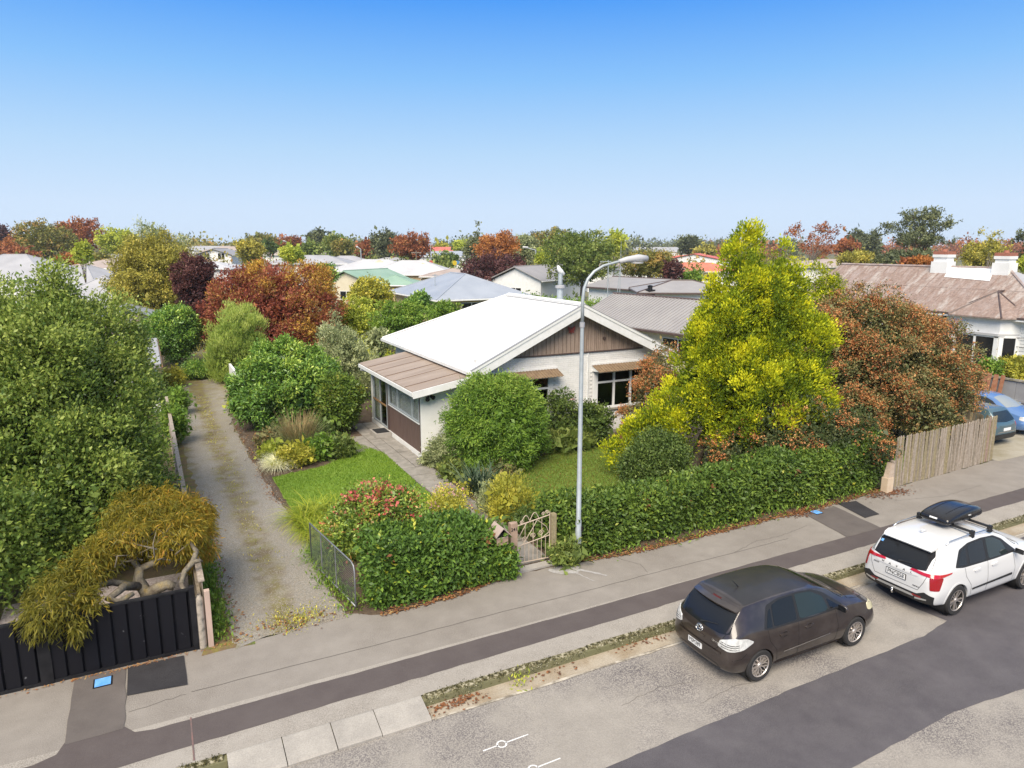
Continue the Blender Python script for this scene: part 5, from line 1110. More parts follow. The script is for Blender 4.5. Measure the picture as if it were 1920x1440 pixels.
# ---- garden shrubs in front of and beside the cottage
def B(*bs): return list(bs)
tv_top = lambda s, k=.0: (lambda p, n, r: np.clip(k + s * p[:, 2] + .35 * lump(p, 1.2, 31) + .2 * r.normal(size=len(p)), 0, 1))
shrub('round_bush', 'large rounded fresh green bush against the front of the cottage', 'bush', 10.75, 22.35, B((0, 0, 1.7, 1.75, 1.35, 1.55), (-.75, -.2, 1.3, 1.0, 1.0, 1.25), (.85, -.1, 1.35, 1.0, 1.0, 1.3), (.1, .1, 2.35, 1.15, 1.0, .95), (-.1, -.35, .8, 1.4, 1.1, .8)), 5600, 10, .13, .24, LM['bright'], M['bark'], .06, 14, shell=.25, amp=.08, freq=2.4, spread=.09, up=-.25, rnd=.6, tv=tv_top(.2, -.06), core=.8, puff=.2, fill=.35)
shrub('twiggy_shrub', 'greyish twiggy shrub at the white porch corner', 'shrub', 9.1, 22.6, dome(1.3, 1.1, 1.5, .1, np.random.default_rng(3), 6), 900, 10, .06, .45, LM['greyshrub'], M['bark'], .03, 12, shell=.5)
shrub('rose_bush', 'tall thin rose bush with pale flowers against the white front wall', 'bush', 14.3, 23.7, B((0, 0, 1.75, .5, .35, .35), (-.1, 0, .6, .7, .5, .55), (.2, -.1, 1.5, .3, .3, .3)), 520, 9, .1, .5, LM['dark'], M['bark'], .03, 9, extra=[(14, 5, .09, .8, LM['flower_pink'], .04)])
shrub('hydrangea', 'dark leafy shrub under the right front window behind the lamp post', 'shrub', 15.6, 23.4, B((0, 0, .75, .85, .6, .75), (-.5, -.1, .5, .5, .5, .5)), 900, 9, .11, .5, LM['dark'], M['bark'], .03, 8, extra=[(10, 4, .08, .8, LM['flower_pink'], .04)])
shrub('low_shrub', 'low strappy green plants at the foot of the front wall', 'shrub', 14.2, 22.9, B((0, 0, .2, 1.2, .3, .35),), 420, 8, .22, .12, LM['midgreen'], None, up=.7)
# golden conifer: upright feathery plumes massed into a cone with two tops
cx, cy = 16.6, 18.6
lat = (math.cos(YAW), -math.sin(YAW))
def lt(d, f=0.0): return (lat[0] * d + FWX * f, lat[1] * d + FWY * f)
plumes = []
rgc = np.random.default_rng(21)
def plume(d, f, zc, r, h): x, y = lt(d, f); plumes.append((x, y, zc, r, r, h))
for t in ((1.5, 0, 3.6, 1.8, 2.4), (2.6, .1, 3.4, 1.7, 2.4), (1.45, 0, 6.1, .85, 1.9), (1.4, 0, 7.35, .38, 1.0), (2.7, .2, 5.4, .75, 1.8), (2.75, .2, 6.75, .32, 1.1), (2.1, 0, 5.0, 1.5, 1.9), (3.6, .1, 4.2, .95, 1.6), (.4, -.1, 3.4, 1.1, 1.8), (.6, 0, 4.8, .75, 1.4), (3.9, 0, 2.8, .85, 1.4), (-.4, -.3, 2.2, .9, 1.5), (-1.2, -.5, 1.5, .7, 1.15), (-1.9, -.5, 1.05, .55, .95), (-2.6, -.5, .75, .42, .75), (-1.6, -.7, 2.0, .33, .65), (-.9, -.7, 2.5, .38, .75), (4.25, 0, 3.5, .45, .8), (1.8, -.8, 2.4, 1.5, 2.0), (3.2, -.6, 2.2, 1.0, 1.5)): plume(*t)
for i in range(44):
    h = rgc.uniform(1.5, 6.4); wd = 2.45 * (1 - h / 8.9) ** .7; a = rgc.uniform(0, 6.28); plume(1.85 + wd * math.cos(a), wd * .8 * math.sin(a), h + .3, rgc.uniform(.28, .46), rgc.uniform(.5, .9))
GOLD_SEED = SEED[0] + 1
shrub('golden_conifer', 'tall golden yellow conifer with two pointed tops in front of the cottage', 'tree', cx, cy, plumes, 12500, 13, .1, .46, LM['gold'], M['bark'], .2, 16, shell=.32, amp=.14, freq=2.3, spread=.075, up=.9, rnd=.55, out=1.0, vm=.7, crown='crown', stem='trunk', core=.6, fold=.05, puff=.3, pz=1.35, fill=.3,
      tv=lambda p, n, r: np.clip(.53 + .5 * lump(p, 2.3, GOLD_SEED) + .16 * r.normal(size=len(p)), 0, 1))
shrub('golden_conifer', 'small golden conifer with arching tips peeping out right behind the tall golden conifer', 'tree', *at(1528, 31.5), [(0, 0, 4.6, .95, .9, 1.9), (-.3, .2, 6.3, .45, .45, .75), (.2, -.1, 6.0, .55, .5, .6), (.55, -.2, 5.0, .5, .5, .5), (0, 0, 2.5, 1, 1, 2)], 1500, 13, .11, .34, LM['gold'], M['bark'], .08, 8, shell=.4, spread=.09, up=.35, rnd=.5, crown='crown', stem='trunk')
# cotoneaster: arching sprays with orange-red berries
def cotoneaster(name, label, x, y, blobs, n, L=.075, berry=.5, lf='coto'):
    SEED[0] += 1; rng = np.random.default_rng(SEED[0]); root = thing(name, label, 'shrub', (x, y, 0))
    p, nr = blob_tips(blobs, n, rng, .32, .12, 1.5, .1, SEED[0], .75, .36, .55, .35)
    hp = .7 * lump(p, 1.6, SEED[0] + 2) + .9 * lump(p * np.array([1, 1, 2.2]), 3.6, SEED[0] + 3) + .3 * rng.normal(size=len(p))
    isb = (hp > np.quantile(hp, 1 - berry)) & (nr[:, 2] > -.35)
    V, A = leaf_quads(p, nr, np.clip(.3 + .45 * lump(p, .8, SEED[0] + 4) + .25 * rng.normal(size=len(p)), 0, 1), 9, L, .45, rng, .11, -.05, .8, .8)
    # berries lie along the upper side of the arching sprays
    pb, nb = p[isb], nr[isb]; drp = unit_v(nb * np.array([1, 1, .15]) + rng.normal(size=nb.shape) * .45 + np.array([0, 0, -.3]))
    t = np.repeat(rng.random((1, 9)) - .35, len(pb), 0).ravel(); i = np.repeat(np.arange(len(pb)), 9)
    pc = pb[i] + drp[i] * t[:, None] * .34 + nb[i] * .06 + rng.normal(size=(len(i), 3)) * .045; pc[:, 2] += .05 - .25 * t ** 2
    V2, A2 = leaf_quads(pc, nb[i], np.clip(.45 + .5 * lump(pc, 1.1, SEED[0] + 9) + .22 * rng.normal(size=len(i)), 0, 1), 2, .052, .85, rng, .03, .3, 1.0, .5, .25)
    Bb = np.array(blobs, float); ni = n // 4; wv = (Bb[:, 3] * Bb[:, 4] * Bb[:, 5]) ** 1.4; ii = rng.choice(len(Bb), ni, p=wv / wv.sum()); pi = Bb[ii, :3] + unit_v(rng.normal(size=(ni, 3))) * (rng.random((ni, 1)) ** .4) * .72 * Bb[ii, 3:6]; pi = pi[pi[:, 2] > .15]
    V3, A3 = leaf_quads(pi, unit_v(rng.normal(size=pi.shape)), np.full(len(pi), .2), 5, L * 2, .55, rng, .2, 0, 1, .5)  # inner foliage coloured dark, its shade painted in
    link('foliage', quad_mesh('foliage', [(V, A), (V3, A3), (V2, A2, 1)], [LM[lf], LM['berry']]), root)
    link('stem', limbs((0, 0, 0), blobs, rng, 18, .09, .35).mesh('stem', M['bark'], True), root); return root
x0, y0 = at(1655, 27.5)
def lb_(*bs): return [(*lt(d, f), z, a, b, c) for d, f, z, a, b, c in bs]
cotoneaster('berry_bush', 'huge arching cotoneaster covered with orange red berries right of the golden conifer', x0, y0, lb_((0, 0, 3.6, 2.6, 2.2, 2.0), (-1.6, .3, 4.2, 1.5, 1.5, 1.6), (-.6, .2, 5.0, 1.5, 1.4, 1.1), (1.4, 0, 3.0, 1.5, 1.6, 1.3), (2.3, .1, 2.45, 1.1, 1.2, .95), (2.95, .2, 2.0, .6, .8, .6), (.4, -.8, 2.6, 2.0, 1.4, 1.2), (-1.5, -.5, 2.7, 1.5, 1.4, 1.6), (-2.5, .4, 4.6, .8, .9, 1.0), (.8, .2, 4.0, 1.2, 1.2, .9), (-1.9, -1.2, 1.5, 1.4, 1.1, 1.2), (.6, -1.3, 1.7, 1.2, .9, .9)), 9600, .1, .42)
x0, y0 = at(1480, 22.5)
cotoneaster('berry_bush', 'dark low cotoneaster with sparse red berries between the conifer and the long hedge', x0, y0, lb_((0, 0, 1.2, 1.7, .9, 1.15), (-1.6, .1, 1.0, 1.2, .8, 1.0), (1.5, .2, 1.3, 1.4, .9, 1.2), (-1.1, .1, 2.0, .9, .7, .8), (.6, .2, 2.1, 1.2, .8, .7), (2.5, .5, 1.4, .9, .8, .9), (-2.3, -.1, .8, .6, .6, .7)), 3800, .095, .2, 'coto2')
x0, y0 = at(1232, 26.2)
cotoneaster('berry_bush', 'russet cotoneaster sprays showing between the front window and the golden conifer', x0, y0, lb_((0, 0, 3.0, .55, .7, 1.1), (.15, 0, 4.0, .35, .6, .5), (-.4, -.1, 2.3, .6, .6, .7), (-.75, -.2, 1.6, .5, .6, .7), (-.3, 0, .9, .8, .7, .8)), 1300, .07, .62)
shrub('round_shrub', 'rounded dark evergreen shrub behind the long hedge beside the golden conifer', 'shrub', *at(1226, 21.4), dome(2.45, 1.7, 2.2, .05, np.random.default_rng(8), 8, .5), 2600, 10, .075, .48, LM['dark'], M['bark'], .05, 9, shell=.25, amp=.08)
# rhododendron group by the driveway
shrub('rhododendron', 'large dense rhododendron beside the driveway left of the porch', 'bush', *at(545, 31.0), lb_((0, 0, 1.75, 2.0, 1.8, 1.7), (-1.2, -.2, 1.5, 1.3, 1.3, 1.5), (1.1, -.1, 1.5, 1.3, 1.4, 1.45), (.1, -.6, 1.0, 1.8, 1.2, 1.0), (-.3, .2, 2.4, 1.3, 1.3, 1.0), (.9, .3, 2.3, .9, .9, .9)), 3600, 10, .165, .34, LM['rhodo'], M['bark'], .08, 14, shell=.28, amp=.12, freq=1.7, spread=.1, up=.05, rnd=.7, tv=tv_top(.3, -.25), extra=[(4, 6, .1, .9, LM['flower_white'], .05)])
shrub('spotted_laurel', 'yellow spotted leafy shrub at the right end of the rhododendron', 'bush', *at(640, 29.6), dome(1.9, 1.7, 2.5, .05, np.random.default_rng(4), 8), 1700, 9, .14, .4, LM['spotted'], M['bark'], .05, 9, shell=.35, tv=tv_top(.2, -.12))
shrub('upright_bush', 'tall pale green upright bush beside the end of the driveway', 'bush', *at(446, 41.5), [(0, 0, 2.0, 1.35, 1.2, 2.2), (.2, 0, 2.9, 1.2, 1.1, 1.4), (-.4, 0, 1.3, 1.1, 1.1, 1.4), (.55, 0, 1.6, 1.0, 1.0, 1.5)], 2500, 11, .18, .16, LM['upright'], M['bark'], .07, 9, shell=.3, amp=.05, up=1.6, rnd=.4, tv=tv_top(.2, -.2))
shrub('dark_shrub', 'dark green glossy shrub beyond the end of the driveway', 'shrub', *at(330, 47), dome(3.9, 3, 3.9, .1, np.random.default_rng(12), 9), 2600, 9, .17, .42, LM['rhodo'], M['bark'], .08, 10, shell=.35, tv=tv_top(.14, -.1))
shrub('grey_shrub', 'silvery grey shrub with upright tips between the rhododendron and the cottage roof', 'shrub', *at(645, 36), [(0, 0, 2.0, 1.3, 1.2, 1.7), (-.5, 0, 3.1, .45, .5, 1.2), (.5, .1, 2.6, .9, .9, .9), (.9, 0, 1.6, .8, .8, 1.2)], 1700, 10, .13, .3, LM['greyshrub'], M['bark'], .05, 10, shell=.45, up=.9, rnd=.6)
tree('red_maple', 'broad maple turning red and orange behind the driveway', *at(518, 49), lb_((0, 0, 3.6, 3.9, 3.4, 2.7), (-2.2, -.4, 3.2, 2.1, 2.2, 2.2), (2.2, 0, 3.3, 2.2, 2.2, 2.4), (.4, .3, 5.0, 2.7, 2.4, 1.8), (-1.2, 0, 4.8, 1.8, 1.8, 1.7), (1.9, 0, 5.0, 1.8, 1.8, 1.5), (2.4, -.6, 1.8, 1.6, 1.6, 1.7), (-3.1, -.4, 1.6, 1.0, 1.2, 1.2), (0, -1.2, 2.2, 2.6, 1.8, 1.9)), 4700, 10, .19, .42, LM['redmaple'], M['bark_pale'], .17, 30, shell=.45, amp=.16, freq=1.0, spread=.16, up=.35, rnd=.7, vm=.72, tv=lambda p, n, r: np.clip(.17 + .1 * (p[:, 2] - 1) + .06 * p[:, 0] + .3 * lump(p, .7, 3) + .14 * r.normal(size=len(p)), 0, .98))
tree('copper_tree', 'narrow dark copper leaved tree between the olive tree and the red maple', *at(378, 55), [(0, 0, 4.4, 1.5, 1.4, 2.7), (-.6, 0, 5.3, .9, .9, 1.6), (.5, 0, 5.2, .9, .9, 1.6), (.2, 0, 2.6, 1.4, 1.3, 1.8)], 2100, 9, .18, .42, LM['copper'], M['bark'], .1, 10, shell=.45, up=.6)
tree('olive_tree', 'tall yellowing olive green tree with wispy top left of the copper tree', *at(300, 60), lb_((0, 0, 4.6, 2.8, 2.6, 3.4), (-1.2, 0, 5.0, 2.2, 2.2, 2.6), (1.0, 0, 5.6, 2.2, 2.0, 2.6), (-.2, 0, 7.4, 1.6, 1.6, 1.4), (1.9, 0, 6.3, 1.3, 1.3, 1.3), (-2.3, 0, 4.1, 1.5, 1.5, 1.7), (-1.9, -.4, 2.8, 1.6, 1.6, 1.4)), 3900, 9, .2, .42, LM['olive'], M['bark'], .17, 20, shell=.45, spread=.2, amp=.2, up=.4)
tree('olive_tree', 'feathery leaning grey green treetop rising above the olive tree', *at(305, 64), lb_((-.2, 0, 8.6, .9, .9, .8), (-.9, 0, 9.4, .5, .5, .6), (.3, 0, 9.0, .6, .6, .7), (.9, 0, 8.6, .45, .5, .5), (2.4, 0, 8.2, .5, .5, .5), (0, 0, 6.5, 1.3, 1.2, 1.6)), 620, 9, .2, .3, LM['greyshrub'], M['bark'], .12, 14, shell=.6, spread=.2, up=1.0, bias=(-.5, .2, 0))
# ---------------------------------------------------------------- strappy and grassy plants
def blade_quads(n, rng, r0, h, wd, arch, lean=.5, v0=0, v1=1, origin=(0, 0, 0), seg=3, upright=.7):
    V = []; A = []
    for i in range(n):
        a = rng.uniform(0, 6.283); r = r0 * math.sqrt(rng.random()); o = np.array([r * math.cos(a), r * math.sin(a), 0]) + origin
        ha = a + rng.normal() * .5; d = np.array([math.cos(ha), math.sin(ha), 0]); L = h * rng.uniform(.65, 1.15); le = lean * rng.uniform(.3, 1.3); ar = arch * rng.uniform(.5, 1.4)
        s = np.array([-d[1], d[0], 0]) * wd * rng.uniform(.7, 1.2); pts = []
        for k in range(seg + 1):
            t = k / seg; th = le + ar * t
            p = o + d * L * t * math.sin(th) + np.array([0, 0, L * t * max(-.2, math.cos(th))]); pts.append((p, s * (1 - t ** 1.6) * .5 + s * .03))
        c = rng.random()
        for k in range(seg):
            (p, s0), (q, s1) = pts[k], pts[k + 1]; V += [p - s0, p + s0, q + s1, q - s1]; A += [c * (1 - .3) + .3 * k / seg] * 4
    return np.array(V), np.clip(np.array(A), 0, 1)
def tuft(name, label, cat, x, y, n, r0, h, wd, arch, m, lean=.5, seed=1, group=None, extra=None, part='blades'):
    rng = np.random.default_rng(seed); root = thing(name, label, cat, (x, y, 0), 0, group)
    link(part, quad_mesh(part, [blade_quads(n, rng, r0, h, wd, arch, lean)], m), root)
    if extra: link('seed_heads', quad_mesh('seed_heads', [blade_quads(*extra[0][:1], rng, *extra[0][1:])], extra[1]), root)
    return root
tuft('feather_grass', 'tall tan feather grass clump in front of the rhododendron', 'ornamental grass', *at(562, 26.7), 620, .4, 1.35, .018, .55, LM['grass_y'] if False else LM['greyshrub'], .3, 3, extra=((420, .38, 1.6, .03, .25, .22), LM['tan']))
tuft('blue_fescue', 'round silvery grass tussock at the edge of the gravel driveway', 'ornamental grass', *at(520, 24.6), 1500, .12, .72, .012, .75, LM['fescue'], .55, 4)
dl = [(3.55, 19.2), (3.75, 18.5), (3.5, 20.0), (3.9, 20.5), (4.1, 19.4), (3.95, 17.8), (3.6, 17.3), (4.4, 20.2)]
labs = ['yellow green daylily clump at the driveway edge, nearest the lawn corner', 'yellow green daylily clump between its neighbours along the driveway edge', 'tall yellow leaved daylily clump beside the lawn', 'yellow daylily clump at the upper end of the row behind the red flowering shrub', 'daylily clump close against the red flowering shrub', 'small daylily clump nearest to the mesh panel', 'green daylily clump at the mesh panel corner', 'pale yellow grass clump behind the red flowering shrub on the lawn']
for i, ((x, y), lb2) in enumerate(zip(dl, labs)):
    tuft('daylily', lb2, 'plant', x, y, 230, .24, .95 if i in (2, 3, 7) else .75, .026, 1.25, LM['grass_y'] if i not in (5, 6) else LM['bright'], .3, 40 + i, 'daylily clumps along the driveway edge')
# flax: stiff leaves one by one
fx_ = thing('flax', 'spiky dark green flax with stiff strap leaves beside the garden path', 'plant', (9.15, 20.2, 0)); rng = np.random.default_rng(9)
fm = leafmat('flax_leaf', G((.02, .045, .022), (.04, .075, .04), (.08, .12, .065), (.15, .19, .09)), .45, .15, .4, bright=1.35); shared = []
for k in range(6):
    rr = np.random.default_rng(200 + k); V, A = blade_quads(1, rr, .01, 1.0, .055, .35 + .1 * (k % 3), .15 + .14 * k, seg=4); V2 = V.copy(); ang0 = math.atan2(V[-1][1], V[-1][0]); c, s = math.cos(-ang0), math.sin(-ang0); V2[:, 0] = V[:, 0] * c - V[:, 1] * s; V2[:, 1] = V[:, 0] * s + V[:, 1] * c
    shared.append(quad_mesh('leaf', [(V2, np.full(len(A), (k * .37) % 1.0))], fm))
for i in range(170):
    k = int(rng.integers(6)); o = link('leaf', shared[k], fx_); a = rng.uniform(0, 6.28); o.location = (.42 * rng.normal() * .6, .35 * rng.normal() * .6, 0.02); o.rotation_euler = (0, rng.uniform(-.1, .25), a); s = rng.uniform(.95, 1.4); o.scale = (s, s, s)
shrub('photinia', 'red tipped flowering shrub with coral blooms behind the square hedge', 'bush', 4.85, 17.3, [(0, 0, .75, .98, .8, .75), (-.65, .1, .62, .6, .6, .6), (.65, -.1, .65, .62, .6, .65), (.0, .1, 1.2, .62, .55, .5), (-.3, -.2, 1.05, .5, .45, .5)], 2100, 9, .09, .45, LM['photinia'], M['bark'], .04, 10, shell=.35, amp=.13, extra=[(210, 9, .08, .9, LM['flower_red'], .07)])
shrub('yellow_shrub', 'yellow green feathery shrub inside the scroll gate', 'bush', 8.95, 17.6, [(0, 0, .5, .55, .65, .55), (.25, .5, .6, .45, .5, .5)], 700, 9, .1, .2, LM['yellowgreen'], M['bark'], .03, 6, up=.9, rnd=.5)
shrub('heath_shrub', 'fine leaved green shrub between the flax and the olive lawn', 'bush', 8.8, 18.5, [(0, 0, .3, .4, .5, .32)], 380, 9, .08, .25, LM['greyshrub'], M['bark'], .03, 6, up=.7)
shrub('lavender', 'low dark lavender clump behind the letterbox', 'plant', 8.9, 16.6, [(0, 0, .25, .35, .5, .3)], 260, 8, .1, .18, LM['dark'], None, up=1.0)
shrub('pink_roses', 'low pink flowering roses spilling over the garden path', 'flowers', 7.45, 18.6, [(0, 0, .35, .4, .8, .38), (.5, .9, .25, .5, .5, .28), (-.3, -.7, .4, .4, .5, .4)], 420, 7, .07, .5, LM['yellowgreen'], M['bark'], .015, 8, shell=.6, extra=[(70, 4, .07, .9, LM['flower_pink'], .05)])
beds = [('bed_plant', 'leafy bright green perennial at the lawn edge below the feather grass', 5.3, 26.3, .9, .6, 'bright'), ('bed_plant', 'tangle of low green perennials between the two ornamental grasses', 4.3, 25.9, .8, .45, 'yellowgreen'), ('bed_plant', 'yellow low ground plant at the driveway edge above the silvery tussock', 3.75, 27.2, .45, .3, 'lime'), ('bed_plant', 'dark reddish low plant under the rhododendron', 4.0, 28.6, .7, .5, 'coto'), ('bed_plant', 'green low plant at the foot of the white driveway wall', 3.7, 34.5, .7, .8, 'bright'), ('bed_plant', 'yellowish plant below the white driveway wall', 3.6, 36.3, .6, .7, 'lime'),
        ('bed_plant', 'dark fern like clump at the left of the stepping stones', 5.8, 28.2, .8, .7, 'dark'), ('bed_plant', 'light green perennial beside the paved corner', 6.0, 26.2, .7, .5, 'midgreen'), ('bed_plant', 'low blue green plant at the porch corner by the path', 8.9, 23.6, .45, .3, 'greyshrub'), ('bed_plant', 'mixed low green plant left of the flax', 8.95, 21.9, .5, .4, 'midgreen'), ('bed_plant', 'rusty leaved low plant under the round bush', 10.3, 21.0, .6, .3, 'coto'), ('bed_plant', 'yellow green clump at the back of the porch path', 7.3, 32.2, 1.0, .8, 'yellowgreen'), ('bed_plant', 'low green plant in the middle of the front wall bed', 13.1, 23.5, .7, .5, 'midgreen'), ('bed_plant', 'grass tuft at the foot of the street lamp', 8.95, 14.42, .3, .45, 'midgreen'),
        ('bed_plant', 'long strappy clump between the shed and the driveway', .85, 36.5, .7, 1.2, 'bright'), ('bed_plant', 'feathery green plant against the boundary fence', .55, 31.0, .6, 1.4, 'bright'), ('bed_plant', 'leafy plant where the driveway ends at the dark shrub', 2.3, 46.2, 1.3, .9, 'rhodo'), ('bed_plant', 'yellow flowered weeds beside the shed', .95, 44.0, .8, .9, 'yellowgreen'), ('bed_plant', 'light green weeds along the end of the driveway', 3.0, 46.5, 1.0, .5, 'lime')]
for i, (nm, lb2, x, y, w_, h_, lk) in enumerate(beds):
    shrub(nm, lb2, 'plant', x, y, dome(w_ * 1.5, w_ * 1.4, h_ * 1.1, 0.0, np.random.default_rng(60 + i), 5), int(300 + 260 * w_), 8, .11, .32, LM[lk], None, shell=.5, up=.5)
# verge growth beside the black fence and mesh panel
def scatter_plants(name, label, pts, per, L, m, rng, asp=.35, up=.7, rnd=.7, spread=.1, kind='stuff', h=.1):
    p = np.array([(x, y, rng.uniform(.01, h)) for x, y in pts]); n = np.tile([0, 0, 1.0], (len(p), 1))
    v, a = leaf_quads(p, n, rng.random(len(p)), per, L, asp, rng, spread, up, rnd, .6)
    v[:, 2] = np.maximum(v[:, 2], .012)
    me = quad_mesh(name, [(v, a)], m); o = link(name, me); return tag(o, label, None, None, kind)
rng = np.random.default_rng(15)
scatter_plants('verge_weeds', None, [(rng.normal(.72, .1), rng.uniform(14.4, 20)) for i in range(420)], 6, .1, LM['bright'], rng)
scatter_plants('verge_weeds', None, [(rng.normal(3.35 + max(0, 15.8 - y) * .12, .14), y) for y in rng.uniform(14.4, 18, 260)], 6, .09, LM['bright'], rng)
scatter_plants('hedge_foot_weeds', None, [(x, back(x) + rng.uniform(-.02, .25)) for x in rng.uniform(9.4, 20.5, 130)], 6, .1, LM['bright'], rng)
scatter_plants('driveway_weeds', None, [(rng.normal(2.3, .45), rng.normal(14.55, .22)) for i in range(160)] + [(rng.normal(2.05, .22), rng.uniform(17, 40)) for i in range(170)], 4, .06, LM['yellowgreen'], rng, h=.04)
# fallen leaves
def litter(name, pts, L, rng, m='litter', z=.02, vr=(0, 1), per=1):
    p = np.array([(*q, z + rng.uniform(0, .02)) for q in pts]); m_ = len(p); n = np.tile([0, 0, 1.0], (m_, 1))
    V, A = leaf_quads(p, n, rng.uniform(*vr, m_), per, L, .65, rng, .01, 0, 1.0, .0, .1, None, 1.0)
    V[:, 2] = z + (V[:, 2] - p[np.repeat(np.arange(m_), 4 * per), 2]) * .25 + .008; V[:, 2] = np.maximum(V[:, 2], z)
    o = link(name, quad_mesh(name, [(V, A)], LM[m])); return tag(o, kind='stuff')
litter('fallen_leaves', [(x, back(x) + abs(rng.normal()) * .14 - .06) for x in np.concatenate([rng.uniform(3.9, 7.4, 420), rng.uniform(9.3, 21, 1500)])], .085, rng)
litter('fallen_leaves', [(rng.uniform(16.6, 17.5) + .3 * rng.normal(), 14.05 + .12 * rng.normal()) for i in range(260)] + [(20.9 + .5 * rng.normal(), 13.95 + .15 * rng.normal()) for i in range(330)], .08, rng, vr=(0, .5))
litter('fallen_leaves', [(rng.normal(.95, .16), rng.uniform(14.2, 24)) for i in range(520)] + [(rng.normal(3.05, .1), rng.uniform(22, 33)) for i in range(420)] + [(rng.normal(2.3, .6), rng.normal(14.5, .2)) for i in range(140)], .07, rng)
litter('fallen_leaves', [(rng.normal(10.3, .7), rng.normal(20.6, .7)) for i in range(330)] + [(rng.uniform(9.3, 15), rng.uniform(16, 22)) for i in range(70)], .07, rng, vr=(.4, 1), z=.03)
litter('fallen_leaves', [(rng.normal(4.3, .3), rng.normal(10.6, .07)) for i in range(170)] + [(rng.normal(6.3, .3), rng.normal(10.6, .07)) for i in range(30)] + [(rng.normal(8.6, .5), rng.normal(10.65, .06)) for i in range(60)], .07, rng, vr=(0, .6), z=RZ + .02)
litter('fallen_leaves', [(rng.normal(-1, 1.0), 14.27 - abs(rng.normal()) * .04) for i in range(220)], .05, rng, vr=(.5, 1), z=.012)
litter('roof_debris', [(10.7 + abs(rng.normal()) * .5, 33.6 + rng.normal() * .5) for i in range(60)] , .09, rng, z=3.42)
# moss and grass tufts on the old kerb
km_pts = [(x, rng.choice([rng.uniform(10.765, 10.8), rng.uniform(10.8, 10.9)])) for x in rng.uniform(3.9, 26, 1500)] + [(x, rng.uniform(10.77, 10.9)) for x in rng.uniform(-3.5, .4, 300)]
p = np.array([(x, y, (-.09 + rng.uniform(-.05, .09)) if y < 10.8 else .01) for x, y in km_pts if math.sin(x * 1.7) + math.sin(x * 4.1 + 1) + .5 * math.sin(x * 11) > -.5]); n = np.tile([0, -.5, .85], (len(p), 1))
V, A = leaf_quads(p, n, rng.random(len(p)), 6, .026, .6, rng, .02, .2, .9, .8); tag(link('kerb_moss', quad_mesh('kerb_moss', [(V, A)], LM['moss'])), kind='stuff')
scatter_plants('gutter_weeds', None, [(rng.normal(5.62, .07), rng.normal(10.58, .04)) for i in range(10)], 6, .08, LM['lime'], rng).location.z = RZ
lk = [(x, rng.uniform(10.77, 10.79), rng.uniform(-.11, -.01)) for x in rng.uniform(3.8, 26, 2600) if math.sin(x * 2.3) + math.sin(x * 5.7) > -.6]
p = np.array(lk); V, A = leaf_quads(p, np.tile([0, -1.0, .3], (len(p), 1)), rng.random(len(p)), 3, .035, .8, rng, .012, .1, .7, .5); tag(link('kerb_lichen', quad_mesh('kerb_lichen', [(V, A)], leafmat('kerb_lichen', G((.07, .065, .03), (.2, .19, .11), (.36, .34, .25)), .95, .0, bright=1.0))), kind='stuff')
# lawn blades
def in_poly(x, y, poly):
    c = np.zeros(len(x), bool)
    for (x0, y0), (x1, y1) in zip(poly, poly[1:] + poly[:1]):
        c ^= ((y0 > y) != (y1 > y)) & (x < (x1 - x0) * (y - y0) / ((y1 - y0) or 1e-9) + x0)
    return c
def turf(poly, n, m, seed):
    r = np.random.default_rng(seed); P2 = np.array(poly); x = r.uniform(P2[:, 0].min(), P2[:, 0].max(), n); y = r.uniform(P2[:, 1].min(), P2[:, 1].max(), n); k = in_poly(x, y, poly); x, y = x[k], y[k]; m_ = len(x)
    p = np.c_[x, y, np.full(m_, .018)]; T = np.clip(.5 + .5 * lump(p, 1.6, seed) + .2 * r.normal(size=m_), 0, 1)
    V, A = leaf_quads(p, np.tile([0, 0, 1.0], (m_, 1)), T, 1, .055, .3, r, .0, .9, .55, .4, .1, None, .7); return tag(link('lawn_grass', quad_mesh('lawn_grass', [(V, A)], m)), kind='stuff')
turf(lawnL, 34000, LM['lawnblade'], 5); turf(lawnR, 40000, LM['lawnblade2'], 6)
turf([(20.6, 15.2), (27.4, 15.2), (27.4, 21), (20.6, 21)], 9000, LM['lawnblade'], 7)
# loose gravel on the driveway
r = np.random.default_rng(17); q = MB(); pb = []
nn_ = 9000; gx = r.uniform(.95, 3.25, nn_); gy_ = 14.2 + 24 * r.random(nn_) ** 1.6; gs = r.uniform(.008, .02, nn_)
Vg = np.empty((nn_, 4, 3)); off = np.array([[-1, -.8, 0], [1, -.8, 0], [0, 1, 0], [0, 0, 1.3]])
ang = r.uniform(0, 6.28, nn_); ca, sa = np.cos(ang), np.sin(ang)
for k in range(4):
    ox, oy, oz = off[k]; Vg[:, k, 0] = gx + gs * (ca * ox - sa * oy); Vg[:, k, 1] = gy_ + gs * (sa * ox + ca * oy); Vg[:, k, 2] = .008 + gs * oz * .8
me = bpy.data.meshes.new('loose_gravel'); idx = np.arange(nn_) * 4
F_ = np.stack([np.stack([idx + a for a in t], 1) for t in ((0, 1, 3), (1, 2, 3), (2, 0, 3))], 1).reshape(-1, 3)
me.vertices.add(nn_ * 4); me.vertices.foreach_set('co', Vg.astype(np.float32).ravel()); me.loops.add(len(F_) * 3); me.loops.foreach_set('vertex_index', F_.astype(np.int32).ravel()); me.polygons.add(len(F_)); me.polygons.foreach_set('loop_start', np.arange(0, len(F_) * 3, 3, dtype=np.int32)); me.update(calc_edges=True)
me.materials.append(mat('gravel_chip', (.2, .175, .14), .9, c2=(.32, .285, .235), ns=30)); tag(link('loose_gravel', me), kind='stuff')
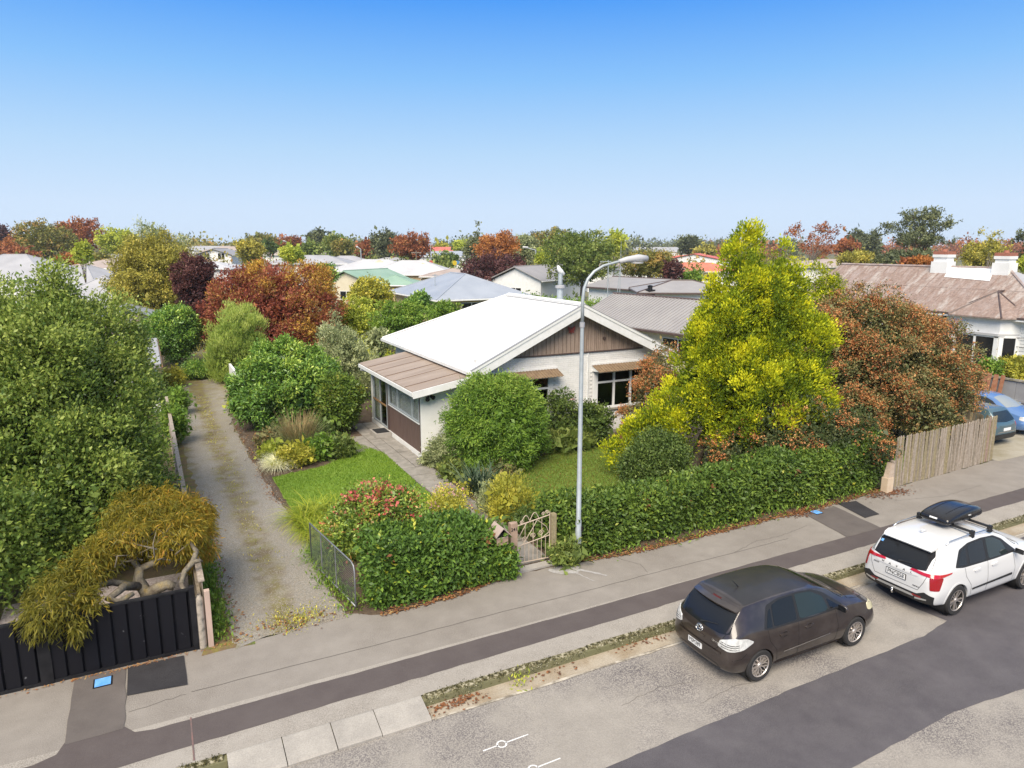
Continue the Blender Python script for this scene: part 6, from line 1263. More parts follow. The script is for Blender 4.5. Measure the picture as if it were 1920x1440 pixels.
# ---------------------------------------------------------------- vehicles
def body_mesh(st, subd=2, arches=(), arch_r=.36, arch_d=.3, name='body'):
    """st: stations (x, zu, ys, ym, zm, yb, zb, yr, zr, zt); rear first. returns mesh cut with wheel arches"""
    bm = bmesh.new(); rings = []
    for (x, zu, ys, ym, zm, yb, zb, yr, zr, zt) in st:
        h = [(0, zu), (ys * .8, zu), (ys, zu + .05), (ym, zm - .14), (ym, zm), (yb, zb - .03), (yb - .015, zb + .02), (yr + (yb - yr) * .12, zr - (zr - zb) * .13), (yr, zr), (yr * .66, zr + (zt - zr) * .75), (0, zt)]
        ring = [bm.verts.new((x, -y, z)) for y, z in h] + [bm.verts.new((x, y, z)) for y, z in h[-2:0:-1]]
        rings.append(ring)
    n = len(rings[0])
    for a, b in zip(rings, rings[1:]):
        for k in range(n): bm.faces.new((a[k], a[(k + 1) % n], b[(k + 1) % n], b[k]))
    for ring in (rings[0], rings[-1]):   # quad cap: connect left/right
        for k in range(10):
            a, b, c, d = ring[k], ring[k + 1], ring[(n - k - 1) % n], ring[(n - k) % n]
            vs_ = []
            for v in (a, b, c, d):
                if v not in vs_: vs_.append(v)
            if len(vs_) >= 3: bm.faces.new(vs_)
    bmesh.ops.recalc_face_normals(bm, faces=bm.faces)
    cl = bm.edges.layers.float.new('crease_edge'); CR = {2: .35, 4: .25, 5: .45, 6: .6, 8: .6}
    for a, b in zip(rings, rings[1:]):
        for k, c in CR.items():
            for kk in (k, n - k):
                ed = bm.edges.get((a[kk], b[kk]))
                if ed: ed[cl] = c
    for ri in (4,):
        for k in list(range(8, 12)):
            ed = bm.edges.get((rings[ri][k % n], rings[ri][(k + 1) % n]))
            if ed: ed[cl] = .55
    me = bpy.data.meshes.new(name); bm.to_mesh(me); bm.free()
    o = bpy.data.objects.new('tmp', me); COL.objects.link(o)
    sm = o.modifiers.new('s', 'SUBSURF'); sm.levels = subd; sm.render_levels = subd
    cut = []
    for ax in arches:
        for s in (-1, 1):
            q = MB(); q.lathe([(0, -arch_d), (arch_r, -arch_d), (arch_r, arch_d), (0, arch_d)], (ax, s * (max(t[3] for t in st) - .12 + .12), .0 + arch_r * .9), 'Y', 32)
            c = bpy.data.objects.new('cut', q.mesh('cut', M['black_rubber'])); COL.objects.link(c)
            bo = o.modifiers.new('b', 'BOOLEAN'); bo.operation = 'DIFFERENCE'; bo.object = c; bo.solver = 'EXACT'; cut.append(c)
    dg = bpy.context.evaluated_depsgraph_get(); out = bpy.data.meshes.new_from_object(o.evaluated_get(dg)); out.name = name
    for c in cut: bpy.data.objects.remove(c)
    bpy.data.objects.remove(o)
    return out
def bvh_of(me): return BVHTree.FromPolygons([v.co.copy() for v in me.vertices], [tuple(p.vertices) for p in me.polygons])
DIRS = {'right': ((0, 1, 0), (1, 0, 0), (0, 0, 1)), 'left': ((0, -1, 0), (1, 0, 0), (0, 0, 1)), 'rear': ((1, 0, 0), (0, -1, 0), (0, 0, 1)), 'front': ((-1, 0, 0), (0, -1, 0), (0, 0, 1)), 'top': ((0, 0, -1), (1, 0, 0), (0, 1, 0))}
def frame(side):
    if isinstance(side, str): return [Vector(v) for v in DIRS[side]]
    a = R(side); d = Vector((math.cos(a), math.sin(a), 0)); return [d, Vector((math.sin(a), -math.cos(a), 0)), Vector((0, 0, 1))]
def decal_mesh(bvh, side, outline, off=.004, step=.07, skirt=.02, name='panel', m=None, maxd=None):
    d, U, W = frame(side); bm = bmesh.new()
    f = bm.faces.new([bm.verts.new((u, v, 0)) for u, v in outline])
    for ax in (0, 1):
        lo = min(p[ax] for p in outline); hi = max(p[ax] for p in outline); k = max(1, int((hi - lo) / step))
        for i in range(1, k):
            c = lo + (hi - lo) * i / k; co = Vector((c, 0, 0)) if ax == 0 else Vector((0, c, 0)); no = Vector((1, 0, 0)) if ax == 0 else Vector((0, 1, 0))
            bmesh.ops.bisect_plane(bm, geom=bm.verts[:] + bm.edges[:] + bm.faces[:], plane_co=co, plane_no=no)
    dead = []
    for v in bm.verts:
        o = U * v.co.x + W * v.co.y - d * 6; hit, nrm, i, dist = bvh.ray_cast(o, d)
        if hit is None or (maxd and abs(dist) > maxd): dead.append(v); continue
        if nrm.dot(d) > 0: nrm = -nrm
        v.co = hit + nrm * off
    if dead: bmesh.ops.delete(bm, geom=dead, context='VERTS')
    be = [e for e in bm.edges if len(e.link_faces) == 1]
    if skirt and be:
        r = bmesh.ops.extrude_edge_only(bm, edges=be)
        for g in r['geom']:
            if isinstance(g, bmesh.types.BMVert): g.co += d * skirt
    bmesh.ops.recalc_face_normals(bm, faces=bm.faces)
    me = bpy.data.meshes.new(name); bm.to_mesh(me); bm.free(); me.materials.append(m)
    if me.polygons: me.polygons.foreach_set('use_smooth', [True] * len(me.polygons)); 
    try: me.set_sharp_from_angle(angle=R(40))
    except Exception: pass
    return me
def smooth_poly(pts, n=3, r=.25):
    """round the corners"""
    out = []
    for i, p in enumerate(pts):
        a, b = pts[i - 1], pts[(i + 1) % len(pts)]
        s = (p[0] + (a[0] - p[0]) * r, p[1] + (a[1] - p[1]) * r); e = (p[0] + (b[0] - p[0]) * r, p[1] + (b[1] - p[1]) * r)
        for k in range(n + 1):
            t = k / n; out.append(((1 - t) ** 2 * s[0] + 2 * t * (1 - t) * p[0] + t * t * e[0], (1 - t) ** 2 * s[1] + 2 * t * (1 - t) * p[1] + t * t * e[1]))
    return out
def ray_pt(bvh, side, u, v, off=0):
    d, U, W = frame(side); hit, n, i, dist = bvh.ray_cast(U * u + W * v - d * 6, d)
    if hit is None: return None
    return hit - d * off
def proj_text(bvh, side, body, u, v, size, off, m, name, root, stretch=1.0, ext=.002):
    me = text_mesh(body, size, ext); d, U, W = frame(side); p0 = ray_pt(bvh, side, u, v); 
    if p0 is None: return
    for vt in me.vertices:
        a, b, e = vt.co.x * stretch, vt.co.y, vt.co.z; h = ray_pt(bvh, side, u + a, v + b)
        vt.co = (h if h is not None else p0 + U * a + W * b) - d * (off + e)
    me.materials.clear(); me.materials.append(m); return link(name, me, root)
RIM = mat('machined_alloy', (.55, .5, .46), .35, .5, .7); RIM_D = mat('dark_alloy', (.05, .05, .05), .4, .5, .4); TYRE = mat('tyre_rubber', (.025, .024, .024), .85, coords='obj')
def wheel_meshes(r, wd, spokes, style):
    rr = r * .7; q = MB(); q.lathe([(rr, -wd / 2), (r * .93, -wd / 2 - .004), (r * .985, -wd / 2 + .025), (r, -wd / 2 + .05), (r, wd / 2 - .05), (r * .985, wd / 2 - .025), (r * .93, wd / 2), (rr, wd / 2)], (0, 0, 0), 'Y', 36); ty = q.mesh('tyre', TYRE, 'auto')
    q = MB(); q.lathe([(rr + .004, -wd / 2 + .002), (rr - .012, -wd / 2 + .0), (rr - .02, -wd / 2 + .015)], (0, 0, 0), 'Y', 36, 0); q.lathe([(rr - .02, -wd / 2 + .015), (rr - .03, wd / 2)], (0, 0, 0), 'Y', 36, 1); q.lathe([(rr - .02, .02), (0, .02)], (0, 0, 0), 'Y', 24, 1); q.lathe([(.0, -wd / 2 + .012), (.035, -wd / 2 + .014), (.055, -wd / 2 + .035), (.055, .0)], (0, 0, 0), 'Y', 16, 0)
    yo = -wd / 2 + .02
    def spoke(a0, r0, a1, r1, w_, mi=0):
        p, s = Vector((r0 * math.cos(a0), yo + .012, r0 * math.sin(a0))), Vector((r1 * math.cos(a1), yo, r1 * math.sin(a1))); dd = (s - p); dd.y = 0; nn = Vector((-dd.z, 0, dd.x)).normalized() * w_ / 2; dp = Vector((0, .03, 0))
        q.add([p - nn, p + nn, s + nn, s - nn, p - nn + dp, p + nn + dp, s + nn + dp, s - nn + dp], [(0, 1, 2, 3), (0, 4, 5, 1), (1, 5, 6, 2), (2, 6, 7, 3), (3, 7, 4, 0)], mi)
    for i in range(spokes):
        a = 2 * math.pi * i / spokes; e = math.pi / spokes
        if style == 'mesh':
            spoke(a, .04, a, rr * .55, .022); spoke(a, rr * .55, a + e * .62, rr - .015, .019); spoke(a, rr * .55, a - e * .62, rr - .015, .019)
        else:
            spoke(a - .1, .045, a + .02 - e * .34, rr - .012, .026); spoke(a + .1, .045, a + .02 + e * .3, rr - .012, .022); spoke(a - .0, .05, a, rr - .03, .018, 1)
    return ty, q.mesh('rim', [RIM, RIM_D])
def add_wheels(root, axles, ytr, r, wd, spokes, style):
    ty, ri = wheel_meshes(r, wd, spokes, style)
    for ax in axles:
        for s in (-1, 1):
            w_ = bpy.data.objects.new('wheel', None); COL.objects.link(w_); w_.parent = root; w_.location = (ax, s * (ytr - wd / 2), r); w_.rotation_euler = (0, random.uniform(0, 1), 0 if s < 0 else math.pi); w_.empty_display_size = .1
            link('tyre', ty, w_); link('rim', ri, w_)
def liner(root, axles, hw, r):
    q = MB()
    for ax in axles:
        for s in (-1, 1): q.lathe([(r, s * (hw - .04)), (r, s * (hw - .38)), (.05, s * (hw - .38))], (ax, 0, r * .9), 'Y', 24)
    q.box(.5, axles[1] + .4, -hw + .18, hw - .18, .17, .3)
    link('wheel_arch', q.mesh('wheel_arch', M['black_rubber']), root)
def paint(name, c, metal=.0, rough=.3, dust=None):
    m = mat(name, c, rough, .5, metal, c2=dust, ns=2.5, n0=.45, n1=.8, coat=.8 if rough < .4 else .2, coords='obj'); return m
CARG = M['dark_glass']; CARG2 = mat('green_tint_glass', (.02, .028, .028), .05, .4)
TRIMB = mat('black_trim_plastic', (.018, .018, .019), .5, coords='obj'); CHROME = mat('bright_chrome', (.7, .7, .7), .2, .5, 1.0); SEAM = mat('panel_gap', (.006, .006, .006), .8)
def seam(root, bvh, side, pts, w_=.009, name='panel_gap', m=None, off=.0025):
    V = []; q = MB(); d, U, W = frame(side); prev = None; dense = []
    for (a, b), (c, e) in zip(pts, pts[1:]):
        L = math.hypot(c - a, e - b); k = max(1, int(L / .05))
        dense += [(a + (c - a) * i / k, b + (e - b) * i / k) for i in range(k)]
    dense.append(pts[-1]); P3 = []
    for i, (u, v) in enumerate(dense):
        x, y = dense[max(0, i - 1)], dense[min(len(dense) - 1, i + 1)]; t = Vector((y[0] - x[0], y[1] - x[1])); t = t.normalized() if t.length else Vector((1, 0)); nx, ny = -t.y * w_ / 2, t.x * w_ / 2
        a, b = ray_pt(bvh, side, u + nx, v + ny, off), ray_pt(bvh, side, u - nx, v - ny, off)
        if a is None or b is None: continue
        P3.append((a, b))
    vv = [p for ab in P3 for p in ab]; q.add(vv, [(2 * i, 2 * i + 1, 2 * i + 3, 2 * i + 2) for i in range(len(P3) - 1)])
    if vv: link(name, q.mesh(name, m or SEAM), root)
def decal(root, bvh, side, outline, m, name, off=.004, step=.07, skirt=.02, rnd=None, parent=None):
    o = outline if rnd is None else smooth_poly(outline, 3, rnd); return link(name, decal_mesh(bvh, side, o, off, step, skirt, name, m), parent or root)
def mirror_box(root, x, y, z, m, s, L=.2, w_=.1, h=.14):
    q = MB(); q.tube([(x + .02, s * (y - .1), z - .04), (x, s * (y + .03), z - .03)], .025, 6)
    pts = [(x + .09, s * (y + .0), z), (x + .07, s * (y + .08), z + .02), (x - .0, s * (y + .12), z), ]
    b = bmesh.new(); bmesh.ops.create_icosphere(b, subdivisions=2, radius=1)
    bmesh.ops.scale(b, vec=(w_ * .75, L * .55, h * .55), verts=b.verts); bmesh.ops.translate(b, vec=(x, s * (y + .08), z + .02), verts=b.verts)
    for v in b.verts:
        if v.co.x < x - .02: v.co.x = x - .02
    me = bpy.data.meshes.new('mirror'); b.to_mesh(me); b.free(); me.materials.append(m); me.polygons.foreach_set('use_smooth', [True] * len(me.polygons)); o = link('mirror', me, root)
    q2 = MB(); q2.obox((x - .024, s * (y + .08), z + .02), (.006, L * .85, h * .75)); link('mirror_glass', q2.mesh('mirror_glass', CARG), o); link('mirror_arm', q.mesh('mirror_arm', TRIMB), o)

# ---- dusty brown hatchback
hb = thing('hatchback', 'dusty dark brown hatchback parked at the kerb behind the white car', 'car', (8.86, 9.48, RZ + .005))
ST = [(.02, .34, .50, .60, .54, .58, .70, .42, .80, .82), (.07, .26, .70, .78, .54, .72, .80, .56, .93, .955), (.2, .22, .78, .845, .58, .79, .93, .63, 1.11, 1.14), (.4, .2, .82, .865, .6, .815, .99, .60, 1.34, 1.375), (.52, .19, .83, .872, .6, .82, 1.0, .585, 1.425, 1.47), (.85, .185, .84, .88, .6, .83, .985, .585, 1.452, 1.502), (1.4, .18, .845, .882, .6, .838, .96, .59, 1.462, 1.517), (1.95, .18, .845, .882, .6, .84, .945, .59, 1.45, 1.51), (2.4, .18, .845, .88, .6, .835, .935, .575, 1.4, 1.455), (2.75, .18, .84, .88, .59, .83, .925, .57, 1.29, 1.345), (3.1, .19, .84, .88, .58, .815, .915, .6, 1.1, 1.15), (3.32, .19, .84, .878, .57, .8, .9, .62, 1.0, 1.045), (3.6, .19, .83, .87, .56, .785, .86, .6, .945, .985), (3.92, .2, .8, .85, .54, .75, .79, .55, .865, .9), (4.12, .24, .7, .77, .5, .69, .7, .48, .765, .79), (4.22, .28, .55, .62, .48, .58, .62, .4, .67, .69)]
BROWN = paint('dusty_brown_paint', (.03, .022, .019), .1, .3, (.062, .05, .044))
me = body_mesh(ST, 2, (.77, 3.4), .345); me.materials.clear(); me.materials.append(BROWN); me.polygons.foreach_set('material_index', [0] * len(me.polygons)); me.polygons.foreach_set('use_smooth', [True] * len(me.polygons)); me.set_sharp_from_angle(angle=R(38))
bv = bvh_of(me); link('body', me, hb)
decal(hb, bv, 'top', [(.5, -.5), (.62, -.56), (2.2, -.53), (2.42, -.44), (2.46, 0), (2.42, .44), (2.2, .53), (.62, .56), (.5, .5)], paint('roof_dust', (.02, .017, .016), .0, .42, (.034, .029, .027)), 'roof_panel', .003, .1, .01, .2)
for s in ('right', 'left'):
    decal(hb, bv, s, [(.86, 1.0), (1.0, .97), (2.2, .94), (3.02, .94), (3.06, .97), (2.62, 1.26), (2.3, 1.385), (1.9, 1.425), (1.35, 1.425), (1.05, 1.36)], TRIMB, 'window_frame', .002, .08, .01, .12)
    decal(hb, bv, s, [(1.8, .985), (2.62, .97), (2.56, 1.21), (2.25, 1.36), (1.9, 1.395), (1.82, 1.395)], CARG2, 'front_door_glass', .005, .08, .01, .12)
    decal(hb, bv, s, [(1.12, 1.0), (1.72, .99), (1.76, 1.395), (1.4, 1.395), (1.18, 1.34)], CARG, 'rear_door_glass', .005, .08, .01, .12)
    decal(hb, bv, s, [(.93, 1.01), (1.08, 1.0), (1.13, 1.3), (1.06, 1.26)], CARG, 'quarter_glass', .005, .08, .01, .15)
    decal(hb, bv, s, [(2.68, .975), (2.96, .965), (2.66, 1.15)], CARG, 'corner_glass', .005, .08, .01, .12)
    seam(hb, bv, s, [(1.77, 1.4), (1.75, .95), (1.74, .3)]); seam(hb, bv, s, [(2.8, .93), (2.86, .6), (2.8, .3)]); seam(hb, bv, s, [(.95, .98), (1.0, .75), (1.16, .55), (1.2, .32)]); seam(hb, bv, s, [(1.2, .3), (2.8, .3)])
    seam(hb, bv, s, [(1.0, .978), (2.2, .955), (3.0, .94)], .014, 'waist_trim', TRIMB)
    seam(hb, bv, s, [(1.35, .46), (2.62, .5)], .018, 'door_strip', CHROME, .006)
    decal(hb, bv, s, [(1.05, .2), (2.95, .2), (2.95, .255), (1.05, .27)], BROWN, 'side_skirt', .022, .1, .03)
    for hx in (1.38, 2.05):
        decal(hb, bv, s, [(hx - .13, .78), (hx + .09, .79), (hx + .09, .83), (hx - .13, .82)], BROWN, 'door_handle', .03, .06, .03, .25)
        decal(hb, bv, s, [(hx - .05, .755), (hx + .07, .76), (hx + .07, .845), (hx - .05, .84)], SEAM, 'handle_recess', .003, .06, .004, .35)
    seam(hb, bv, s, [(.06, .55), (.3, .58), (.42, .66)], .007)
for s in (-1, 1): mirror_box(hb, 2.84, .87, .99, TRIMB if s > 0 else BROWN, s)
decal(hb, bv, 'rear', [(-.66, 1.0), (-.45, .955), (0, .94), (.45, .955), (.66, 1.0), (.59, 1.3), (.5, 1.375), (0, 1.395), (-.5, 1.375), (-.59, 1.3)], CARG, 'rear_window', .005, .08, .012, .12)
# spoiler lip
q = MB(); n = 16
pr_ = [(.36, 1.44), (.24, 1.405), (.25, 1.375), (.4, 1.37)]
vv = []
for i in range(n + 1):
    y = -.58 + 1.16 * i / n; k = (abs(y) / .58) ** 2; vv += [(x + .13 * k, y, z - .05 * k) for x, z in pr_]
q.add(vv, [(4 * i + a, 4 * i + (a + 1) % 4, 4 * i + 4 + (a + 1) % 4, 4 * i + 4 + a) for i in range(n) for a in range(4)] + [(0, 1, 2, 3), (4 * n, 4 * n + 1, 4 * n + 2, 4 * n + 3)]); link('spoiler', q.mesh('spoiler', BROWN, 'auto'), hb)
decal(hb, bv, 'rear', [(-.1, 1.385), (.1, 1.385), (.1, 1.4), (-.1, 1.4)], mat('brake_lens', (.08, .012, .012), .2), 'brake_light', .02, .05, .03)
LENS = mat('clear_tail_lens', (.62, .62, .6), .12, .6, c2=(.42, .42, .41), ns=14, coords='obj', coat=.6)
for s in (-1, 1):
    az = 42 * (1 if s < 0 else -1)
    d_, U_, W_ = frame(az); 
    c0 = U_.dot(Vector((.17, s * .78, 0)))
    f_ = -s
    tl = decal(hb, bv, az, [(c0 - f_ * .3, .75), (c0 - f_ * .1, .715), (c0 + f_ * .16, .74), (c0 + f_ * .33, .84), (c0 + f_ * .2, .93), (c0 - f_ * .02, .955), (c0 - f_ * .26, .87)], LENS, 'tail_light', .012, .05, .03, .2)
    for zz in (.775, .815, .85):
        seam(tl, bv, az, [(c0 - f_ * .27, zz), (c0 + f_ * .02, zz - .02), (c0 + f_ * .24, zz + .012)], .012, 'lens_stripe', TRIMB, .0145)
seam(hb, bv, 'rear', [(-.6, .99), (-.5, .7), (-.4, .62), (.4, .62), (.5, .7), (.6, .99)])
seam(hb, bv, 'rear', [(-.58, .61), (0, .6), (.58, .61)], .05, 'bumper_step', BROWN, .02)
decal(hb, bv, 'rear', [(-.27, .455), (.1, .455), (.1, .575), (-.27, .575)], M['plate'], 'number_plate', .016, .1, .02)
proj_text(bv, 'rear', 'MSM389', -.085, .515, .115, .0175, M['ink'], 'plate_text', hb, .78)
for a_, b_, cz in ((.085, .062, .86), (.03, .06, .86), (.066, .026, .876)):
    q = MB(); pts = []
    for i in range(25):
        t = 2 * math.pi * i / 24; h = ray_pt(bv, 'rear', a_ * math.cos(t), cz + b_ * math.sin(t), .012); pts.append(h)
    q.tube(pts, .008, 5); link('badge', q.mesh('badge', CHROME, True), hb)
decal(hb, bv, 'rear', [(-.2, .745), (.16, .745), (.16, .775), (-.2, .775)], BROWN, 'hatch_grip', .014, .06, .02, .2)
proj_text(bv, 'rear', 'BLADE', .42, .79, .05, .005, CHROME, 'model_lettering', hb)
q = MB(); a, b, c = ray_pt(bv, 'rear', -.02, .975, .015), ray_pt(bv, 'rear', .1, 1.02, .02), ray_pt(bv, 'rear', .36, 1.075, .018); q.tube([a, b, c], [.02, .012, .007], 6); link('rear_wiper', q.mesh('rear_wiper', TRIMB), hb)
decal(hb, bv, 'rear', [(-.6, .3), (.6, .3), (.5, .38), (-.5, .38)], TRIMB, 'bumper_insert', .004, .08, .01, .2)
q = MB(); q.tube([(.95, -.02, 1.5), (.78, -.02, 1.66)], [.012, .004], 6); link('aerial', q.mesh('aerial', TRIMB), hb)
decal(hb, bv, 'top', [(2.56, -.5), (2.5, 0), (2.56, .5), (3.2, .66), (3.3, .5), (3.34, 0), (3.3, -.5), (3.2, -.66)], CARG, 'windscreen', .005, .1, .01, .1)
seam(hb, bv, 'top', [(3.33, -.66), (3.42, 0), (3.33, .66)], .02); seam(hb, bv, 'top', [(3.38, -.66), (3.7, -.63), (3.98, -.5)], .009)
for s in (-1, 1): decal(hb, bv, 180 - s * -48 if False else (132 if s < 0 else 228), [(frame(132 if s < 0 else 228)[1].dot(Vector((4.0, s * .7, 0))) + dx, z) for dx, z in ((-.2, .66), (.16, .63), (.2, .74), (-.16, .82))], mat('yellowed_headlamp', (.6, .55, .36), .2, .6) if s < 0 else bpy.data.materials['yellowed_headlamp'], 'headlight', .008, .05, .02, .25)
add_wheels(hb, (.77, 3.4), .875, .315, .2, 10, 'mesh'); liner(hb, (.77, 3.4), .86, .345)

# ---- white SUV with roof box
sv = thing('suv', 'white sport utility car with red T shaped tail lights and roof rails', 'car', (14.47, 9.33, RZ + .009))
ST2 = [(.02, .4, .56, .64, .6, .6, .78, .5, .9, .93), (.07, .33, .76, .82, .62, .77, .9, .62, 1.04, 1.07), (.2, .29, .84, .89, .66, .83, 1.0, .66, 1.22, 1.26), (.42, .27, .87, .91, .68, .855, 1.06, .645, 1.46, 1.5), (.55, .26, .88, .916, .68, .86, 1.07, .64, 1.54, 1.585), (.95, .26, .89, .92, .68, .87, 1.06, .645, 1.575, 1.622), (1.5, .255, .895, .922, .68, .875, 1.03, .65, 1.59, 1.64), (2.05, .255, .895, .922, .68, .878, 1.01, .65, 1.575, 1.63), (2.5, .255, .892, .92, .68, .872, 1.0, .635, 1.52, 1.575), (2.85, .255, .888, .92, .67, .865, .995, .63, 1.4, 1.455), (3.2, .26, .885, .918, .66, .855, .99, .66, 1.2, 1.25), (3.42, .26, .88, .915, .65, .84, .985, .68, 1.1, 1.14), (3.75, .26, .87, .905, .64, .82, .96, .66, 1.05, 1.09), (4.1, .28, .83, .88, .62, .79, .9, .61, .98, 1.01), (4.34, .32, .72, .78, .58, .71, .8, .53, .86, .89), (4.45, .36, .56, .62, .56, .58, .7, .44, .75, .77)]
WHITE = paint('white_car_paint', (.62, .62, .615), 0, .25)
me = body_mesh(ST2, 2, (.86, 3.56), .385); me.materials.clear(); me.materials.append(WHITE); me.polygons.foreach_set('material_index', [0] * len(me.polygons)); me.polygons.foreach_set('use_smooth', [True] * len(me.polygons)); me.set_sharp_from_angle(angle=R(38))
bv = bvh_of(me); link('body', me, sv)
for s in ('right', 'left'):
    decal(sv, bv, s, [(.78, 1.1), (1.05, 1.06), (2.3, 1.03), (3.08, 1.03), (3.12, 1.06), (2.72, 1.36), (2.4, 1.49), (1.9, 1.53), (1.4, 1.51), (1.05, 1.42)], TRIMB, 'window_frame', .002, .08, .01, .12)
    decal(sv, bv, s, [(2.02, 1.07), (2.8, 1.055), (2.66, 1.32), (2.36, 1.455), (2.06, 1.49)], CARG2, 'front_door_glass', .005, .08, .01, .12)
    decal(sv, bv, s, [(1.3, 1.09), (1.9, 1.08), (1.94, 1.49), (1.5, 1.48), (1.36, 1.44)], CARG, 'rear_door_glass', .005, .08, .01, .12)
    decal(sv, bv, s, [(.88, 1.115), (1.2, 1.1), (1.27, 1.43), (1.08, 1.37)], CARG, 'quarter_glass', .005, .08, .01, .15)
    seam(sv, bv, s, [(1.97, 1.5), (1.95, 1.0), (1.93, .36)]); seam(sv, bv, s, [(2.98, 1.03), (3.02, .7), (2.96, .38)]); seam(sv, bv, s, [(1.1, 1.06), (1.14, .85), (1.32, .62), (1.36, .38)])
    decal(sv, bv, s, [(1.38, .5), (2.9, .53), (2.9, .58), (1.38, .535)], TRIMB, 'door_moulding', .014, .1, .02)
    for hx in (1.56, 2.22): decal(sv, bv, s, [(hx - .13, .9), (hx + .1, .91), (hx + .1, .955), (hx - .13, .945)], WHITE, 'door_handle', .03, .06, .03, .25)
    decal(sv, bv, s, [(1.22, .25), (3.18, .25), (3.18, .31), (1.22, .33)], TRIMB, 'sill_trim', .012, .1, .02)
    for ax in (.86, 3.56):
        arc = [(ax + rr * math.cos(t), .385 * .9 + rr * math.sin(t)) for rr, ts in ((.43, [math.pi * i / 12 for i in range(13)]), (.392, [math.pi * i / 12 for i in range(12, -1, -1)])) for t in ts]
        decal(sv, bv, s, arc, TRIMB if False else WHITE, 'arch_lip', .006, .06, .02)
    q = MB(); y = .625 if s == 'left' else -.625
    q.tube([(.7, y, 1.57), (.85, y, 1.63), (1.5, y * 1.0, 1.66), (2.2, y, 1.645), (2.45, y, 1.58)], .014, 6); link('roof_rail', q.mesh('roof_rail', CHROME, True), sv)
for s in (-1, 1): mirror_box(sv, 2.98, .91, 1.09, WHITE, s, .22, .1, .15)
decal(sv, bv, 'rear', [(-.7, 1.1), (-.4, 1.045), (.4, 1.045), (.7, 1.1), (.66, 1.35), (.58, 1.47), (0, 1.5), (-.58, 1.47), (-.66, 1.35)], M['black_paint'], 'rear_window_frame', .003, .08, .012, .1)
decal(sv, bv, 'rear', [(-.6, 1.1), (-.36, 1.07), (.36, 1.07), (.6, 1.1), (.55, 1.3), (.46, 1.37), (-.46, 1.37), (-.55, 1.3)], CARG, 'rear_window', .006, .08, .012, .1)
q = MB(); q.prism([(.37, -.6, 1.52), (.28, -.56, 1.475), (.28, .56, 1.475), (.37, .6, 1.52), (.5, .6, 1.575), (.5, -.6, 1.575)], (.02, 0, -.03)); link('spoiler', q.mesh('spoiler', WHITE), sv)
REDL = mat('red_tail_lens', (.42, .008, .012), .15, .6, coat=.8, coords='obj'); REDL2 = mat('deep_red_lens', (.26, .005, .01), .2, .6, coords='obj')
for s in (-1, 1):
    az = 40 * (1 if s < 0 else -1); d_, U_, W_ = frame(az); c0 = U_.dot(Vector((.14, s * .82, 0))); f_ = -s
    tl = decal(sv, bv, az, [(c0 - f_ * .46, 1.0), (c0 - f_ * .06, .965), (c0 + f_ * .08, .965), (c0 + f_ * .34, 1.01), (c0 + f_ * .36, 1.035), (c0 + f_ * .1, 1.035), (c0 - f_ * .42, 1.045)][::1], REDL, 'tail_light', .012, .05, .03, .12)
    l2 = link('lower_lens', decal_mesh(bv, az, smooth_poly([(c0 - f_ * .09, .7), (c0 + f_ * .1, .7), (c0 + f_ * .17, .964), (c0 - f_ * .11, .964)], 3, .1), .012, .05, .03, 'lower_lens', REDL2), tl)
    decal(sv, bv, 'rear', [(-s * -1 * 0 + s * .5 - .1, .47), (s * .5 + .12, .47), (s * .5 + .1, .5), (s * .5 - .08, .5)], mat('red_reflector', (.3, .02, .02), .3) if s < 0 else bpy.data.materials['red_reflector'], 'reflector', .012, .05, .02)
decal(sv, bv, 'rear', [(-.8, .3), (.8, .3), (.84, .56), (.66, .62), (.5, .53), (-.5, .53), (-.66, .62), (-.84, .56)], TRIMB, 'lower_bumper', .012, .06, .02, .1)
decal(sv, bv, 'rear', [(-.46, .44), (.46, .44), (.4, .49), (-.4, .49)], mat('silver_skid_plate', (.45, .45, .44), .35, .5, .5), 'skid_plate', .014, .08, .02, .15)
for s in (-1, 1): decal(sv, bv, 'rear', [(s * .48, .41), (s * .72, .45), (s * .72, .48), (s * .48, .45)], bpy.data.materials['silver_skid_plate'], 'exhaust_trim', .018, .05, .02)
seam(sv, bv, 'rear', [(-.68, 1.02), (-.62, .82), (-.52, .62), (.52, .62), (.62, .82), (.68, 1.02)]); seam(sv, bv, 'rear', [(-.5, .93), (0, .915), (.5, .93)], .02, 'tail_crease', WHITE, .008)
decal(sv, bv, 'rear', [(-.24, .72), (.24, .72), (.24, .86), (-.24, .86)], M['ink'], 'plate_holder', .012, .1, .02)
decal(sv, bv, 'rear', [(-.225, .732), (.225, .732), (.225, .848), (-.225, .848)], M['plate'], 'number_plate', .016, .1, .01)
proj_text(bv, 'rear', 'PNC858', 0, .79, .12, .0178, M['ink'], 'plate_text', sv, .95)
for i, ch in enumerate('HAVAL'): proj_text(bv, 'rear', ch, -.34 + i * .17, .955, .062, .006, M['ink'], 'brand_letter', sv, 1.35)
proj_text(bv, 'rear', 'JOLION', -.5, .88, .038, .005, M['ink'], 'model_lettering', sv, 1.1); proj_text(bv, 'rear', 'PREMIUM', .48, .69, .034, .005, M['ink'], 'model_lettering', sv, 1.1)
q = MB(); a, b, c = ray_pt(bv, 'rear', 0, 1.09, .02), ray_pt(bv, 'rear', .08, 1.11, .02), ray_pt(bv, 'rear', .3, 1.13, .02); q.tube([a, b, c], [.028, .018, .008], 6); link('rear_wiper', q.mesh('rear_wiper', TRIMB), sv)
q = MB(); q.tube([(.12, 0, .36), (-.06, 0, .36), (-.06, 0, .42)], .02, 6); q.lathe([(0, .41), (.026, .425), (.028, .45), (.018, .472), (0, .475)], (-.06, 0, 0), 'Z', 10); link('tow_ball', q.mesh('tow_ball', CHROME, True), sv)
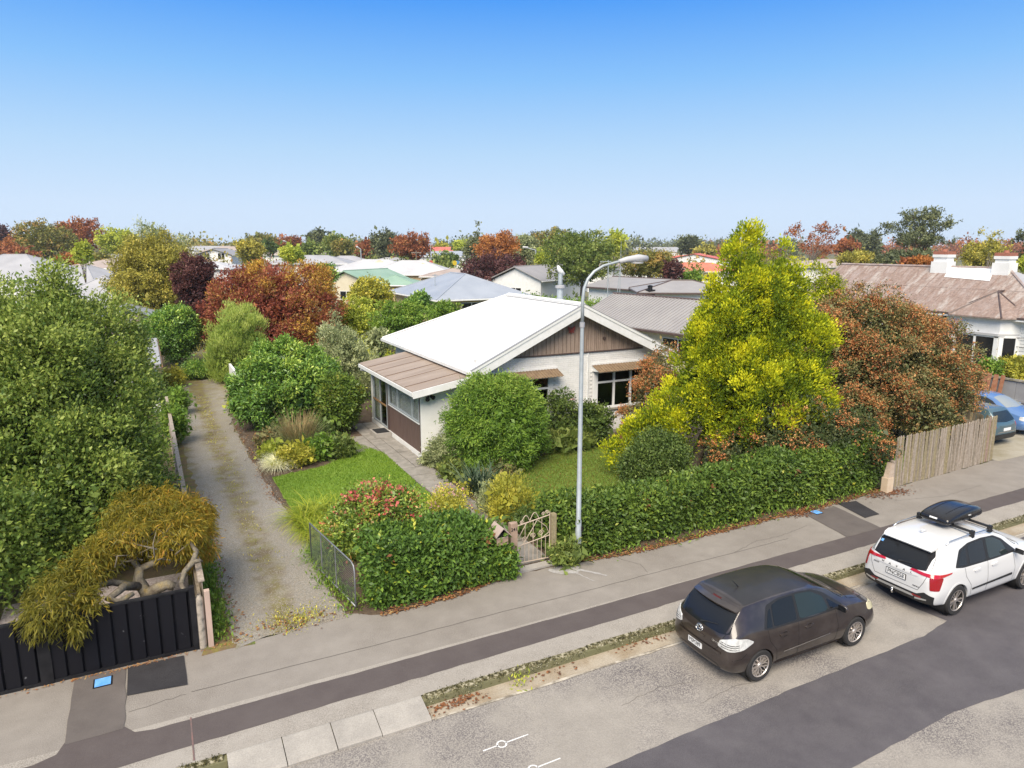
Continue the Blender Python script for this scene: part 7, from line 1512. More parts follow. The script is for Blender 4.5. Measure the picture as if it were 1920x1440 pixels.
decal(sv, bv, 'rear', [(-.6, 1.3), (-.54, 1.3), (-.54, 1.345), (-.6, 1.345)], M['blue_cover'], 'window_sticker', .01, .05, .004)
decal(sv, bv, 'top', [(2.64, -.56), (2.58, 0), (2.64, .56), (3.28, .72), (3.4, .5), (3.44, 0), (3.4, -.5), (3.28, -.72)], CARG, 'windscreen', .005, .1, .01, .1)
seam(sv, bv, 'top', [(3.42, -.72), (3.52, 0), (3.42, .72)], .03)
for s in (-1, 1): decal(sv, bv, 132 if s < 0 else 228, [(frame(132 if s < 0 else 228)[1].dot(Vector((4.25, s * .72, 0))) + dx, z) for dx, z in ((-.2, .78), (.16, .76), (.2, .84), (-.16, .88))], LENS, 'headlight', .008, .05, .02, .25)
q = MB(); q.prism([(.78, -.012, 1.63), (.98, -.012, 1.64), (.82, -.012, 1.7), (.76, -.012, 1.69)], (0, .024, 0)); link('roof_fin', q.mesh('roof_fin', WHITE), sv)
add_wheels(sv, (.86, 3.56), .915, .35, .22, 5, 'split'); liner(sv, (.86, 3.56), .9, .385)
# roof box: lofted shell on two bars
rbx = thing('roof_box', 'glossy black roof box strapped on the roof of the white car', 'roof box', (14.47 + 1.32, 9.33 + .1, RZ + 1.63))
stn = [(0, .28, .1, .14), (.03, .38, .06, .24), (.12, .41, .05, .3), (.5, .42, .05, .41), (1.0, .42, .05, .46), (1.4, .4, .05, .43), (1.75, .35, .06, .34), (1.93, .26, .09, .25), (1.98, .16, .12, .18)]
bm = bmesh.new(); rings = []
for x, hw, z0, z1 in stn:
    h = [(0, z0), (hw * .8, z0), (hw, z0 + (z1 - z0) * .2), (hw * 1.02, z0 + (z1 - z0) * .45), (hw * .93, z1 - (z1 - z0) * .1), (hw * .6, z1), (0, z1 - .004)]
    h = [(y * .88, z * .8 + .07) for y, z in h]; x *= .8; rings.append([bm.verts.new((x, -y, z)) for y, z in h] + [bm.verts.new((x, y, z)) for y, z in h[-2:0:-1]])
n = len(rings[0])
for a, b in zip(rings, rings[1:]):
    for k in range(n): bm.faces.new((a[k], a[(k + 1) % n], b[(k + 1) % n], b[k]))
bm.faces.new(rings[0]); bm.faces.new(rings[-1]); bmesh.ops.recalc_face_normals(bm, faces=bm.faces)
me = bpy.data.meshes.new('shell'); bm.to_mesh(me); bm.free(); o = bpy.data.objects.new('tmp', me); COL.objects.link(o); mo = o.modifiers.new('s', 'SUBSURF'); mo.levels = 2
me2 = bpy.data.meshes.new_from_object(o.evaluated_get(bpy.context.evaluated_depsgraph_get())); bpy.data.objects.remove(o); me2.name = 'shell'
GB = mat('gloss_black_shell', (.012, .011, .012), .2, .4, coat=.3, coords='obj'); me2.materials.clear(); me2.materials.append(GB); me2.polygons.foreach_set('use_smooth', [True] * len(me2.polygons)); link('shell', me2, rbx)
bb = bvh_of(me2)
for s in ('right', 'left'):
    seam(rbx, bb, s, [(.08, .24), (.5, .25), (1.2, .25), (1.5, .235)], .012, 'lid_gap', SEAM, .002)
    decal(rbx, bb, s, [(.5, .19), (1.05, .2), (.98, .23), (.57, .23)], TRIMB, 'side_trim', .012, .06, .01, .2)
    proj_text(bb, s, 'THULE', .78, .275, .04, .003, M['plate'], 'brand_lettering', rbx) if s == 'right' else None
for y in (-.16, .16): seam(rbx, bb, 'top', [(.2, y), (.95, y * 1.1), (1.35, y * .7)], .02, 'lid_crease', GB, .008)
decal(rbx, bb, 'rear', [(-.09, .21), (.09, .21), (.09, .24), (-.09, .24)], M['plate'], 'label_strip', .006, .05, .01)
for x in (.32, 1.0):
    q = MB(); q.box(x - .025, x + .025, -.72, .52, .055, .1); q.box(x - .045, x + .045, -.76, -.68, -.05, .11); q.box(x - .045, x + .045, .48, .56, -.05, .11); link('cross_bar', q.mesh('cross_bar', TRIMB), rbx)

# ---- the two parked cars at the right edge
def side_car(name, label, loc, rz, col, st, rear_first, hatch):
    root = thing(name, label, 'car', loc, rz); me = body_mesh(st, 2, (.8, 3.42), .34); me.materials.clear(); me.materials.append(col); me.polygons.foreach_set('material_index', [0] * len(me.polygons)); me.polygons.foreach_set('use_smooth', [True] * len(me.polygons)); bv = bvh_of(me); link('body', me, root); L = st[-1][0]
    for s in ('right', 'left'):
        decal(root, bv, s, [(.8, 1.0), (1.1, .97), (3.0, .94), (3.02, .97), (2.6, 1.25), (2.3, 1.36), (1.3, 1.4), (1.0, 1.3)], TRIMB, 'window_frame', .002, .1, .01, .12)
        decal(root, bv, s, [(1.85, .98), (2.7, .97), (2.5, 1.22), (2.25, 1.33), (1.9, 1.36)], CARG2, 'front_door_glass', .005, .1, .01, .12)
        decal(root, bv, s, [(1.0, 1.02), (1.74, .99), (1.78, 1.37), (1.3, 1.36)], CARG, 'rear_door_glass', .005, .1, .01, .12)
        seam(root, bv, s, [(1.8, .95), (1.78, .3)]); seam(root, bv, s, [(2.82, .93), (2.8, .3)])
    for s in (-1, 1): mirror_box(root, 2.86, .86, .99, col, s)
    decal(root, bv, 'rear', [(-.62, 1.0), (0, .96), (.62, 1.0), (.5, 1.34), (-.5, 1.34)], CARG2, 'rear_window', .005, .1, .012, .12)
    decal(root, bv, 'top', [(2.54, -.48), (2.5, 0), (2.54, .48), (3.2, .62), (3.3, 0), (3.2, -.62)], mat('pale_reflecting_glass', (.25, .28, .29), .08, .7) if 'pale_reflecting_glass' not in bpy.data.materials else bpy.data.materials['pale_reflecting_glass'], 'windscreen', .006, .1, .01, .1)
    for s in (-1, 1):
        az = 42 * (1 if s < 0 else -1); c0 = frame(az)[1].dot(Vector((.17, s * .78, 0))); decal(root, bv, az, [(c0 - .14, .74), (c0 + .14, .74), (c0 + .14, .9), (c0 - .14, .9)], REDL, 'tail_light', .01, .06, .02, .2)
        az = 132 if s < 0 else 228; c0 = frame(az)[1].dot(Vector((4.0, s * .7, 0))); decal(root, bv, az, [(c0 - .2, .66), (c0 + .16, .63), (c0 + .2, .74), (c0 - .16, .82)], LENS, 'headlight', .008, .06, .02, .25)
    decal(root, bv, 'rear', [(-.24, .62), (.24, .62), (.24, .74), (-.24, .74)], M['plate'], 'number_plate', .014, .1, .01)
    seam(root, bv, 'rear', [(-.6, .58), (.6, .58)], .03, 'bumper_strip', CHROME, .01)
    decal(root, bv, 'rear', [(-.7, .3), (.7, .3), (.7, .5), (-.7, .5)], TRIMB, 'bumper', .02, .1, .03, .1)
    add_wheels(root, (.8, 3.42), .87, .31, .2, 7, 'split'); liner(root, (.8, 3.42), .86, .34); return root
side_car('estate_car', 'dark teal green car with its rear to the street behind the palings', (30.2, 15.5, .004), R(90), paint('teal_paint', (.07, .125, .15), .2, .3), ST, True, True)
side_car('saloon_car', 'bright blue car facing the street beside the grey board fence', (33.05, 20.0, .004), R(-90), paint('blue_car_paint', (.1, .2, .42), .2, .3), ST, True, False)
# ---------------------------------------------------------------- houses of the suburb beyond
def bgh(label, px, d, wpx, lpx, ridge_row, eave_row, rz, wallm, roofm, ridge='y', kind='hip', wins=(), name='bungalow', **kw):
    """house seen at bearing px, d metres ahead; widths along its own x and y in metres"""
    x, y = at(px, d); ez = zrow(eave_row, d); rzz = max(zrow(ridge_row, d), ez + .5)
    return hip_house(name, label, x, y, rz, wpx, lpx, ez, rzz, wallm, roofm, ridge, kind, .45, wins, **kw)
MW = M['weatherboard']
hip_house('bungalow', 'blue grey hip roofed bungalow with tan brick walls behind the garden', 30.9, 73.6, 0, 10, 14.2, 2.5, 4.75, M['tan_wall'], M['iron_blue'], 'y', 'hip', .55, (('-y', -1.5, 1.0, 2.2, 1.2), ('-y', 2.6, 1.0, 2.0, 1.2), ('-x', -3.5, .9, 2.2, 1.3), ('-x', 2.5, .9, 2.2, 1.3)))
q = MB(); q.tube([(27.8, 72.5, 3.6), (27.8, 72.5, 4.9)], .05, 6); q.box(27.5, 28.1, 72.45, 72.5, 4.7, 4.78); solo('roof_aerial', q, M['galv'], 'small aerial on the blue grey hip roof', 'aerial')
bgh('green roofed house with cream gable left of the tan brick bungalow', 690, 97, 7, 9.5, 507, 527, R(-50), M['cream_wall'], M['iron_green'], 'y', 'gable', (('-y', 0, 1, 2, 1.1),), name='house')
bgh('low green hip roofed wing right of the green gabled house', 742, 95, 6, 6, 518, 533, R(-30), M['tan_wall'], M['iron_green'], 'y', 'hip')
bgh('off white hip roofed house with tan walls beyond the green roofs', 775, 128, 15, 11, 490, 513.5, R(-27), M['tan_wall'], M['iron_white'], 'x', 'hip', (('-y', 2.5, .8, .8, 1.6), ('-y', -4, .9, 2, 1.2)), vent=(2.0, -1.2, 3.9, 1.7))
bgh('off white hip roofed house left of the tan walled one', 706, 141, 16, 11, 488, 507, R(-27), M['tan_wall'], M['iron_white'], 'x', 'hip', (('-y', -4, .9, 2, 1.2),), vent=(1.0, -1.2, 4.2, 1.7))
bgh('pale grey hip roofed house farther left in the same row', 652, 160, 15, 12, 481, 499, R(-20), MW, M['iron_pale'], 'x', 'hip', (('-y', -3, .9, 2, 1.2), ('-y', 3, .9, 2, 1.2)))
bgh('pale roofed house behind the row near the street light', 612, 178, 15, 11, 484, 497, R(-27), MW, M['iron_pale'], 'x', 'hip', (('-y', 3, .9, 2, 1.2),))
bgh('pale roofed house with a short brick chimney behind the white roofs', 735, 185, 14, 11, 484, 494, R(-20), MW, M['iron_pale'], 'x', 'hip')
bgh('white walled gabled house with grey roof right of the purple beech', 1012, 104, 8, 13, 499, 523, R(-60), MW, M['iron_grey'], 'y', 'gable', (('-y', 0, 1, 1.8, 1.2), ('-x', 2, 1, 1.8, 1.2)), name='house')
bgh('grey flat pitched roof just left of the purple beech', 850, 118, 9, 9, 505, 517, R(-27), M['tan_wall'], M['tile_brown'], 'x', 'hip')
bgh('pink tiled roof far away between the autumn trees', 825, 265, 20, 10, 464, 472, R(-27), MW, M['tile_red'], 'x', 'hip')
bgh('grey roof below the pink tiled roof at the far street', 838, 200, 17, 9, 472, 481, R(-27), MW, M['iron_blue'], 'x', 'hip')
bgh('grey gabled garage with white end wall beyond the brick unit', 1200, 79, 8.2, 8, 523, 539, R(10), MW, M['iron_grey'], 'y', 'gable', (), name='garage', cat='garage', caps=M['dark_brown'])
bgh('white walled garage with pale grey roof nearest the golden conifer', 1275, 70, 8.5, 6.5, 528, 546, R(-30), MW, M['iron_grey'], 'x', 'hip', (), name='garage', cat='garage', caps=M['dark_brown'])
q = MB(); x, y = at(1216, 67); q.box(x - .35, x + .35, y - .35, y + .35, 0, zrow(543, 67)); q.lathe([(.22, zrow(543, 67)), (.22, zrow(537, 67)), (.3, zrow(536, 67)), (0, zrow(534, 67))], (x, y, 0), 'Z', 8); solo('chimney_stack', q, M['black_paint'], 'dark chimney stack with pot in front of the white garages', 'chimney')
bgh('red roofed bungalow with white walls left of the golden conifer', 1300, 150, 17, 10, 494, 508, R(-40), MW, M['tile_orange'], 'x', 'hip', (('-y', -3, .9, 2, 1.3), ('-y', 3, .9, 2, 1.3)))
bgh('orange red roof half hidden by the russet tree', 1234, 155, 12, 10, 496, 506, R(-27), MW, M['tile_orange'], 'x', 'hip')
bgh('farther red roofed house with white gable', 1305, 215, 20, 12, 476, 489, R(-50), MW, M['tile_red'], 'y', 'gable', (('-y', 0, 1, 2, 1.2),), name='house')
bgh('small red roofed house beside the farther white gable', 1276, 225, 12, 10, 480, 488, R(-27), MW, M['tile_red'], 'x', 'hip', name='house')
bgh('large white hall with pale gabled roof on the horizon', 1245, 400, 34, 16, 464, 472, R(-27), MW, M['iron_pale'], 'x', 'gable', name='hall', cat='hall')
bgh('pinkish brown roof behind the left end of the villa', 1556, 120, 15, 11, 488, 499, R(-27), MW, M['tile_brown'], 'x', 'hip')
# left
bgh('grey hip roofed house behind the big left evergreen, pointed peak', 174, 92, 10.5, 11, 499, 541, R(-35), MW, M['iron_pale'], 'y', 'hip', (('-y', 0, 1, 2, 1.2),))
bgh('paler low hip roof in front of the pointed grey roof', 205, 72, 9, 9, 519, 575, R(-20), MW, M['iron_pale'], 'y', 'hip')
bgh('wide grey hip roof at the left picture edge', 40, 95, 15, 12, 479, 520, R(-27), MW, M['iron_pale'], 'x', 'hip')
bgh('small white house with two dark windows between olive and red trees', 418, 150, 7, 7, 467, 478, R(-27), MW, M['iron_grey'], 'y', 'gable', (('-y', -1.5, zrow(486, 150) - 0, 1.4, 1.3), ('-y', 1.5, zrow(486, 150), 1.4, 1.3)), name='house')
bgh('white house below the two windowed house', 405, 118, 8, 8, 492, 503, R(-27), MW, M['iron_white'], 'x', 'hip', (('-y', 0, 1, 2, 1.2),), name='house')
for i, (px, d, rr, er, wd, mm, lb2) in enumerate(((400, 290, 462, 469, 24, 'iron_pale', 'pale roof on the left horizon nearest the olive tree'), (448, 240, 463, 472, 20, 'tile_brown', 'pinkish roof on the left horizon in front of the low treeline'), (512, 215, 468, 478, 22, 'tile_brown', 'long pinkish brown roof beyond the red maple'), (552, 230, 468, 476, 20, 'tile_brown', 'brown roof left of the yellow green tree beyond the red maple'), (590, 150, 480, 494, 16, 'iron_pale', 'pale low roof just right of the red maple top'), (215, 150, 478, 490, 14, 'iron_pale', 'flat pale roof between lime tree and evergreen top'), (222, 110, 486, 502, 10, 'tile_brown', 'brownish tiled roof left of the olive tree'), (1180, 128, 494, 503, 16, 'tile_brown', 'pinkish low roof below the street lamp head'))):
    bgh(lb2, px, d, wd, 10, rr, er, R(-27), MW, M[mm], 'x', 'hip', (('-y', -3, .9, 2, 1.2), ('-y', 3, .9, 2, 1.2)))

# ---------------------------------------------------------------- trees beyond
def bgt(name, label, px, d, wpx, top, bot, lm, n=330, per=11, kind='round', trunk='bark', shell=.42, squash=1.0, group=None, lsize=None, up=.2, seed=None, asp=.55):
    x, y = at(px, d); w_ = wpx * d / FPX * 1.04; h = zrow(top, d); z0 = max(.3, zrow(bot, d)); rng = np.random.default_rng(int(px * 7 + d)); L = lsize or max(.16, d * .0032)
    if kind == 'round': bl = dome(w_, w_ * .9, h, z0, rng, 9)
    elif kind == 'column': bl = [(rng.normal() * .03 * w_, 0, z0 + (h - z0) * t, w_ / 2 * s, w_ / 2 * s, (h - z0) * .2) for t, s in ((.12, .8), (.3, 1), (.5, .95), (.7, .75), (.86, .45))]
    elif kind == 'spire':
        bl = []
        for k in range(9):
            t = k / 8; s = (1 - t) ** .8 * .55 + .06
            for j in range(3): a = rng.uniform(0, 6.28); bl.append((math.cos(a) * w_ * s * .45, math.sin(a) * w_ * s * .45, z0 + (h - z0) * (.08 + .88 * t), w_ * s * .62, w_ * s * .62, (h - z0) * .07))
    elif kind == 'tiers':
        bl = []
        for k in range(15):
            t = rng.uniform(.12, 1); a = rng.uniform(0, 6.28); s = math.sin(math.pi * min(1, .25 + .72 * t)) ; r = w_ * .36 * s * rng.uniform(.2, 1); bl.append((math.cos(a) * r, math.sin(a) * r, z0 + (h - z0) * t * .93, w_ * .21, w_ * .21, (h - z0) * .06))
    elif kind == 'airy':
        bl = []
        for k in range(16):
            a = rng.uniform(0, 6.28); t = rng.uniform(.3, 1); r = w_ * .4 * math.sqrt(rng.random()); bl.append((math.cos(a) * r, math.sin(a) * r, z0 + (h - z0) * t * .93, w_ * .12, w_ * .12, (h - z0) * .08))
    nn = {'round': n, 'column': n, 'spire': n, 'tiers': n, 'airy': int(n * .8)}[kind]
    kw = dict(zip(('shell', 'amp', 'freq'), (shell, .2, 6 / w_)))
    return tree(name, label, x, y, bl, nn, per, L, asp, LM[lm], M[trunk], max(.08, w_ * .022), 14 if kind in ('tiers', 'airy') else 9, spread=L * .6, up=up, inner=(.25 if kind in ('round', 'column') else 0), vm=.6, tfreq=5 / w_, group=group, core=.66, **kw)
T_ = [
 ('oak_tree', 'broad olive brown tree left of the russet topped one on the left horizon', 92, 190, 104, 417, 490, 'oakgreen', 520),
 ('oak_tree', 'broad tree with russet top on the left horizon', 152, 205, 88, 409, 488, 'russet', 460),
 ('lime_tree', 'bright lime green rounded tree right of the russet topped tree', 224, 185, 66, 425, 485, 'lime', 360),
 ('maple_tree', 'dark red treetop at the left picture edge', 3, 240, 42, 427, 470, 'copper', 240),
 ('maple_tree', 'low dull red shrubby tree at the left edge below the dark red treetop', 30, 170, 80, 464, 490, 'russet', 240),
 ('garden_tree', 'orange brown tree between the left edge and the olive brown oak', 40, 215, 70, 446, 478, 'orange', 220),
 ('garden_tree', 'orange low bush in front of the oaks near the pointed grey roof', 138, 115, 52, 478, 508, 'orange', 220),
 ('young_tree', 'slim pale green sapling standing above the left roofs', 168, 84, 26, 448, 505, 'lime', 150),
 ('garden_tree', 'small orange green bush behind the flat pale roof', 196, 120, 34, 478, 503, 'oakgreen', 160),
 ('garden_tree', 'yellowing tree in front of the far brown roofs', 475, 130, 50, 446, 500, 'olive', 330),
 ('garden_tree', 'wide low dark tree on the horizon above the yellowing tree', 495, 255, 60, 441, 466, 'oakgreen', 240),
 ('garden_tree', 'russet tree left of the pines beyond the red maple', 545, 255, 46, 446, 470, 'russet', 220),
 ('garden_tree', 'small dark round tree between the far brown roofs', 508, 200, 22, 456, 472, 'dark', 120),
 ('bright_tree', 'vivid yellow green tree behind the top of the red maple', 552, 100, 40, 464, 492, 'lime', 220),
 ('pine_tree', 'dark pine on the horizon above the pale roofs, left of the rounded green tree', 598, 235, 40, 434, 475, 'pine', 240),
 ('garden_tree', 'rounded dark green tree on the horizon right of the dark pine', 632, 220, 52, 438, 482, 'midgreen', 300),
 ('garden_tree', 'orange tinted tree in front of the rounded dark green tree', 645, 185, 36, 452, 486, 'oakgreen', 220),
 ('garden_tree', 'low mid green tree behind the pale roofs right of the maple', 588, 175, 34, 455, 485, 'midgreen', 180),
 ('garden_tree', 'russet tree behind the far street light', 688, 215, 38, 452, 486, 'russet', 220),
 ('oak_tree', 'tall dark oak on the horizon left of the red spreading tree', 728, 190, 56, 433, 492, 'pine', 380),
 ('oak_tree', 'red spreading tree beside the tall dark oak', 777, 175, 76, 441, 492, 'russet', 420),
 ('garden_tree', 'yellow small tree on the horizon beside the pink roof', 828, 280, 22, 461, 472, 'yellowgreen', 100),
 ('garden_tree', 'yellow green tree left of the spruce', 866, 230, 30, 450, 480, 'lime', 180),
 ('garden_tree', 'dark hedge tree across the far street', 838, 165, 44, 480, 495, 'dark', 180),
 ('cedar_tree', 'bright orange feathery tree behind the purple beech', 934, 140, 78, 434, 500, 'orange', 460),
 ('copper_beech', 'dome shaped dark purple beech behind the white roof', 925, 104, 116, 469, 556, 'copper', 720),
 ('garden_tree', 'mixed green and pink tree right of the orange feathery tree', 985, 150, 50, 440, 500, 'greyshrub', 280),
 ('garden_tree', 'deep green wide tree behind the large leafy tree', 1040, 165, 90, 428, 500, 'oakgreen', 460),
 ('garden_tree', 'yellow bush left of the large leafy tree', 1020, 112, 30, 470, 505, 'lime', 160),
 ('chestnut_tree', 'large leafy green tree left of the street lamp', 1090, 92, 142, 426, 556, 'midgreen', 950),
 ('garden_tree', 'yellow leaved tree peeking out right of the large leafy tree', 1150, 120, 34, 432, 490, 'lime', 200),
 ('garden_tree', 'russet green spreading tree right of the street lamp head', 1215, 98, 96, 470, 528, 'oakgreen', 520),
 ('garden_tree', 'dark purple twiggy tree between garages and red roof', 1258, 95, 36, 488, 532, 'copper', 220),
 ('garden_tree', 'low green bush in front of the red roofed bungalow', 1296, 98, 40, 512, 530, 'bright', 180),
 ('cypress_tree', 'tall rounded dark tree beside the far white hall', 1290, 270, 36, 445, 476, 'pine', 260),
 ('garden_tree', 'pale autumn tree right of the tall rounded dark tree', 1318, 240, 36, 464, 480, 'olive', 150),
 ('garden_tree', 'yellow green bushes in front of the villa treeline', 1600, 110, 70, 474, 498, 'olive', 300),
 ('garden_tree', 'bright orange and yellow bush behind the villa ridge', 1715, 62, 44, 484, 508, 'orange', 240),
 ('garden_tree', 'dark red bush behind the villa ridge', 1690, 64, 26, 488, 506, 'russet', 140),
 ('garden_tree', 'green bush between the two villa chimneys', 1905, 58, 30, 486, 506, 'lime', 140),
 ('garden_tree', 'olive gold thicket between the villa chimneys', 1830, 85, 78, 452, 505, 'olive', 380),
 ('garden_tree', 'low dark thicket beneath the big spreading pine', 1690, 95, 120, 470, 505, 'pine', 420),
 ('garden_tree', 'green tree behind the bungalow at the red maple', 612, 78, 44, 492, 545, 'rhodo', 300),
 ('garden_tree', 'yellow leaved tree in front of the green gabled house', 700, 62, 84, 518, 600, 'yellowgreen', 620),
 ('garden_tree', 'lime green bushes in the middle of the back garden', 668, 52, 80, 560, 640, 'lime', 520),
 ('garden_tree', 'dense mid green bush beyond the roof corner of the cottage', 752, 50, 118, 564, 650, 'bright', 900),
 ('garden_tree', 'olive green bush right of the red maple in the back garden', 606, 50, 60, 590, 670, 'olive', 380),
 ('garden_tree', 'dark green conical shrub below the blue grey roof', 790, 60, 40, 546, 585, 'rhodo', 260),
 ('garden_tree', 'vine green shrubs in front of the blue grey bungalow', 830, 58, 60, 566, 610, 'bright', 320),
 ('garden_tree', 'small yellow shrub at the cottage roof corner', 715, 44, 40, 618, 665, 'greyshrub', 260),
]
for t in T_: bgt(*t)
bgt('pine_tree', 'big spreading dark pine with visible limbs behind the villa', 1712, 118, 138, 386, 488, 'pine', 950, 11, 'tiers', shell=.7, lsize=.34)
bgt('pine_tree', 'dark pine cut off by the right picture edge', 1928, 88, 90, 408, 500, 'pine', 600, 11, 'tiers', shell=.6)
bgt('bare_tree', 'airy half bare russet tree behind the golden conifer tips', 1515, 150, 96, 420, 490, 'russet', 420, 5, 'airy', shell=.8, trunk='bark_pale')
bgt('birch_tree', 'pale stemmed thin birch between the chimneys', 1838, 78, 46, 432, 500, 'olive', 220, 5, 'airy', shell=.8, trunk='bark_pale')
bgt('garden_tree', 'orange red small tree left of the poplars', 1585, 190, 36, 448, 480, 'russet', 200)
bgt('spruce_tree', 'dark ragged spruce left of the orange feathery tree', 893, 150, 50, 425, 500, 'pine', 420, 10, 'spire')
bgt('spruce_tree', 'small dark spruce tip above the wide tree mass', 1004, 190, 24, 428, 480, 'pine', 160, 9, 'spire')
for px, d, wd, top, lb2 in ((1598, 235, 24, 428, 'tall dark poplar, broadest of the three behind the villa ridge'), (1614, 245, 13, 436, 'slim dark poplar in the middle of the three behind the villa ridge'), (1634, 240, 17, 435, 'dark poplar nearest the big spreading pine')):
    bgt('poplar_tree', lb2, px, d, wd, top, 478, 'pine', 170, 9, 'column', up=.9, group='poplars behind the villa')
bgt('garden_tree', 'rounded bush with variegated leaves behind the grey board fence', 1908, 38.5, 80, 668, 745, 'yellowgreen', 420, 10, lsize=.16)
bgt('garden_tree', 'small leafy plant left of the variegated bush', 1850, 38, 40, 672, 735, 'bright', 200, 10, lsize=.14)
# green hedge line behind the cottage ridge
hd_ = thing('hedge', 'bright green hedge line behind the cottage ridge and flue', 'hedge', (0, 0, 0)); rng = np.random.default_rng(4)
a, b = at(985, 73), at(1150, 62); hx = np.linspace(0, 1, 900) + rng.normal(size=900) * .01; hd_.location = (a[0], a[1], 0)
p = np.c_[a[0] + (b[0] - a[0]) * hx, a[1] + (b[1] - a[1]) * hx, rng.uniform(.1, 1, 900) ** .5 * 2.6] + rng.normal(size=(900, 3)) * np.array([.5, .5, .18]); p[:, 2] = np.maximum(p[:, 2], .1)
V, A = leaf_quads(p, np.tile([-.3, -.6, .6], (900, 1)), rng.random(900), 10, .24, .5, rng, .22, .4); link('foliage', quad_mesh('foliage', [(V, A)], LM['bright'], (a[0], a[1], 0)), hd_)
hd_ = thing('hedge', 'short green hedge in front of the white garages', 'hedge', (*at(1190, 63), 0)); p = np.c_[rng.normal(size=(400, 1)) * 1.6, rng.normal(size=(400, 1)) * .4, rng.uniform(.1, 2.3, (400, 1))]
V, A = leaf_quads(p, np.tile([-.3, -.6, .6], (400, 1)), rng.random(400), 10, .22, .5, rng, .2, .4); link('foliage', quad_mesh('foliage', [(V, A)], LM['lime']), hd_)
# uncounted greenery: far woods along the horizon and garden undergrowth between the roofs
def mass(name, pts, lm, L, per, spread, rng):
    p = np.array(pts); n = unit_v(rng.normal(size=p.shape) + np.array([0, -.3, .6])); T = np.clip(.5 + .5 * lump(p, .05, 3) + .2 * rng.normal(size=len(p)), 0, 1)
    V, A = leaf_quads(p, n, T, per, L, .6, rng, spread, .2); tag(link(name, quad_mesh(name, [(V, A)], LM[lm])), kind='stuff')
rng = np.random.default_rng(33)
def belt(px0, px1, d0, d1, n, h0, h1, tuft=20):
    out = []
    k = max(1, n // tuft)
    for i in range(k):
        d = rng.uniform(d0, d1); x, y = at(rng.uniform(px0, px1), d); h = rng.uniform(h0, h1); r = h * .4
        for j in range(tuft): out.append((x + rng.normal() * r * .6, y + rng.normal() * r * .6, max(.3, h * rng.uniform(.15, 1))))
    return out
mass('far_woodland', belt(-300, 700, 320, 800, 3840, 6, 11.5), 'oakgreen', 1.7, 8, 1.4, rng)
mass('far_woodland', belt(600, 1500, 380, 900, 4080, 7, 12.5), 'pine', 1.8, 8, 1.5, rng)
mass('far_woodland', belt(1300, 2300, 320, 800, 3120, 6, 11.5), 'russet', 1.8, 8, 1.4, rng)
mass('garden_undergrowth', belt(-200, 420, 105, 330, 2200, 2, 6), 'oakgreen', .7, 8, .7, rng)
mass('garden_undergrowth', belt(380, 900, 150, 400, 2200, 2.5, 6), 'midgreen', .8, 8, .8, rng)
mass('garden_undergrowth', belt(900, 1500, 130, 400, 2200, 2, 6), 'oakgreen', .7, 8, .7, rng)
mass('garden_undergrowth', belt(1480, 2100, 60, 300, 1800, 1.5, 5), 'olive', .6, 8, .6, rng)
mass('garden_undergrowth', belt(560, 860, 44, 58, 700, .6, 1.6), 'lime', .24, 9, .3, rng)
mass('garden_undergrowth', belt(200, 420, 47, 75, 500, .6, 1.8), 'olive', .25, 9, .3, rng)
mass('garden_undergrowth', belt(560, 760, 33, 45, 500, .3, 1.0), 'bright', .16, 9, .25, rng)
mass('garden_undergrowth', belt(820, 1300, 66, 100, 900, .5, 1.6), 'bright', .35, 8, .4, rng)
# ---------------------------------------------------------------- street things far away
def far_lamp(px, d, top, arm_px, label):
    x, y = at(px, d); h = zrow(top, d); x2, y2 = at(px + arm_px, d); l = thing('street_lamp', label, 'street lamp', (x, y, 0), 0, 'street lamps beyond the gardens')
    q = MB(); q.tube([(x, y, 0), (x, y, h * .94)], .1, 6); P('pole', q, M['galv'], l)
    q = MB(); q.tube([(x, y, h * .94), (x2, y2, h)], .08, 6); P('arm', q, M['galv'], l)
    q = MB(); dx, dy = x2 - x, y2 - y; q.tube([(x2 - dx * .2, y2 - dy * .2, h), (x2 + dx * .35, y2 + dy * .35, h + .05)], .17, 6); P('lamp_head', q, M['iron_white'], l)
far_lamp(679, 150, 463, -6, 'grey street lamp standing behind the pale roofs near the russet tree')
far_lamp(1004, 118, 464, -18, 'grey street lamp with long arm right of the purple beech')
far_lamp(545, 190, 452, -8, 'thin street lamp beyond the top of the red maple')
x, y = at(782, 142); pp = thing('power_pole', 'wooden power pole with cross arm in front of the red spreading tree', 'pole', (x, y, 0)); h = zrow(470, 142)
q = MB(); q.tube([(x, y, 0), (x, y, h)], .13, 6); P('pole', q, M['bark'], pp)
q = MB(); q.tube([(x - .9, y + .4, h - .4), (x + .9, y - .4, h - .4)], .08, 5); P('cross_arm', q, M['bark_pale'], pp)
x, y = at(809, 138); h = zrow(486, 138); ss = thing('stop_sign', 'round red sign on a thin pole across the far street', 'sign', (x, y, 0))
q = MB(); q.tube([(x, y, 0), (x, y, zrow(455, 138))], .05, 6); P('pole', q, M['galv'], ss)
q = MB(); q.lathe([(0, -.16), (.42, -.16), (.42, -.13), (0, -.13)], (x - .05, y, zrow(492, 138)), 'Y', 10); P('disc', q, M['tile_red'], ss)
x, y = at(857, 150); ss = thing('direction_sign', 'small blue sign at the far street beside a yellow one', 'sign', (x, y, 0)); q = MB(); q.box(x - .6, x + .6, y - .03, y + .03, zrow(495, 150), zrow(489, 150)); P('board', q, M['blue_cover'], ss); q = MB(); q.tube([(x, y + .06, 0), (x, y + .06, zrow(489, 150))], .05, 5); P('pole', q, M['galv'], ss)
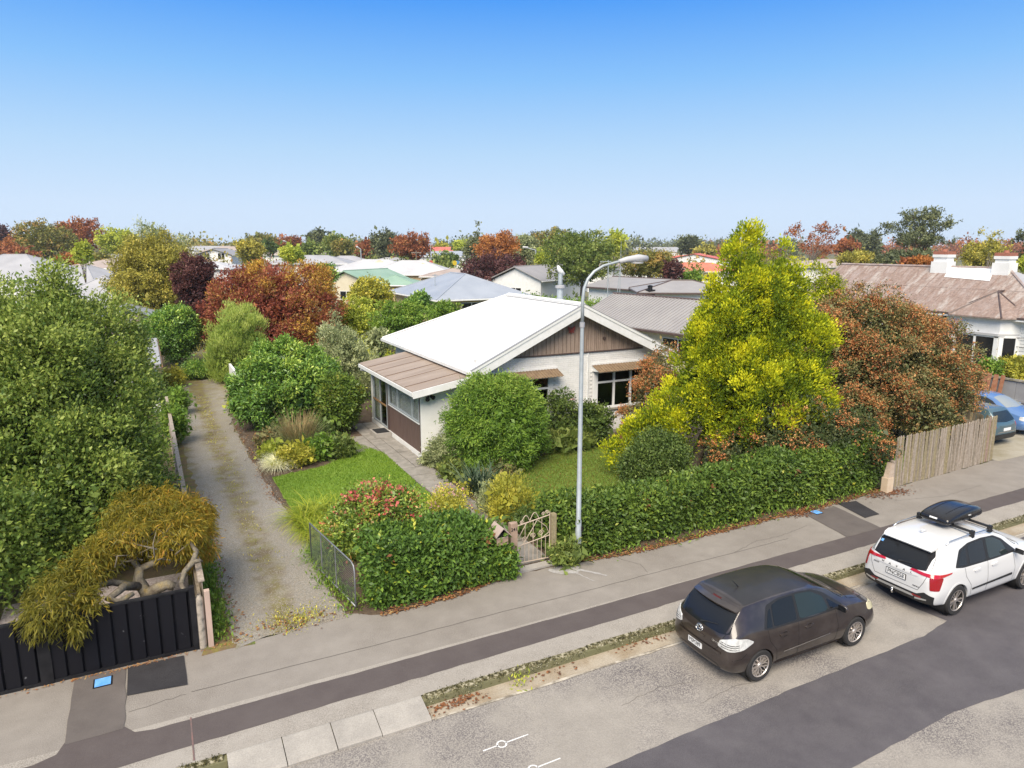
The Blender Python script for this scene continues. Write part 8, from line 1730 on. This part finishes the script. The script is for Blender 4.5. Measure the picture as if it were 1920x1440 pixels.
x, y = at(853, 146); ss = thing('warning_sign', 'small yellow round sign with white pole at the far street', 'sign', (x, y, 0)); q = MB(); q.lathe([(0, -.1), (.5, -.1), (.5, -.06), (0, -.06)], (x, y, zrow(493, 146)), 'Y', 10); P('disc', q, mat('yellow_sign', (.6, .45, .03), .5), ss); q = MB(); q.tube([(x, y, 0), (x, y, zrow(493, 146))], .05, 5); P('pole', q, M['iron_white'], ss)
fc = thing('far_car', 'small white car parked on the far street', 'car', (*at(823, 142), 0), R(20)); q = MB(); q.prism([(-2, -.8, .3), (2.1, -.8, .3), (2.1, -.8, .75), (1.2, -.8, .9), (.5, -.8, 1.4), (-1.2, -.8, 1.4), (-2, -.8, .9)], (0, 1.6, 0)); link('body', q.mesh('body', M['white']), fc)
q = MB(); q.prism([(-1.7, -.83, .92), (1.1, -.83, .92), (.45, -.83, 1.34), (-1.15, -.83, 1.34)], (0, 1.66, 0)); link('windows', q.mesh('windows', M['dark_glass']), fc)
for i in (-1.2, 1.3):
    for s in (-1, 1): q = MB(); q.lathe([(0, -.1), (.3, -.1), (.3, .1), (0, .1)], (i, s * .78, .3), 'Y', 10); link('wheel', q.mesh('wheel', M['black_rubber']), fc)
x, y = at(1137, 60); am = thing('aerial_mast', 'thin aerial mast with guy wires beside the large leafy tree', 'aerial', (x, y, 0)); h = zrow(488, 60)
q = MB(); q.tube([(x, y, 0), (x, y, h)], .04, 6); P('mast', q, M['galv'], am)
q = MB(); a = at(1122, 60); q.tube([(a[0], a[1], h - .1), (x + .2, y - .1, h - .1)], .03, 5); q.tube([(a[0], a[1], h - .25), (x, y, h - .05)], .015, 4)
for f in (.2, .4, .6, .8): q.tube([(a[0] + (x - a[0]) * f, a[1] + (y - a[1]) * f - .3, h - .1), (a[0] + (x - a[0]) * f, a[1] + (y - a[1]) * f + .3, h - .1)], .012, 4)
P('antenna', q, M['galv'], am)
q = MB()
for px in (1122, 1150): a = at(px, 61); q.tube([(x, y, h * .8), (a[0], a[1], 1.5)], .012, 4)
P('guy_wire', q, M['galv'], am)
x, y = at(1160, 66); am = thing('aerial_mast', 'taller slim whip aerial with lattice foot right of the guyed mast', 'aerial', (x, y, 0)); h = zrow(452, 66); q = MB(); q.tube([(x, y, 0), (x, y, h)], [.05, .015], 6); P('mast', q, M['galv'], am); a = at(1150, 66); q = MB(); q.tube([(a[0], a[1], 1), (x, y, h * .72)], .03, 5); P('stay', q, M['galv'], am)
# ---------------------------------------------------------------- thin air between here and the horizon
q = MB(); q.box(-500, 1000, -60, 950, -1.3, 24)
hz = bpy.data.materials.new('pale_haze'); hn, hl = nodes_of(hz); hn.remove(pr(hn)); pv = hn.new('ShaderNodeVolumePrincipled')
pv.inputs['Color'].default_value = (.95, .97, 1, 1); pv.inputs['Density'].default_value = .00022; pv.inputs['Anisotropy'].default_value = .2
hl.new(pv.outputs[0], hn.get('Material Output').inputs['Volume']); tag(P('haze', q, hz), kind='stuff')
